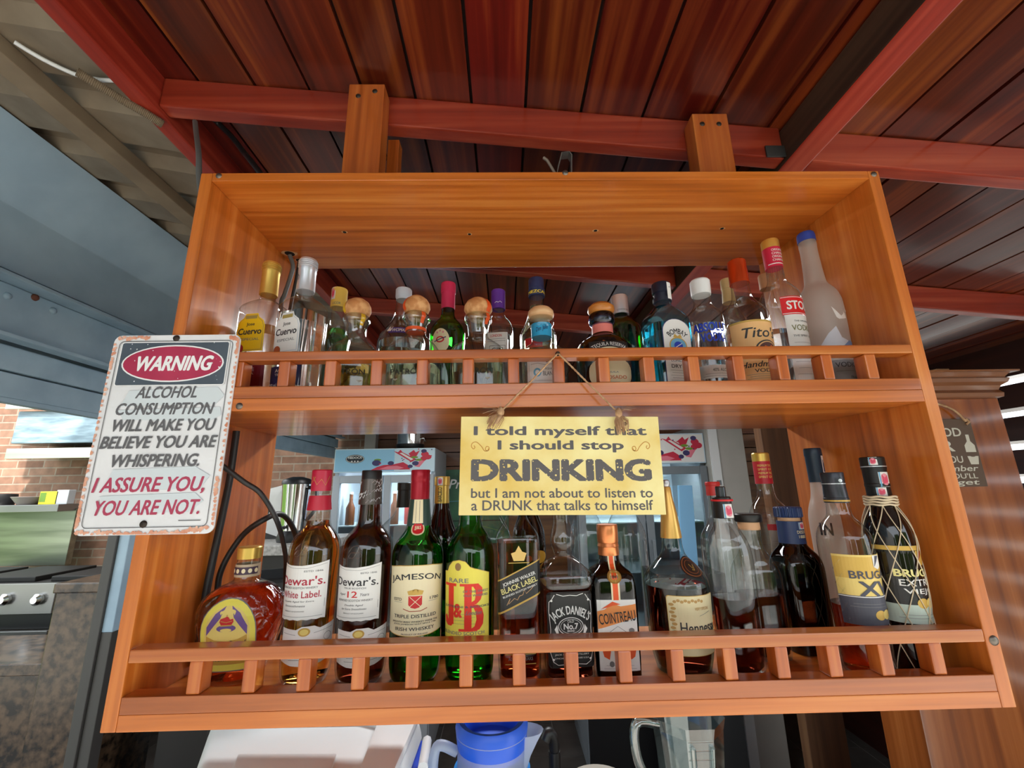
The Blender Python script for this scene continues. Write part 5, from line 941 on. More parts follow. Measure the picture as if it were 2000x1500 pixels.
B.label('l', [('RR', 0, .5, 1, 1, .004, GOLDI, 0), ('RR', 0, .5, .98, .98, .004, mat('label_parchment', rgb(238, 224, 180), .5), 1)]+[('E', -.42+.03*(i % 2), .2+.065*i, .09, .05, VINE, 2) for i in range(11)]+[('E', -.36+.06*i, .90+.02*(i % 2), .06, .05, VINE, 2) for i in range(9)]+
    [('P', [(-.42, .12), (-.3, .12), (-.32, .22), (-.4, .24)], mat('print_bark', rgb(120, 84, 50), .5), 3), (T_, 'Hennessy', .07, .44, .74, .24, INK, 3), ('L', [(.05, .66), (.3, .72)], .0005, GREYI, 3), (T_, 'VERY SPECIAL', .12, .78, .3, .05, VINE, 3), (T_, 'COGNAC', .05, .20, .55, .11, INK, 3)], ang=10, w=.088)
B.label('d', [('E', 0, .5, 1, 1, CLEAR, 6), ('E', 0, .5, .84, .84, mat('seal_dark', rgb(48, 36, 34), .35), 8), ('O', 0, .5, .74, .74, .0010, mat('seal_copper', rgb(170, 110, 70), .35, .4), 10), ('O', 0, .5, .52, .52, .0006, mat('seal_copper', (0, 0, 0)), 10), ('L', [(-.06, .60), (0, .44), (.12, .58), (.02, .36), (-.05, .40)], .0012, GOLDI, 10)], 'glass_seal', ang=26, w=.043, cutv=8)
B = Bottle('l10', 'rum_bottle', 'tall clear bottle with narrow black top and pink tax stamp, little liquor left', CLEAR, DARKBR, {'cap': mat('cap_gunmetal', rgb(70, 72, 78), .25, .6), 'neck_band': BLACK})
P = B.caps['neck_band_p']
B.capband('neck_band', stampart(), (P[0][0]+.001, P[-1][0]-.012), -2, .0175, 'tax_stamp')
MB().lathe([(P[-1][0]-.0075, .0162), (P[-1][0]-.0075, .0178), (P[-1][0]-.0045, .0178), (P[-1][0]-.0045, .0162)], 32).build('red_ring', REDI, B.root, smooth=40)
B = Bottle('l11', 'rum_bottle', 'clear squat-necked bottle with flat black cap on a cork, nearly empty', CLEAR, DARKBR, {'cap': BLACK, 'cork': mat('cork_pale', rgb(226, 178, 136), .6)})
B = Bottle('l12', 'rum_bottle', 'dark bottle with ribbed navy cap and navy neck band', BROWNGL, DARKGL, {'cap': (NVYCAP, 26), 'cork': mat('cork_pale', (0, 0, 0)), 'neck_band': mat('band_navy', rgb(44, 62, 108), .4)})
P = B.caps['neck_band_p']
B.capband('neck_band', [(T_, 'DESDE', 0, .62, .7, .16, CREAM, 0), (T_, '1888', 0, .38, .55, .16, CREAM, 0)], (P[0][0], P[-1][0]-.006), 12, .026)
B.capband('neck_band', stampart(), (P[-1][0]-.014, P[-1][0]-.002), 20, .014, 'tax_stamp')
B = Bottle('l13', 'rum_bottle', 'clear rum bottle with dark cap and broad gold and navy label', CLEAR, REDDISH, {'cap': mat('cap_dark_grey', rgb(56, 58, 66), .3, .4)})
P = B.caps['cap_p']
B.capband('cap', [('R', 0, .06, 6, .05, GOLDI, 0), ('R', 0, .62, 6, .03, SILV, 0), ('E', 0, .72, .3, .12, SILV, 0)], (P[0][0]+.0005, P[-1][0]), 0, .02)
GLAB = mat('label_gold', rgb(214, 176, 84), .42, .15); PGOLD = mat('label_pale_gold', rgb(232, 206, 120), .42, .1); SLATE = mat('label_slate', rgb(74, 76, 90), .5)
B.label('l', [('R', 0, .2, 1, .4, SLATE, 0), ('R', 0, .66, 1, .55, PGOLD, 0), ('R', 0, .80, 1, .32, GLAB, 1), ('R', 0, .955, 1, .03, PGOLD, 2), ('R', 0, .385, 1, .012, PAPER, 1), ('P', [(.12, .96), (.30, .96), (.30, .80), (.21, .76), (.12, .80)], PAPER, 3), ('P', [(.13, .80), (.28, .95), (.18, .95)], SLATE, 4), (T_, 'BRUGAL', .10, .69, .78, .11, SLATE, 3, {'b': .02}),
    (T_, 'XV', .12, .50, .62, .20, SLATE, 3, {'b': .03}), ('E', .10, .14, .2, .13, GLAB, 1), ('E', .25, .14, .2, .13, PGOLD, 2), ('E', .40, .14, .2, .13, GLAB, 3)]+lines(2, 0, .25, .29, .7, GREYI), ang=-2, w=.088)
m = MB(); S = B.surf(math.radians(-62), None, B.rmax)
for q in range(9):
    z = .07+.0105*q
    if q % 2 == 0: m.tube([S(-.006, z, .0003), S(.006, z+.016, .0003)], .0010, 5)
    else: m.tube([S(.006, z-.004, .0003), S(-.006, z+.013, .0003)], .0010, 5)
m.build('cut_chevrons', CLEAR, B.root, smooth=60)
B = Bottle('l14', 'rum_bottle', 'black rum bottle wrapped in pale string net, rightmost on the lower shelf', DARKGL, None, {'cap': BLACK})
P = B.caps['cap_p']
B.capband('cap', stampart(), (P[0][0]+.016, P[0][0]+.040), 2, .017, 'tax_stamp'); B.capband('cap', stampart(), (P[0][0]+.001, P[0][0]+.015), -26, .014, 'tax_stamp')
B.capband('cap', [('R', 0, .5, 6, 1, SILV, 0)], (P[-1][0]-.017, P[-1][0]-.0155), 0, .02, 'silver_ring'); B.capband('cap', stampart(), (P[-1][0]-.014, P[-1][0]-.001), -38, .012, 'tax_stamp')
B.label('l', [('R', 0, .60, 1, .8, BLKP, 0), ('R', 0, .11, 1, .24, MINT, 1), ('R', 0, .965, 1, .06, GLAB, 1), ('P', [(.12, .93), (.34, .93), (.34, .78), (.23, .73), (.12, .78)], GLAB, 2), ('P', [(.14, .79), (.31, .92), (.2, .92)], mat('ink_rust', rgb(150, 60, 40), .5), 3), (T_, 'BRUGAL', .12, .64, .76, .10, mat('ink_pale_gold', (0, 0, 0)), 2, {'b': .04}),
    (T_, 'EXTRA', .1, .515, .62, .085, PAPER, 2), (T_, 'VIEJO', .12, .395, .58, .085, PAPER, 2), ('E', .08, .25, .2, .13, GLAB, 2), ('E', .24, .25, .2, .13, PGOLD, 3)]+lines(2, .05, .06, .10, .7, GREYI), ang=-6, w=.092)
STR = mat('net_string', rgb(222, 206, 176), .7)
zt = P[0][0]-.001; m = MB()
for q in range(4):
    z = zt+.001-.0042*q; rr = max(B.r(z), .0195)+.0022
    m.tube([(rr*math.sin(a), -rr*math.cos(a), z+.0008*math.sin(6*a+q)) for a in [2*PI*i/36 for i in range(36)]], .0019, 6, closed=True)
m.build('net_collar', STR, B.root, smooth=60)
m = MB()
for q in range(7):
    for sgn in (1, -1):
        pts = []
        for i in range(60):
            z = zt-.012-(zt-.016)*i/59; t_ = i/59
            a = 2*PI*q/7+.25+sgn*(2.7*t_); r = B.r(z)+.0016
            pts.append((r*math.sin(a), -r*math.cos(a), z))
        m.tube(pts, .0008, 5)
m.build('string_net', STR, B.root, smooth=60)

# ---------------- lower shelf, back row
Bottle('l10b', 'spirit_bottle', 'clear bottle with red and white capped neck directly behind the narrow black-topped bottle', CLEAR, AMBER, {'cap': mat('cap_red_white', rgb(214, 60, 60), .4)})
B = Bottle('l15', 'spirit_bottle', 'empty round clear bottle with tall black cap behind the green whiskey bottle', CLEAR, None, {'cap': BLACK})
B = Bottle('l16', 'wine_bottle', 'brown bottle with golden foil neck between the two green whiskies', BROWNGL, DARKGL, {'cap': GOLDCAP})
P = B.caps['cap_p']; B.capband('cap', stampart(), (P[-1][0]-.017, P[-1][0]-.002), -8, .011, 'tax_stamp'); B.capband('cap', [(T_, 'BARCELO', 0, .5, .9, .3, INK, 0, {'rot': PI/2})], (P[0][0]+.004, P[0][0]+.03), -8, .03)
B = Bottle('l17', 'spirit_bottle', 'dark brown bottle with yellow label peeping out behind the square red-brown whisky', BROWNGL, DARKGL, {'cap': BLACK})
B.label('l', [('E', 0, .5, 1, 1, mat('label_amber', rgb(226, 180, 50), .5), 0)], ang=24)
Bottle('l18a', 'spirit_bottle', 'clear empty bottle whose shoulder shows left of the square red-brown whisky', CLEAR, None, {'cap': SILV})
Bottle('l18b', 'spirit_bottle', 'square clear bottle standing behind the clear-necked whiskey', CLEAR, WATER, {'cap': SILV})
Bottle('l18c', 'spirit_bottle', 'domed clear bottle standing behind the copper-capped liqueur', CLEAR, WATER, {'cap': BLACK})
B = Bottle('l19', 'vodka_bottle', 'clear vodka bottle with gold cap and red neck band behind the corked empty bottle', CLEAR, WATER, {'cap': GOLDCAP, 'neck_band': mat('band_scarlet', rgb(196, 36, 56), .4)})
P = B.caps['neck_band_p']
B.capband('neck_band', [(T_, w_, 0, yy, .95, .11, LG, 0) for w_, yy in (('PREMIUM THE', .82), ('SPIRIT OF', .64), ('PREMIUM THE', .46), ('SPIRIT OF', .28))], (P[0][0]+.002, P[-1][0]-.002), -12, .029)
B.label('b', [('R', 0, .5, 1, 1, mat('label_dull', rgb(176, 172, 160), .5), 0), ('E', .2, .8, .3, .2, PGOLD, 1)]+lines(7, 0, .1, .6, .85, GREYI, .0004), ang=-6, w=.04)
B.label('l', [('R', 0, .5, 1, 1, REDI, 0), (T_, 'ST', .2, .5, .2, .6, PAPER, 1)], 'red_strip', ang=-6, w=.045)
B = Bottle('l20', 'vodka_bottle', 'frosted bottle with dark teal foil top behind the gold and navy labelled rum', FROST, None, {'cap': TEALC})
B.label('l', [(T_, 'IN', 0, .5, .7, .9, INK, 0, {'b': .03})], ang=-36, z=(.186, .212), w=.03)
P = B.caps['cap_p']; B.capband('cap', [('R', 0, .5, 1, 1, PAPER, 0), ('R', 0, .5, .5, .6, NAVY, 1)], (P[0][0]+.012, P[-1][0]-.016), 34, .010, 'seal_strip')

# ------------------------------------------------------------------ signs
SIGNW = noisy('sign_enamel_white', rgb(228, 230, 234), rgb(240, 242, 246), 12, 0.35)
SIGND = noisy('sign_slate', rgb(70, 80, 92), rgb(84, 94, 106), 14, 0.35)
SIGNR = noisy('sign_crimson', rgb(168, 40, 76), rgb(186, 54, 88), 14, 0.35)
SINK = mat('sign_ink', rgb(98, 98, 102), .45); SRED = mat('sign_red_ink', rgb(178, 62, 92), .45); RUST = noisy('sign_rust', rgb(206, 128, 96), rgb(238, 190, 166), 40, 0.6)
PALEB = mat('sign_smear', rgb(214, 224, 230), .4)
c0 = at(222, 655, -.005); c1 = at(466, 652, -.005); c2 = at(143, 1045, -.005); c3 = at(415, 1045, -.005)
sx = (c0.x+c1.x+c2.x+c3.x)/4; szb = (c2.z+c3.z)/2; szt = (c0.z+c1.z)/2; sw = .2025; sh = szt-szb
sg = thing('warning_sign', 'white metal WARNING sign about whispering, screwed to the left edge of the cabinet', 'sign', (sx, -.004, szb))
m = MB(); out = rrect(0, sh/2, sw, sh, .012)
m.prism([(x, 0.0035, z) for x, z in out], (0, -.0022, 0)); m.build('sign_plate', SIGNW, sg)
rim = rrect(0, sh/2, sw, sh, .012); rin = rrect(0, sh/2, sw-.007, sh-.007, .009)
vs = [(x, .0012, z) for x, z in rim]+[(x, .0006, z) for x, z in rin]; n = len(rim)
m = MB(); m.add(vs, [(i, (i+1) % n, n+(i+1) % n, n+i) for i in range(n)])
m.build('rusty_rim', RUST, sg) if False else None
S = plane_xz(.0008)
it = [('OR', 0, .5, .90, .935, .008, .0011, SINK, 1), ('OR', 0, .843, .855, .238, .005, .0016, mat('sign_white_line', rgb(244, 246, 248), .4), 3), ('RR', 0, .843, .855, .238, .005, SIGND, 2), ('E', 0, .843, .80, .20, mat('sign_white_line', (0, 0, 0)), 4), ('E', 0, .843, .775, .185, SIGNR, 5), (T_, 'WARNING', .01, .843, .60, .082, mat('sign_white_line', (0, 0, 0)), 6, {'sh': .2, 'b': .045}),
      ('P', [(-.3, .70), (.38, .715), (.44, .67), (.38, .625), (-.34, .62)], PALEB, 1), ('P', [(-.36, .60), (.42, .61), (.44, .57), (.36, .54), (-.3, .55)], PALEB, 1), ('P', [(-.3, .305), (.3, .315), (.42, .27), (.36, .21), (-.36, .2)], PALEB, 1), ('P', [(-.36, .18), (.33, .19), (.40, .15), (.3, .10), (-.3, .10)], PALEB, 1)]
for tx, cx, cy_, w_, m_ in (('ALCOHOL', .0, .690, .47, SINK), ('CONSUMPTION', 0, .605, .74, SINK), ('WILL MAKE YOU', .01, .522, .78, SINK), ('BELIEVE YOU ARE', 0, .437, .86, SINK), ('WHISPERING.', .0, .347, .67, SINK)):
    it.append((T_, tx, cx, cy_, w_, .062, m_, 2, {'sh': .2, 'b': .03}))
it += [(T_, 'I ASSURE YOU,', -.01, .227, .82, .078 if False else .082, SRED, 2, {'sh': .2, 'b': .03}), (T_, 'YOU ARE NOT.', .0, .125, .78, .070, SRED, 2, {'sh': .2, 'b': .03}), ('L', [(.24, .062), (.40, .062)], .0012, SINK, 2)]
rr_ = random.Random(3)
for q in range(26):   # paint chips over the printed panel
    u, v = rr_.uniform(-.4, .42), rr_.uniform(.74, .955); k = 5; r = rr_.uniform(.002, .007)
    it.append(('P', [(u+r*rr_.uniform(.4, 1.4)*math.cos(2*PI*i/k), v+.66*r*rr_.uniform(.4, 1.4)*math.sin(2*PI*i/k)) for i in range(k)], SIGNW, 7))
def rimpatch(P, cnt):
    for (x0, y0, x1, y1) in P:
        for q in range(cnt):
            u = x0+(x1-x0)*q/cnt+rr_.uniform(-.006, .006); v = y0+(y1-y0)*q/cnt+rr_.uniform(-.006, .006); k = 7; r = rr_.uniform(.012, .022)
            it.append(('P', [(max(-.497, min(.497, u+r*rr_.uniform(.5, 1.2)*math.cos(2*PI*i/k))), max(.003, min(.997, v+.66*r*rr_.uniform(.5, 1.2)*math.sin(2*PI*i/k)))) for i in range(k)], RUST, 1))
rimpatch([(-.485, .04, -.485, .14), (-.47, .012, -.15, .012), (.49, .05, .48, .28), (.3, .012, .46, .03), (-.485, .80, -.48, .96), (-.46, .985, -.2, .99), (.42, .985, .485, .97), (.488, .9, .488, .97)], 12)
rimpatch([(-.488, .15, -.488, .8), (-.15, .006, .3, .006), (.492, .3, .492, .9)], 22)
printed('printed_face', sg, S, sw, 0, sh, it, base=.0006, step=.00012)
for px, py in ((343, 660), (278, 1024)):
    q = at(px, py, -.005); screw(sg, q.x-sx, .0008, q.z-szb, .0055, DSTEEL, 'screw_head', .0025)

YB = noisy('sign_yellow_board', rgb(226, 186, 70), rgb(252, 244, 180), 7, 0.5, detail=8, lo=.3, hi=.62)
YINK = mat('sign_charcoal', rgb(92, 88, 90), .5); YTAN = mat('sign_scroll', rgb(196, 136, 50), .5)
Yy = -.020; a = at(900, 814, Yy); b2 = at(1286, 813, Yy); c = at(893, 1006, Yy); d_ = at(1298, 1006, Yy)
yx = (a.x+b2.x+c.x+d_.x)/4; yw = .3045; yzb = (c.z+d_.z)/2; yzt = (a.z+b2.z)/2; yh = yzt-yzb
ys_ = thing('hanging_sign', 'yellow wooden plaque about DRINKING hung on twine from the upper rail', 'sign', (yx, Yy, yzb))
tilt = math.atan2(((b2.z-a.z)+(d_.z-c.z))/2, yw); ys_.rotation_euler = (0, -tilt, 0)
m = MB(); m.box(-yw/2, yw/2, 0, .006, 0, yh); m.build('board', YB, ys_, bevel=.0008)
it = []
for tx, cx, cy_, w_, h_, o_ in (('I told myself that', .0, .835, .87, .125, {'b': .03}), ('I should stop', 0, .685, .63, .125, {'b': .03}), ('DRINKING', .0, .443, .89, .225, {'b': .055}), ('but I am not about to listen to', .0, .215, .885, .095, {'b': .014}), ('a DRUNK that talks to himself', .0, .095, .88, .10, {'b': .014})):
    it.append((T_, tx, cx, cy_, w_, h_, YINK, 0, o_))
for sx_ in (-1, 1):
    P = [(-.09, -.02), (-.08, -.045), (-.06, -.03), (-.07, 0), (-.095, -.01), (-.09, -.04), (-.05, -.045), (-.02, .0), (.03, .045), (.07, .035), (.08, 0), (.06, -.025), (.045, -.01), (.055, .01)]
    it.append(('L', [(sx_*.405+(-sx_)*v.x*-1*.5, .685+v.y) for v in spline([(x*1.0, y, 0) for x, y in P], 5)], .0011, YTAN, 0))
rr_ = random.Random(5)
for q in range(120):
    u, v = rr_.uniform(-.44, .44), rr_.uniform(.33, .55); k = 4; r = rr_.uniform(.001, .0055)
    it.append(('P', [(u+r*rr_.uniform(.3, 1.6)*math.cos(2*PI*i/k+q), v+2*r*rr_.uniform(.3, 1.6)*math.sin(2*PI*i/k+q)) for i in range(k)], YB, 1))
printed('printed_face', ys_, plane_xz(0), yw, 0, yh, it, base=.0002, step=.00012)
TW = noisy('jute_twine', rgb(168, 128, 92), rgb(206, 170, 132), 90, .85)
n0 = at(1085, 690, -.004)
for (px, py), nm in (((975, 806), 0), ((1205, 805), 1)):
    k = at(px, py, Yy-.004)
    def lc(p): return Vector(p)-Vector((yx, Yy, yzb))
    A = lc((n0.x, -.006, n0.z-.0005)); Bv = lc(k)
    mid = A.lerp(Bv, .5)+Vector((0, -.001, -.001)); m = MB()
    path = spline([A, A.lerp(Bv, .25), mid, A.lerp(Bv, .75), Bv], 14)
    for s_ in (0, PI):
        m.tube([p+Vector((.0008*math.cos(i*1.1+s_), .0008*math.sin(i*1.1+s_), 0)) for i, p in enumerate(path)], .0011, 6)
    tw = m.build('twine', TW, ys_, smooth=60)
    m = MB(); side = -1 if nm == 0 else 1
    m.lathe([(-.008, .002), (-.004, .0050), (0, .0056), (.004, .0046), (.008, .0018)], 12); m.v = [(Bv.x+x, Bv.y+y-.001, Bv.z+z) for x, y, z in m.v]
    R3 = random.Random(11+nm)
    for q in range(46):   # frayed end
        dx, dy = R3.uniform(-.006, .006), R3.uniform(-.004, .003)
        tip = Vector((Bv.x+(-.012 if nm == 0 else .004)+dx*1.5, Bv.y-.005+dy*.4, Bv.z-R3.uniform(.016, .028)-(0 if nm == 0 else .006)))
        st = Bv+Vector((dx*.5, dy*.5-.001, -.003)); md = st.lerp(tip, .5)+Vector((dx*.8, -.002, .002))
        m.tube([st, md, tip], .0005, 4)
    for q in range(12):
        st = Bv+Vector((0, -.003, 0)); tip = st+Vector((R3.uniform(-.028, .012) if nm == 0 else R3.uniform(-.012, .028), -.002, R3.uniform(-.01, .014))); m.tube([st, st.lerp(tip, .5)+Vector((0, 0, .003)), tip], .0002, 3)
    m.build('frayed_knot', TW, ys_, smooth=60)
screw(ys_, n0.x-yx, -.0005-Yy, n0.z-yzb, .004, DSTEEL, 'hanging_nail', .008)
q = at(1218, 826, Yy); m = MB().lathe([(0, .0032), (.0002, .0032)], 14); m.v = [(q.x-yx+x, -.0004+-z, q.z-yzb+y) for x, y, z in m.v]; m.build('cord_hole', HOLE, ys_)

# ------------------------------------------------------------------ wiring behind the warning sign
t0 = at(452, 840, .03)
st = thing('power_strip', 'black power strip fixed upright inside the left cabinet side, behind the warning sign', 'power strip', (-W2+T+.0003, .0, .27))
m = MB(); m.box(0, .030, .020, .066, .018, .150); m.build('strip_body', BLACK, st, bevel=.003)
m = MB(); m.lathe([(0, .014), (.016, .014), (.022, .010), (.024, .005)], 16); m.v = [(.030+z, .043+x, .085+y) for x, y, z in m.v]; m.build('plug', BLACK, st, smooth=40)
def cable(pts, r, label, mt=CABLE, cat='cable'):
    return tag(MB().tube(spline(pts, 10), r, 8).build('power_cable', mt, smooth=60), label, cat)
cable([(-.552, .045, .358), at(475, 940, .07), at(510, 965, .09), at(542, 1020, .11), at(557, 1080, .17), at(558, 1120, .20), (-.50, .215, .10), (-.51, .22, .0275)], .0042, 'black cable looping from the plug down behind the round whisky bottle')
cable([atX(462, 842, -.590), atX(454, 900, -.590), atX(446, 950, -.5935), atX(425, 1050, -.596), atX(408, 1130, -.5968), atX(398, 1190, -.5968), Vector((-.5968, atX(396, 1200, -.5968).y, .03))], .0062, 'thick grey-black cord running down the left cabinet side from the middle board')
cable([(-.596, .16, .03), (-.590, .16, .10), at(430, 1120, .16), at(470, 1050, .16), at(515, 1015, .15), at(550, 1005, .2), at(574, 1035, .24), at(583, 1080, .27), (-.50, .285, .10), (-.50, .285, .0265)], .0052, 'black cable arching up behind the round whisky bottle behind its cap')
q0 = atZ(566, 495, H-.018); q1 = atZ(585, 508, H-.018)
cable([(q0.x, q0.y, H-.0225), at(572, 520, q0.y+.005), at(566, 545, q0.y+.01), at(556, 575, q0.y+.012), at(549, 600, q0.y+.012), (-.575, q0.y+.01, .60), (-.58, q0.y+.01, .4585)], .005, 'grey cable dropping from the larger hole in the top board, left rear corner', GCABLE)
cable([(q1.x, q1.y, H-.019), (q1.x-.003, q1.y, .80), (q1.x-.012, q1.y+.005, .72), (-.585, q1.y+.01, .64), (-.583, q1.y+.02, .58), (-.58, q1.y+.02, .4585)], .004, 'thin black cable dropping from the smaller hole in the top board', CABLE)
zt = zbot(-.80)
cable([at(381, 238, .162), at(383, 258, .14), at(388, 300, .09), at(389, 345, .075), (-.66, .07, .8), (-.655, .07, .62)], .0055, 'grey cable hanging from the left roof corner down past the cabinet side', GCABLE)
pc = [(at(425, 240, .26).x, .22, ztop(-.7)-.004), at(425, 240, .26), at(455, 270, .27), at(478, 300, .26), at(496, 322, .24), (-.56, .225, .92), (-.555, .22, H+.006)]
cable(pc, .007, 'glossy black cable curving under the red beam towards the cabinet top', BLACK)

# ------------------------------------------------------------------ drinks coolers behind the bar
FRG = mat('cooler_grey', rgb(176, 184, 192), .4); FRGD = mat('cooler_grey_dark', rgb(120, 128, 134), .45); FRIN = mat('cooler_inside', rgb(190, 206, 214), .5)
SKYB = mat('print_sky_blue', rgb(150, 204, 236), .4); SKYP = mat('print_pale_sky', rgb(206, 230, 244), .4); FRUIT = mat('print_fruit_red', rgb(206, 50, 76), .45); FRUIT2 = mat('print_fruit_pink', rgb(236, 132, 150), .45); BERRY = mat('print_berry', rgb(66, 60, 110), .45); LEAF = mat('print_leaf', rgb(120, 160, 60), .45)
PANE = glass('cooler_pane', (.90, .94, .95), .04, .8)
def splash(cx, cy_, sx_, sy_, lay=2, seed=1):
    """berries and juice thrown up out of two tilted glasses"""
    r3 = random.Random(seed); I = []
    def q_(pts, m, l): I.append(('P', [(cx+x*sx_, cy_+y*sy_) for x, y in pts], m, l))
    q_([(-.62, -.44), (-.50, -.30), (-.38, -.22), (-.20, -.20), (.0, -.10), (.10, -.24), (.14, -.44)], FRUIT, lay)
    q_([(-.46, -.40), (-.30, -.28), (-.12, -.26), (.02, -.36), (-.10, -.44)], FRUIT2, lay+1)
    q_([(-.20, .42), (-.12, .30), (.16, -.10), (.26, .02), (-.02, .36), (-.06, .48), (-.11, .36)], FRUIT, lay+1)
    q_([(-.08, .32), (.15, -.02), (.20, .03), (-.03, .34)], PAPER, lay+2)
    q_([(.10, .30), (.20, .46), (.24, .34), (.32, .44), (.26, .18), (.16, .08)], FRUIT, lay+1)
    q_([(.22, -.30), (.34, .02), (.40, .30), (.46, .36), (.50, .26), (.44, .0), (.32, -.34)], FRUIT2, lay)
    for x, y, d in ((.42, .26, .15), (.48, .12, .14), (.40, .06, .13)): I.append(('E', cx+x*sx_, cy_+y*sy_, d*sx_, d*1.6*sy_, FRUIT, lay+2))
    for x, y, d in ((-.52, -.12, .17), (-.24, -.14, .12), (.24, -.16, .13), (.40, .40, .11), (.14, -.30, .10)): I.append(('E', cx+x*sx_, cy_+y*sy_, d*sx_, d*1.6*sy_, BERRY, lay+3))
    for x, y in ((.30, .0), (.22, .12), (-.50, .02)): I.append(('E', cx+x*sx_, cy_+y*sy_, .14*sx_, .10*sy_, LEAF, lay+2))
    for q in range(12): I.append(('E', cx+sx_*r3.uniform(-.5, .6), cy_+sy_*r3.uniform(-.2, .5), .025*sx_, .05*sy_, FRUIT if q % 3 else BERRY, lay+3))
    return I
def cooler(label, x0, x1, yf, z0, z1, zh, art, mt, doors, zk=.12, lamp=4):
    w_, h_ = x1-x0, z1-z0
    t = thing('drinks_cooler', label, 'cooler', ((x0+x1)/2, yf, z0))
    m = MB(); y1 = .62
    m.box(-w_/2, w_/2, .03, y1, 0, .10); m.box(-w_/2, -w_/2+.03, .03, y1, .10, h_); m.box(w_/2-.03, w_/2, .03, y1, .10, h_); m.box(-w_/2+.03, w_/2-.03, y1-.03, y1, .10, h_); m.box(-w_/2+.03, w_/2-.03, .03, y1-.03, h_-.03, h_)
    m.build('carcass', mt, t, bevel=.003)
    m = MB(); m.box(-w_/2+.031, w_/2-.031, y1-.034, y1-.0305, .101, h_-.031); m.build('inner_back', FRIN, t)
    ld = bpy.data.lights.new('cooler_lamp', 'AREA'); ld.energy = lamp; ld.shape = 'RECTANGLE'; ld.size = w_*.8; ld.size_y = .05; ld.color = (.9, .97, 1)
    lo_ = bpy.data.objects.new('cooler_lamp', ld); sc.collection.objects.link(lo_); lo_.parent = t; lo_.location = (0, .10, zh-z0-.03); lo_.rotation_euler = (math.radians(25), 0, 0)
    if zk > .13:
        m = MB(); m.box(-w_/2+.004, w_/2-.004, -.010, .0297, .02, zk-.004); m.build('kick_panel', BLACK, t, bevel=.003)
    m = MB(); m.box(-w_/2, w_/2, -.005, .03, zh-z0, h_); hd = m.build('header_panel', SKYP if art else mt, t, bevel=.004)
    if art: printed('header_print', hd, lambda u, v, o: (u, -.005-o, v), w_*.98, zh-z0+.008, h_-.008, art, base=.0006, step=.0003)
    n = doors; dw = w_/n
    for i in range(n):
        a = -w_/2+dw*i; b_ = a+dw; zb_, zt_ = zk, zh-z0-.02; f_ = .055
        m = MB()
        m.box(a+.004, a+f_, -.012, .028, zb_, zt_); m.box(b_-f_, b_-.004, -.012, .028, zb_, zt_); m.box(a+f_, b_-f_, -.012, .028, zb_, zb_+f_); m.box(a+f_, b_-f_, -.012, .028, zt_-f_, zt_)
        dr = m.build('door', mt, t, bevel=.004)
        m = MB(); m.box(a+f_, b_-f_, .005, .010, zb_+f_, zt_-f_); m.build('pane', PANE, dr)
        m = MB(); hx = b_-.03 if i == 0 else a+.03; m.box(hx-.010, hx+.010, -.05, -.035, 1.0, 1.35); m.box(hx-.008, hx+.008, -.036, -.012, 1.0, 1.02); m.box(hx-.008, hx+.008, -.036, -.012, 1.33, 1.35); m.build('handle', FRGD, dr, bevel=.003)
    for z in (.45, .80, 1.13, 1.45):
        m = MB(); m.box(-w_/2+.031, w_/2-.031, .06, y1-.031, z, z+.008); m.build('shelf', FRIN, t)
    return t
q = at(655, 878, 2.5); q2 = at(850, 874, 2.5); zh = at(660, 924, 2.5).z
fx0, fx1, fz1 = q.x, q2.x, (q.z+q2.z)/2
art1 = [('R', 0, .5, 1, 1, SKYP, 0), ('R', -.2, .5, .6, 1, SKYB, 1), ('E', -.30, .58, .19, .40, mat('badge_black', rgb(34, 40, 48), .4), 3), ('O', -.30, .58, .18, .36, .003, PAPER, 4), (T_, 'NEDOCA', -.30, .64, .14, .10, PAPER, 5, {'b': .03})]+[('E', -.33+.03*i, .47, .018, .06, PAPER, 5) for i in range(3)]+splash(.19, .5, .52, 1.0, 2, 2)
ck = cooler('tall two-door drinks cooler with pale blue fruit header behind the whisky bottles', fx0, fx1, 2.5, ZF+.0005, fz1, zh, art1, FRG, 2)
r4 = random.Random(9)
DRK = [mat('drink_%s' % n_, c_, .25) for n_, c_ in (('red', rgb(190, 40, 50)), ('green', rgb(80, 150, 70)), ('yellow', rgb(226, 190, 70)), ('brown', rgb(110, 64, 40)), ('blue', rgb(90, 140, 200)))]
drink_lab = ['red', 'green', 'yellow', 'brown', 'blue']
cnt = 0
for zi, z in enumerate((1.45,)):
    for i in range(6):
        x = (fx0+fx1)/2-.27+.108*i; j = r4.randrange(5); hgt = r4.uniform(.19, .25)
        if z > 1.3: hgt = min(hgt, .22)
        m = MB(); m.lathe([(0, .030), (.003, .033), (hgt*.55, .033), (hgt*.75, .014), (hgt, .013)], 14)
        o = m.build('drink_bottle', DRK[j], smooth=40); o.location = (x, 2.5+.13, ZF+.0005+z+.0085)
        row = 'top'
        tag(o, '%s drink bottle, number %s from the left on the %s shelf inside the fruit-headed cooler' % (drink_lab[j], ('one', 'two', 'three', 'four', 'five', 'six')[i], row), 'bottle', 'drinks inside the cooler')
        MB().lathe([(hgt, .0145), (hgt+.015, .0145)], 12).build('cap', WHITE, o)
q = at(1245, 850, 2.35); q2 = at(1372, 846, 2.35); zh2 = at(1320, 905, 2.35).z
art2 = [('R', 0, .5, 1, 1, PAPER, 0)]+splash(.26, .48, .42, .95, 2, 6)+[('E', -.08, .2, .05, .2, BLKP, 2)]
cooler('grey drinks cooler with white fruit header right of the yellow plaque', at(1120, 850, 2.35).x, q2.x, 2.35, ZF+.0005, q2.z, zh2, art2, FRGD, 2, .42, 3.0)
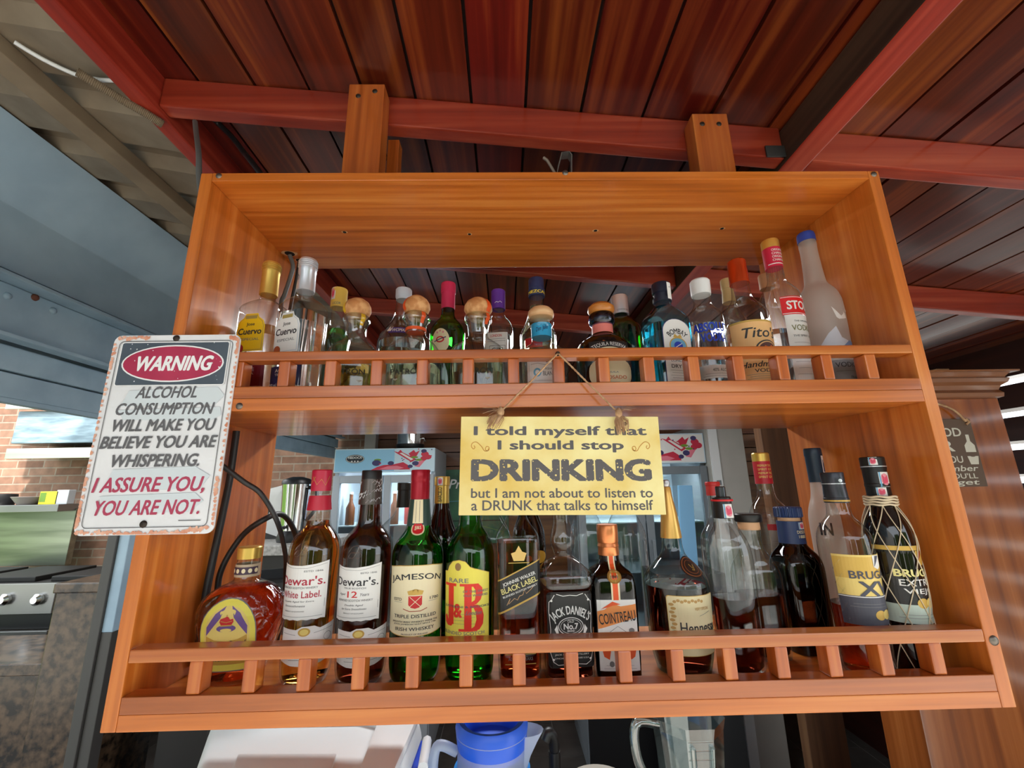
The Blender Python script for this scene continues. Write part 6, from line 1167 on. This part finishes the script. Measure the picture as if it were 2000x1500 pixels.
# white panel beside it
xa_ = q2.x+.006; xb_ = max(at(1458, 900, 2.3).x, xa_+.2)
t = thing('white_cabinet', 'tall plain pale grey cabinet right of the grey drinks cooler', 'cabinet', ((xa_+xb_)/2, 2.3, ZF+.0005))
m = MB(); m.box(-(xb_-xa_)/2, (xb_-xa_)/2, 0, .6, 0, 2.13); m.build('body', PLASTER, t, bevel=.005)
m = MB(); m.box(-(xb_-xa_)/2+.004, -(xb_-xa_)/2+.065, -.014, -.0003, .02, 2.1); m.build('edge_strip', WHITE, t, bevel=.002)
for z in (1.70, 1.63):
    m = MB(); m.box(-(xb_-xa_)/2+.02, -(xb_-xa_)/2+.05, -.020, -.0143, z, z+.03); m.build('switch', FRGD, t, bevel=.002)
m = MB(); m.tube([(-.33, -.10, 1.51), (-.12, -.10, 1.51), (-.118, -.10, 1.50), (-.118, -.10, 1.42)], .006); m.build('towel_rail', BLACK, t, smooth=50) if False else None
# blue folder board leaning in front
p0 = at(1326, 948, 2.25); p1 = at(1352, 948, 2.25); p2 = at(1364, 1105, 2.25); p3 = at(1332, 1105, 2.25)
m = MB(); m.hexa([tuple(p3), tuple(p2), tuple(p2+Vector((0, .03, 0))), tuple(p3+Vector((0, .03, 0))), tuple(p0), tuple(p1), tuple(p1+Vector((0, .03, 0))), tuple(p0+Vector((0, .03, 0)))])
# it stands on a low counter
ctop = p3.z
o = m.build('blue_tray', mat('tray_blue', rgb(138, 194, 236), .4), bevel=.003); tag(o, 'upright light blue board standing in front of the grey cooler', 'tray')
m = MB(); m.box(.80, 1.20, 1.99, 2.285, ZF+.0005, ctop-.0005)
tag(m.build('side_table', mat('table_dark', rgb(54, 56, 58), .5), bevel=.004), 'dark side table under the light blue upright board', 'table')

# green chalk board sign left of the yellow plaque
p0 = at(862, 915, 2.9); w_, h_ = .55, .62
t = thing('green_board', 'green illustrated board with white script, half hidden by the yellow plaque', 'board', (p0.x+w_/2, 3.17, p0.z-h_))
m = MB(); m.box(-w_/2, w_/2, 0, .02, 0, h_); m.build('panel', noisy('board_green', rgb(36, 74, 58), rgb(74, 128, 92), 5, .5), t, bevel=.003)
printed('board_print', t, plane_xz(0), w_, 0, h_, [(T_, 'Pro', -.28, .80, .30, .13, PAPER, 0, {'sh': .3}), ('L', [(-.45, .30), (.4, .30)], .008, mat('board_dark', rgb(24, 40, 36), .6), 0), ('L', [(-.45, .56), (.4, .60)], .003, PALEBLUE, 0), ('L', [(-.4, .2), (0, .25), (.4, .15)], .004, LEAF, 0)], base=.0006)
for z in (1.05, .33):
    pass
# coffee urn on top of the cooler
p = at(797, 870, 2.72)
t = thing('coffee_urn', 'black and steel urn standing on top of the fruit-headed cooler', 'urn', (p.x, 2.80, fz1+.0005))
MB().lathe([(0, .105), (.03, .11), (.035, .112), (.055, .112)], 32).build('base', BLACK, t, smooth=35)
MB().lathe([(.0553, .108), (.12, .108), (.16, .106)], 32).build('tank', CHROME, t, smooth=35)
MB().lathe([(.1603, .110), (.18, .108), (.19, .07), (.20, .02)], 32).build('lid', BLACK, t, smooth=35)
MB().tube([(.10, -.03, .10), (.125, -.05, .10), (.13, -.052, .075)], .009).build('tap', CHROME, t, smooth=50)

# ------------------------------------------------------------------ side counter with percolator and papers (seen past the left cabinet side)
zc = at(560, 1062, 1.75).z
t = thing('side_counter', 'grey speckled counter at the left, under the steel percolator', 'counter', (-1.35, 1.9, ZF+.0005))
m = MB(); m.box(-.42, .30, -.22, .35, zc-ZF-.05, zc-ZF-.0005); m.build('worktop', noisy('speckled_stone', rgb(150, 148, 144), rgb(196, 194, 190), 60, .3), t, bevel=.004)
m = MB(); m.box(-.40, .28, -.18, .34, 0, zc-ZF-.0505); m.build('base_unit', mat('unit_dark', rgb(38, 35, 33), .5), t, bevel=.003)
pk = at(578, 1050, 1.85)
t = thing('percolator', 'tall stainless steel percolator with black lid and base left of the red-capped whisky', 'percolator', (at(575, 1000, 1.85).x, 1.85, zc+.0005))
hh = at(575, 944, 1.85).z-zc
MB().lathe([(0, .075), (.02, .080), (.05, .070), (.06, .066)], 30).build('base', BLACK, t, smooth=35)
MB().lathe([(.0603, .064), (hh*.98, .076)], 30).build('body', CHROME, t, smooth=35)
MB().lathe([(hh*.98+.0003, .080), (hh+.01, .080), (hh+.02, .074), (hh+.035, .03)], 30).build('lid', BLACK, t, smooth=35)
MB().tube([(.07, -.01, hh*.92), (.125, -.02, hh*.90), (.13, -.02, hh*.55), (.075, -.01, hh*.35)], .011).build('handle', BLACK, t, smooth=50)
MB().tube([(-.01, -.075, .08), (-.012, -.11, .08), (-.012, -.112, .055)], .010).build('tap', BLACK, t, smooth=50)
m = MB(); r5 = random.Random(2)
t = thing('paper_stack', 'tilted white papers stuck behind the steel percolator', 'papers', (at(548, 980, 1.98).x, 1.985, zc+.0005))
for q, (a_, dx, dz) in enumerate(((-.35, -.03, .0), (.25, .04, .05))):
    m = MB(); ca, sa = math.cos(a_), math.sin(a_)
    P = [(-.075, 0), (.075, 0), (.075, .24), (-.075, .24)]
    P = [(dx+x*ca-z*sa, q*.006, max(0, .02+dz+x*sa+z*ca)) for x, z in P]
    m.prism(P, (0, .002, 0)); m.build('sheet', PAPER, t)
m = MB(); m.box(-.11, .11, .01, .03, 0, .20); m.build('folder', mat('folder_dark', rgb(52, 50, 48), .5), t)
# small black machine behind the round whisky bottle
p = at(535, 1125, .50)
t = thing('card_machine', 'low black device with cable behind the round whisky bottle', 'device', (p.x, .62, -.3995+.2))
# ------------------------------------------------------------------ back bar counter below the cabinet
ZC = -.40
t2 = thing('back_bar', 'dark counter under the cabinet carrying cooler box, pitcher and blender', 'counter', (0, .27, ZF+.0005))
m = MB(); m.box(-1.0, 1.05, -.22, .20, ZC-ZF-.04, ZC-ZF-.0005); m.build('worktop', GRANITE, t2, bevel=.004)
m = MB(); m.box(-.98, 1.03, -.18, .14, 0, ZC-ZF-.0405); m.build('base_unit', DARKW, t2, bevel=.003)
t.location = (p.x, .50, ZC+.0005)
hz = p.z-ZC
m = MB(); m.box(-.10, .10, -.03, .03, 0, hz-.05); m.build('stand', BLACK, t, bevel=.004)
m = MB(); m.hexa([(-.13, -.035, hz-.0497), (.12, -.035, hz-.0497), (.12, .035, hz-.0497), (-.13, .035, hz-.0497), (-.10, -.03, hz-.01), (.09, -.03, hz+.0), (.09, .03, hz+.02), (-.10, .03, hz+.01)]); m.build('top_shell', BLACK, t, bevel=.008)
MB().tube(spline([(-.06, -.03, hz+.0), (-.075, -.03, hz+.05), (-.05, -.03, hz+.07), (-.02, -.03, hz+.01)], 8), .005).build('loop', BLACK, t, smooth=60)

# white and blue cool box
CB = noisy('coolbox_white', rgb(222, 230, 232), rgb(232, 238, 240), 3, .45); CBL = mat('coolbox_blue', rgb(28, 66, 190), .4)
bl, br, tl, tr = at(372, 1500, .17), at(792, 1500, .17), at(404, 1416, .36), at(826, 1408, .36)
ext = 1.45
def lerp(a, b2, k): return a+(b2-a)*k
bl2, br2 = lerp(tl, bl, ext), lerp(tr, br, ext); tl2, tr2 = lerp(bl, tl, 1.12), lerp(br, tr, 1.12)
t = thing('cool_box', 'white cool box with blue sides on the counter below the cabinet', 'cool box', ((bl.x+br.x)/2, .25, ZC+.0005)); ob = t.location.copy()
def lc2(p, dz=0.0, dx=0.0): return tuple(Vector((p.x+dx, p.y, p.z+dz))-ob)
m = MB(); m.hexa([lc2(Vector((p.x, p.y, ZC+.0005)), 0, dx) for p, dx in ((bl2, .02), (br2, .010), (tr2, .0), (tl2, .02))]+[lc2(p, -.040, dx) for p, dx in ((bl2, .012), (br2, .016), (tr2, .008), (tl2, .012))]); m.build('tub', CBL, t, bevel=.012, smooth=40)
m = MB(); m.hexa([lc2(p, -.0397) for p in (bl2, br2, tr2, tl2)]+[lc2(p, 0, dx) for p, dx in ((bl2, .012), (br2, -.012), (tr2, -.012), (tl2, .012))])
lid = m.build('lid', CB, t, bevel=.014, smooth=40, seg=3)
def onlid(u, v): return lerp(lerp(bl, br, u), lerp(tl, tr, u), v)
m = MB(); P = [onlid(u, v) for u, v in ((.80, -.35), (.97, -.35), (.985, 1.05), (.02, 1.05), (.02, .92), (.72, .92), (.80, .80))]
m.prism([lc2(p, -.003) for p in P], (0, -.002, .020)); m.build('lid_rim', CB, lid, bevel=.008, smooth=40)
m = MB(); m.prism([lc2(onlid(u, v), -.002) for u, v in ((.20, -.4), (.66, -.4), (.66, .20), (.20, .20))], (0, 0, .008)); m.build('lid_panel', CB, lid, bevel=.003, smooth=40)
MB().tube([lc2(p) for p in (at(826, 1500, .20), at(832, 1462, .26), at(834, 1447, .29))], .009).build('handle', CB, t, smooth=50)

# plastic pitcher with blue lid
PL = frosted('pitcher_plastic', rgb(206, 220, 238), .35)
p = at(948, 1438, .24); r_ = .062
t = thing('pitcher', 'translucent plastic pitcher with blue lid below the cabinet', 'pitcher', (p.x+.012, .235, ZC+.0005)); hp_ = p.z-ZC-.005
MB().lathe([(0, .058), (.004, .062), (hp_, r_), (hp_+.018, r_+.003)], 44, cap1=False).build('jug', PL, t, smooth=40)
MB().lathe([(.006, .056), (hp_*.84, .0685), (hp_*.845, .0685)], 40).build('drink', mat('blue_drink', rgb(60, 150, 226), .2), t, smooth=40)
m = MB(); m.lathe([(hp_-.012, r_-.006), (hp_-.012, r_-.001), (hp_+.026, r_+.004), (hp_+.036, r_-.002), (hp_+.034, r_-.012), (hp_+.004, r_-.018), (hp_+.003, .001)], 44, cap0=False); m.build('lid', mat('lid_blue', rgb(36, 96, 226), .35), t, smooth=45)
MB().tube(spline([(-r_-.001, -.01, hp_-.01), (-r_-.035, -.02, hp_+.002), (-r_-.040, -.025, hp_-.06), (-r_-.034, -.02, hp_-.15), (-r_+.004, -.01, hp_-.19)], 8), .009).build('handle', PL, t, smooth=60)
vs = []; fs = []
for i in range(9):
    a_ = PI/2+(-.42+.84*i/8); k_ = math.cos((i-4)/4*PI/2)
    for z, e in ((hp_+.016, .030), (hp_+.0, .020), (hp_-.022, .008), (hp_-.045, .001)):
        rr = r_+.0015+e*k_-(hp_-z)*.06; vs.append((rr*math.sin(a_), -rr*math.cos(a_), z))
for i in range(8):
    for j in range(3): fs.append((4*i+j, 4*i+4+j, 4*i+5+j, 4*i+1+j))
MB().add(vs, fs).build('spout', PL, t, smooth=60)

# glass blender jar
q = at(1340, 1440, .31)
JG = glass('blender_glass', (.84, .92, .93), .06, 1.0, .2)
t = thing('blender_jar', 'ribbed glass blender jar with handle below the cabinet', 'blender', (q.x, .30, ZC+.0005)); hj = at(1340, 1404, .30).z-ZC+.012; rj = .068
MB().lathe([(0, .05), (.004, .056), (.055, .060), (.06, .050)], 36).build('base', BLACK, t, smooth=35)
MB().lathe([(.0605, .044), (.075, .050), (hj-.02, rj-.002), (hj, rj+.003)], 8, 0, lambda a, r, z: (r*math.sin(a+.39), -r*math.cos(a+.39)), True, False).build('jar', JG, t)
m = MB()
for i in range(13):
    z = hj-.022-.0145*i; r = .050+(rj-.054)*(z-.075)/(hj-.095)
    pts = []
    for j in range(7):
        a = (.74*j/6-.37); pts.append(((r+.001)*math.sin(a)/max(.86, math.cos(.39)/math.cos(((a+.39) % .785)-.39)) if False else (r*.945)*math.sin(a)/math.cos(abs(a)), -(r*.945), z))
    m.tube(pts, .0011, 5)
for x in (-.012, .016):
    m.tube([(x, -.0485, .10), (x*1.3, -(rj*.945), hj-.03)], .0045, 6)
m.build('measure_marks', glass('moulded_ribs', (.86, .94, .95), .15, .8, .3), t, smooth=60)
MB().tube(spline([(-rj+.004, -.02, hj-.01), (-rj-.040, -.03, hj-.004), (-rj-.042, -.03, hj-.06), (-rj-.012, -.022, hj-.12), (-rj+.014, -.014, hj-.16)], 8), .009).build('handle', JG, t, smooth=60)
# pale round bin lid and black spout between pitcher and blender
q = at(1165, 1492, .33)
t = thing('pale_bowl', 'pale grey upturned bowl between the pitcher and the blender', 'bowl', (q.x, .30, ZC+.0005)); hq = q.z-ZC-.012
MB().lathe([(0, .080), (.006, .083), (hq*.7, .080), (hq*.95, .066), (hq, .05), (hq+.002, .002)], 40).build('bowl', mat('bowl_grey', rgb(176, 172, 160), .5), t, smooth=45)
q = at(1087, 1462, .335)
t = thing('pour_tap', 'small black pour spout right of the blue-lidded pitcher', 'spout', (q.x, .385, ZC+.0005)); hs = q.z-ZC
MB().lathe([(0, .026), (.006, .026), (.012, .014), (hs-.03, .012)], 20).build('stem', BLACK, t, smooth=35)
MB().tube(spline([(0, 0, hs-.03), (-.002, -.004, hs-.005), (-.012, -.010, hs+.008), (-.020, -.014, hs-.004)], 6), .011).build('nozzle', BLACK, t, smooth=60)

# ------------------------------------------------------------------ wooden column cabinet with cornice on the right, and its sign
YC = .80; xl = at(1807, 1440, YC).x; xr = at(1952, 790, YC).x; zt = at(1940, 778, YC).z
t = thing('wooden_column', 'brown varnished wooden column with moulded cornice right of the cabinet', 'column', ((xl+xr)/2, YC, ZF+.0005)); cwid = xr-xl
hcol = zt-ZF
m = MB(); m.box(-cwid/2, cwid/2, 0, .16, 0, hcol); m.build('shaft', COLW, t, bevel=.003)
m = MB(); zz = at(1960, 728, YC).z-ZF
pf = [(0, hcol), (.012, hcol+.004), (.014, hcol+.018), (.006, hcol+.03), (.012, hcol+.045), (.026, hcol+.055), (.030, hcol+.068), (.022, hcol+.074), (.034, hcol+.09), (.050, zz-.006), (.050, zz), (0, zz)]
vs = []; fs = []
for sgn_, pt in enumerate([(-1, -1), (1, -1), (1, 1), (-1, 1)]):
    for o_, z in pf:
        x = pt[0]*(cwid/2+o_); y = -o_ if pt[1] < 0 else .16
        vs.append((x, y, z))
n = len(pf)
for c_ in range(4):
    d = (c_+1) % 4
    for i in range(n-1): fs.append((c_*n+i, d*n+i, d*n+i+1, c_*n+i+1))
fs.append(tuple(c_*n+n-2 for c_ in range(4)))
m.add(vs, fs); m.build('cornice', wood('cornice_timber', rgb(96, 54, 30), rgb(138, 86, 50), rgb(168, 116, 76), axis=0, rough=.28, coat=.5, gs=.5), t, smooth=25)
q = at(1843, 716, YC+.1)
m = MB(); m.box(q.x-.03-(xl+xr)/2, q.x+.02-(xl+xr)/2, .1, .14, zz+.0003, zz+.045); m.build('block', mat('raw_wood', rgb(176, 140, 100), .7), t, bevel=.002)
# sign on the column
sl = at(1838, 820, YC-.01); sr = at(1893, 818, YC-.01); sb = at(1925, 950, YC-.01); sw2 = .30; 
t = thing('wood_sign', 'small brown hanging sign with white lettering on the wooden column', 'sign', (sr.x-sw2/2, YC-.012, sb.z)); shh = sr.z-sb.z
m = MB(); m.box(-sw2/2, sw2/2, 0, .011, 0, shh); m.build('board', mat('sign_brown', rgb(98, 78, 64), .55), t, bevel=.002)
SW_ = mat('sign_offwhite', rgb(216, 214, 200), .5)
printed('printed_face', t, plane_xz(0), sw2, 0, shh, [(T_, 'GOOD', .12, .80, .46, .13, SW_, 0, {'b': .02}), (T_, 'BAR', -.02, .595, .50, .16, SW_, 0, {'b': .03}), ('P', [(.35, .50), (.47, .50), (.47, .60), (.43, .66), (.43, .76), (.39, .76), (.39, .66), (.35, .60)], SW_, 0), ('P', [(.37, .32), (.46, .32), (.48, .44), (.35, .44)], SW_, 0), ('E', .415, .455, .08, .05, mat('sign_brown', (0, 0, 0)), 1), (T_, 'YOU', .17, .395, .24, .10, SW_, 0), (T_, 'remember', .12, .265, .64, .085, SW_, 0, {'sh': .3}), (T_, "YOU'LL", .23, .155, .36, .075, SW_, 0), (T_, 'forget', .16, .055, .5, .10, SW_, 0, {'sh': .3})], base=.0004)
for px, py in ((1886, 835),):
    q = at(px, py, YC-.012)
    MB().tube([(sw2/2-.02, -.001, shh-.02), (sw2/2-.012, -.006, shh-.012), (sw2/2-.02, -.004, shh+.0)], .004).build('rope_knot', TW, t, smooth=60)
MB().tube(spline([(sw2/2-.02, -.003, shh-.01), (sw2/2-.05, -.001, shh+.03), (sw2/2-.10, .002, shh+.055), (0, .009, shh+.06)], 6), .004).build('rope', TW, t, smooth=60)
# timber strip behind the right cabinet side
p0 = at(1494, 900, 1.305); p1 = at(1560, 900, 1.305)
m = MB(); m.box(p0.x, p1.x+.0, 1.305, 1.36, ZF+.0005, ztop(p1.x)-.0005)
tag(m.build('timber_post', wood('rough_post', rgb(58, 36, 22), rgb(88, 58, 36), rgb(120, 86, 58), axis=2, rough=.6, coat=.0, gs=.5), bevel=.004), 'rough brown timber post behind the right side of the cabinet', 'post')

# ------------------------------------------------------------------ kitchen on the left: shelves, range, granite counter
YS = 2.85
def zat(px, py, Y): return at(px, py, Y).z
t = thing('steel_shelf', 'stainless steel wall shelf, the upper of two, in the kitchen on the left', 'shelf', (-3.3, YS, zat(100, 798, YS)), 0, 'kitchen wall shelves')
hs = zat(100, 772, YS)-zat(100, 798, YS)
m = MB(); m.box(-.9, .75, 0, .02, 0, hs); m.build('front_edge', STAINL, t, bevel=.003)
m = MB(); m.box(-.9, .75, .0203, .34, hs-.02, hs-.001); m.build('deck', STAIN, t)
t = thing('steel_shelf', 'stainless steel wall shelf, the lower of two, in the kitchen on the left', 'shelf', (-3.2, YS, zat(100, 895, YS)), 0, 'kitchen wall shelves')
hs = zat(100, 875, YS)-zat(100, 895, YS)
m = MB(); m.box(-.9, .75, 0, .02, 0, hs); m.build('front_edge', STAINL, t, bevel=.003)
m = MB(); m.box(-.9, .75, .0203, .34, hs-.02, hs-.001); m.build('deck', STAIN, t)
m = MB(); zb0, zb1 = zat(100, 872, YS+.03), zat(100, 800, YS+.03)
m.box(-4.15, -2.5, YS+.06, YS+.30, zb0+.03, zb1-.004)
tag(m.build('wrapped_crate', noisy('plastic_film', rgb(104, 126, 138), rgb(150, 174, 186), 5, .2, stretch=(1, 1, 6)), bevel=.01), 'long blue-grey film-wrapped pack lying between the two steel shelves', 'package')
# wall post above
p0 = at(66, 760, 3.1); p1 = at(120, 760, 3.1)
m = MB(); m.box(p0.x, p1.x, 3.08, 3.199, zat(66, 772, 3.1)-.0, 1.6); tag(m.build('blue_post', BLUEG, bevel=.004), 'short blue-grey wall post above the upper steel shelf', 'post')
m = MB(); m.box(p1.x+.01, p1.x+.28, 3.12, 3.199, zat(66, 772, 3.1)-.0, 1.55); tag(m.build('concrete_block', noisy('concrete_grey', rgb(120, 118, 116), rgb(150, 148, 146), 20, .9)), 'rough grey concrete block right of the blue-grey wall post', 'block')
# range: back guard, shelf, cook top, control panel, oven slot, ledge
x0 = -4.2; yb_ = 2.95; yfr = 2.25
xr_ = at(105, 1170, yfr).x
RG = mat('range_steel', rgb(140, 140, 138), .35, .8); RGD = mat('range_iron', rgb(36, 35, 34), .6, .3)
t = thing('cooking_range', 'steel cooking range with tall splashback and chrome knobs at lower left', 'stove', ((x0+xr_)/2, yfr, ZF+.0005)); ox = (x0+xr_)/2
def bx(nm, mt, a, b_, c_, d, e, f_, bev=.003, parent=None):
    m = MB(); m.box(a-ox, b_-ox, c_-yfr, d-yfr, e-ZF, f_-ZF); return m.build(nm, mt, parent or t, bevel=bev)
ztop_ = zat(60, 1140, yfr)
bx('splashback', STAIN, x0, at(140, 1040, yb_).x, yb_, yb_+.05, ztop_, zat(60, 995, yb_))
bx('top_shelf', RG, x0, at(150, 980, yb_).x, yb_-.14, yb_+.05, zat(60, 1000, yb_-.1), zat(60, 986, yb_-.1)) 
bx('cook_top', RGD, x0, xr_, yfr+.02, yb_-.003, ztop_-.06, ztop_-.012)
for i in range(3): bx('grate', RGD, x0+.15+.5*i, x0+.55+.5*i, yfr+.12, yb_-.15, ztop_-.0117, ztop_+.02, .006)
cp = bx('control_panel', RG, x0, xr_, yfr, yfr+.0197, zat(60, 1200, yfr), ztop_)
for px, py in ((6, 1172), (70, 1172), (-60, 1172)):
    q = at(px, py, yfr-.02); m = MB().lathe([(0, .032), (.02, .034), (.035, .02)], 18); m.v = [(q.x-ox+x, -.001-z, q.z-ZF+y) for x, y, z in m.v]; m.build('knob', CHROME, cp, smooth=45)
bx('oven_slot', BLACK, x0, xr_-.02, yfr+.03, yfr+.2, zat(60, 1232, yfr), zat(60, 1201, yfr))
bx('lower_panel', RG, x0, xr_, yfr+.0, yfr+.03, zat(60, 1250, yfr), zat(60, 1233, yfr))
bx('plinth', RGD, x0, xr_, yfr+.02, yb_, ZF, zat(60, 1251, yfr))
# small items on the range shelf
zs_ = zat(60, 986, yb_-.1)+.0005
q = at(53, 975, yb_-.07); o = MB().lathe([(0, .055), (.005, .06), (.06, .10), (.062, .095), (.01, .05)], 24, cap1=True).build('patterned_bowl', mat('bowl_pattern', rgb(170, 160, 156), .4), smooth=40); o.location = (q.x, yb_-.06, zs_); tag(o, 'grey patterned bowl on the shelf over the cooking range', 'bowl')
q = at(96, 975, yb_-.07)
t = thing('yellow_carton', 'yellow and green carton beside the patterned bowl over the range', 'carton', (q.x, yb_-.08, zs_))
m = MB(); m.box(-.07, .07, 0, .06, 0, .10); m.build('carton', mat('carton_yellow', rgb(226, 214, 60), .5), t, bevel=.002)
m = MB(); m.box(-.065, -.02, -.001, -.0003, .02, .09); m.build('carton_print', LEAF, t)
q = at(122, 973, yb_-.07)
m = MB(); m.box(q.x-.045, q.x+.05, yb_-.08, yb_-.02, zs_, zs_+.11); tag(m.build('white_tub', mat('tub_white', rgb(206, 210, 214), .5), bevel=.004), 'pale square tub right of the yellow carton over the range', 'tub')
q = at(2, 975, yb_-.07); o = MB().lathe([(0, .07), (.05, .085), (.085, .08), (.09, .03)], 24).build('black_pot', BLACK, smooth=40); o.location = (q.x, yb_-.06, zs_); tag(o, 'black pot at the far left of the shelf over the range', 'pot')
# granite faced half wall and ledge
yg = 1.55; gx0 = at(112, 1150, yg).x; gx1 = at(205, 1150, yg).x; gz = zat(150, 1138, yg)
t = thing('granite_counter', 'brown granite clad counter end at lower left', 'counter', ((gx0+gx1)/2, yg, ZF+.0005)); gw = gx1-gx0
m = MB(); m.box(-gw/2, gw/2, 0, .45, 0, gz-ZF-.045); m.build('clad_base', GRANITE, t, bevel=.003)
m = MB(); m.box(-gw/2-.008, gw/2+.008, -.012, .46, gz-ZF-.0447, gz-ZF); m.build('top_slab', GRANITE, t, bevel=.006)
m = MB(); m.box(gw/2+.0003, gw/2+.03, -.008, .0, 0, gz-ZF-.046); m.build('edge_trim', mat('trim_beige', rgb(150, 138, 122), .6), t, bevel=.002)
lz = zat(60, 1291, yg+.1)
m = MB(); m.box(-gw/2-1.5, -gw/2-.0003, .06, .5, lz-ZF-.05, lz-ZF); m.build('side_ledge', GRANITE, t, bevel=.004)
m = MB(); m.box(-gw/2-1.5, -gw/2-.0003, .10, .5, 0, lz-ZF-.0503); m.build('ledge_base', GRANITE, t)
# shutter guide post next to the cabinet
p0 = at(222, 1060, 1.35); p1 = at(246, 1060, 1.35)
t = thing('guide_post', 'blue-grey shutter guide post with dark edge left of the cabinet', 'post', (p0.x, 1.35, ZF+.0005))
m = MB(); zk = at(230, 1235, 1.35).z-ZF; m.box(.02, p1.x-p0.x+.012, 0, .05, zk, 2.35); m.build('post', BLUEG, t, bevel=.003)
m = MB(); m.box(.02, p1.x-p0.x+.012, 0, .05, 0, zk-.0003); m.build('post_in_shade', mat('edge_dark', rgb(70, 68, 66), .5), t, bevel=.003)  # lower post coloured dark to stand for the shadow on it
m = MB(); m.box(-.022, .0197, -.01, .06, 0, 2.35); m.build('dark_edge', mat('edge_dark', rgb(70, 68, 66), .5), t, bevel=.003)
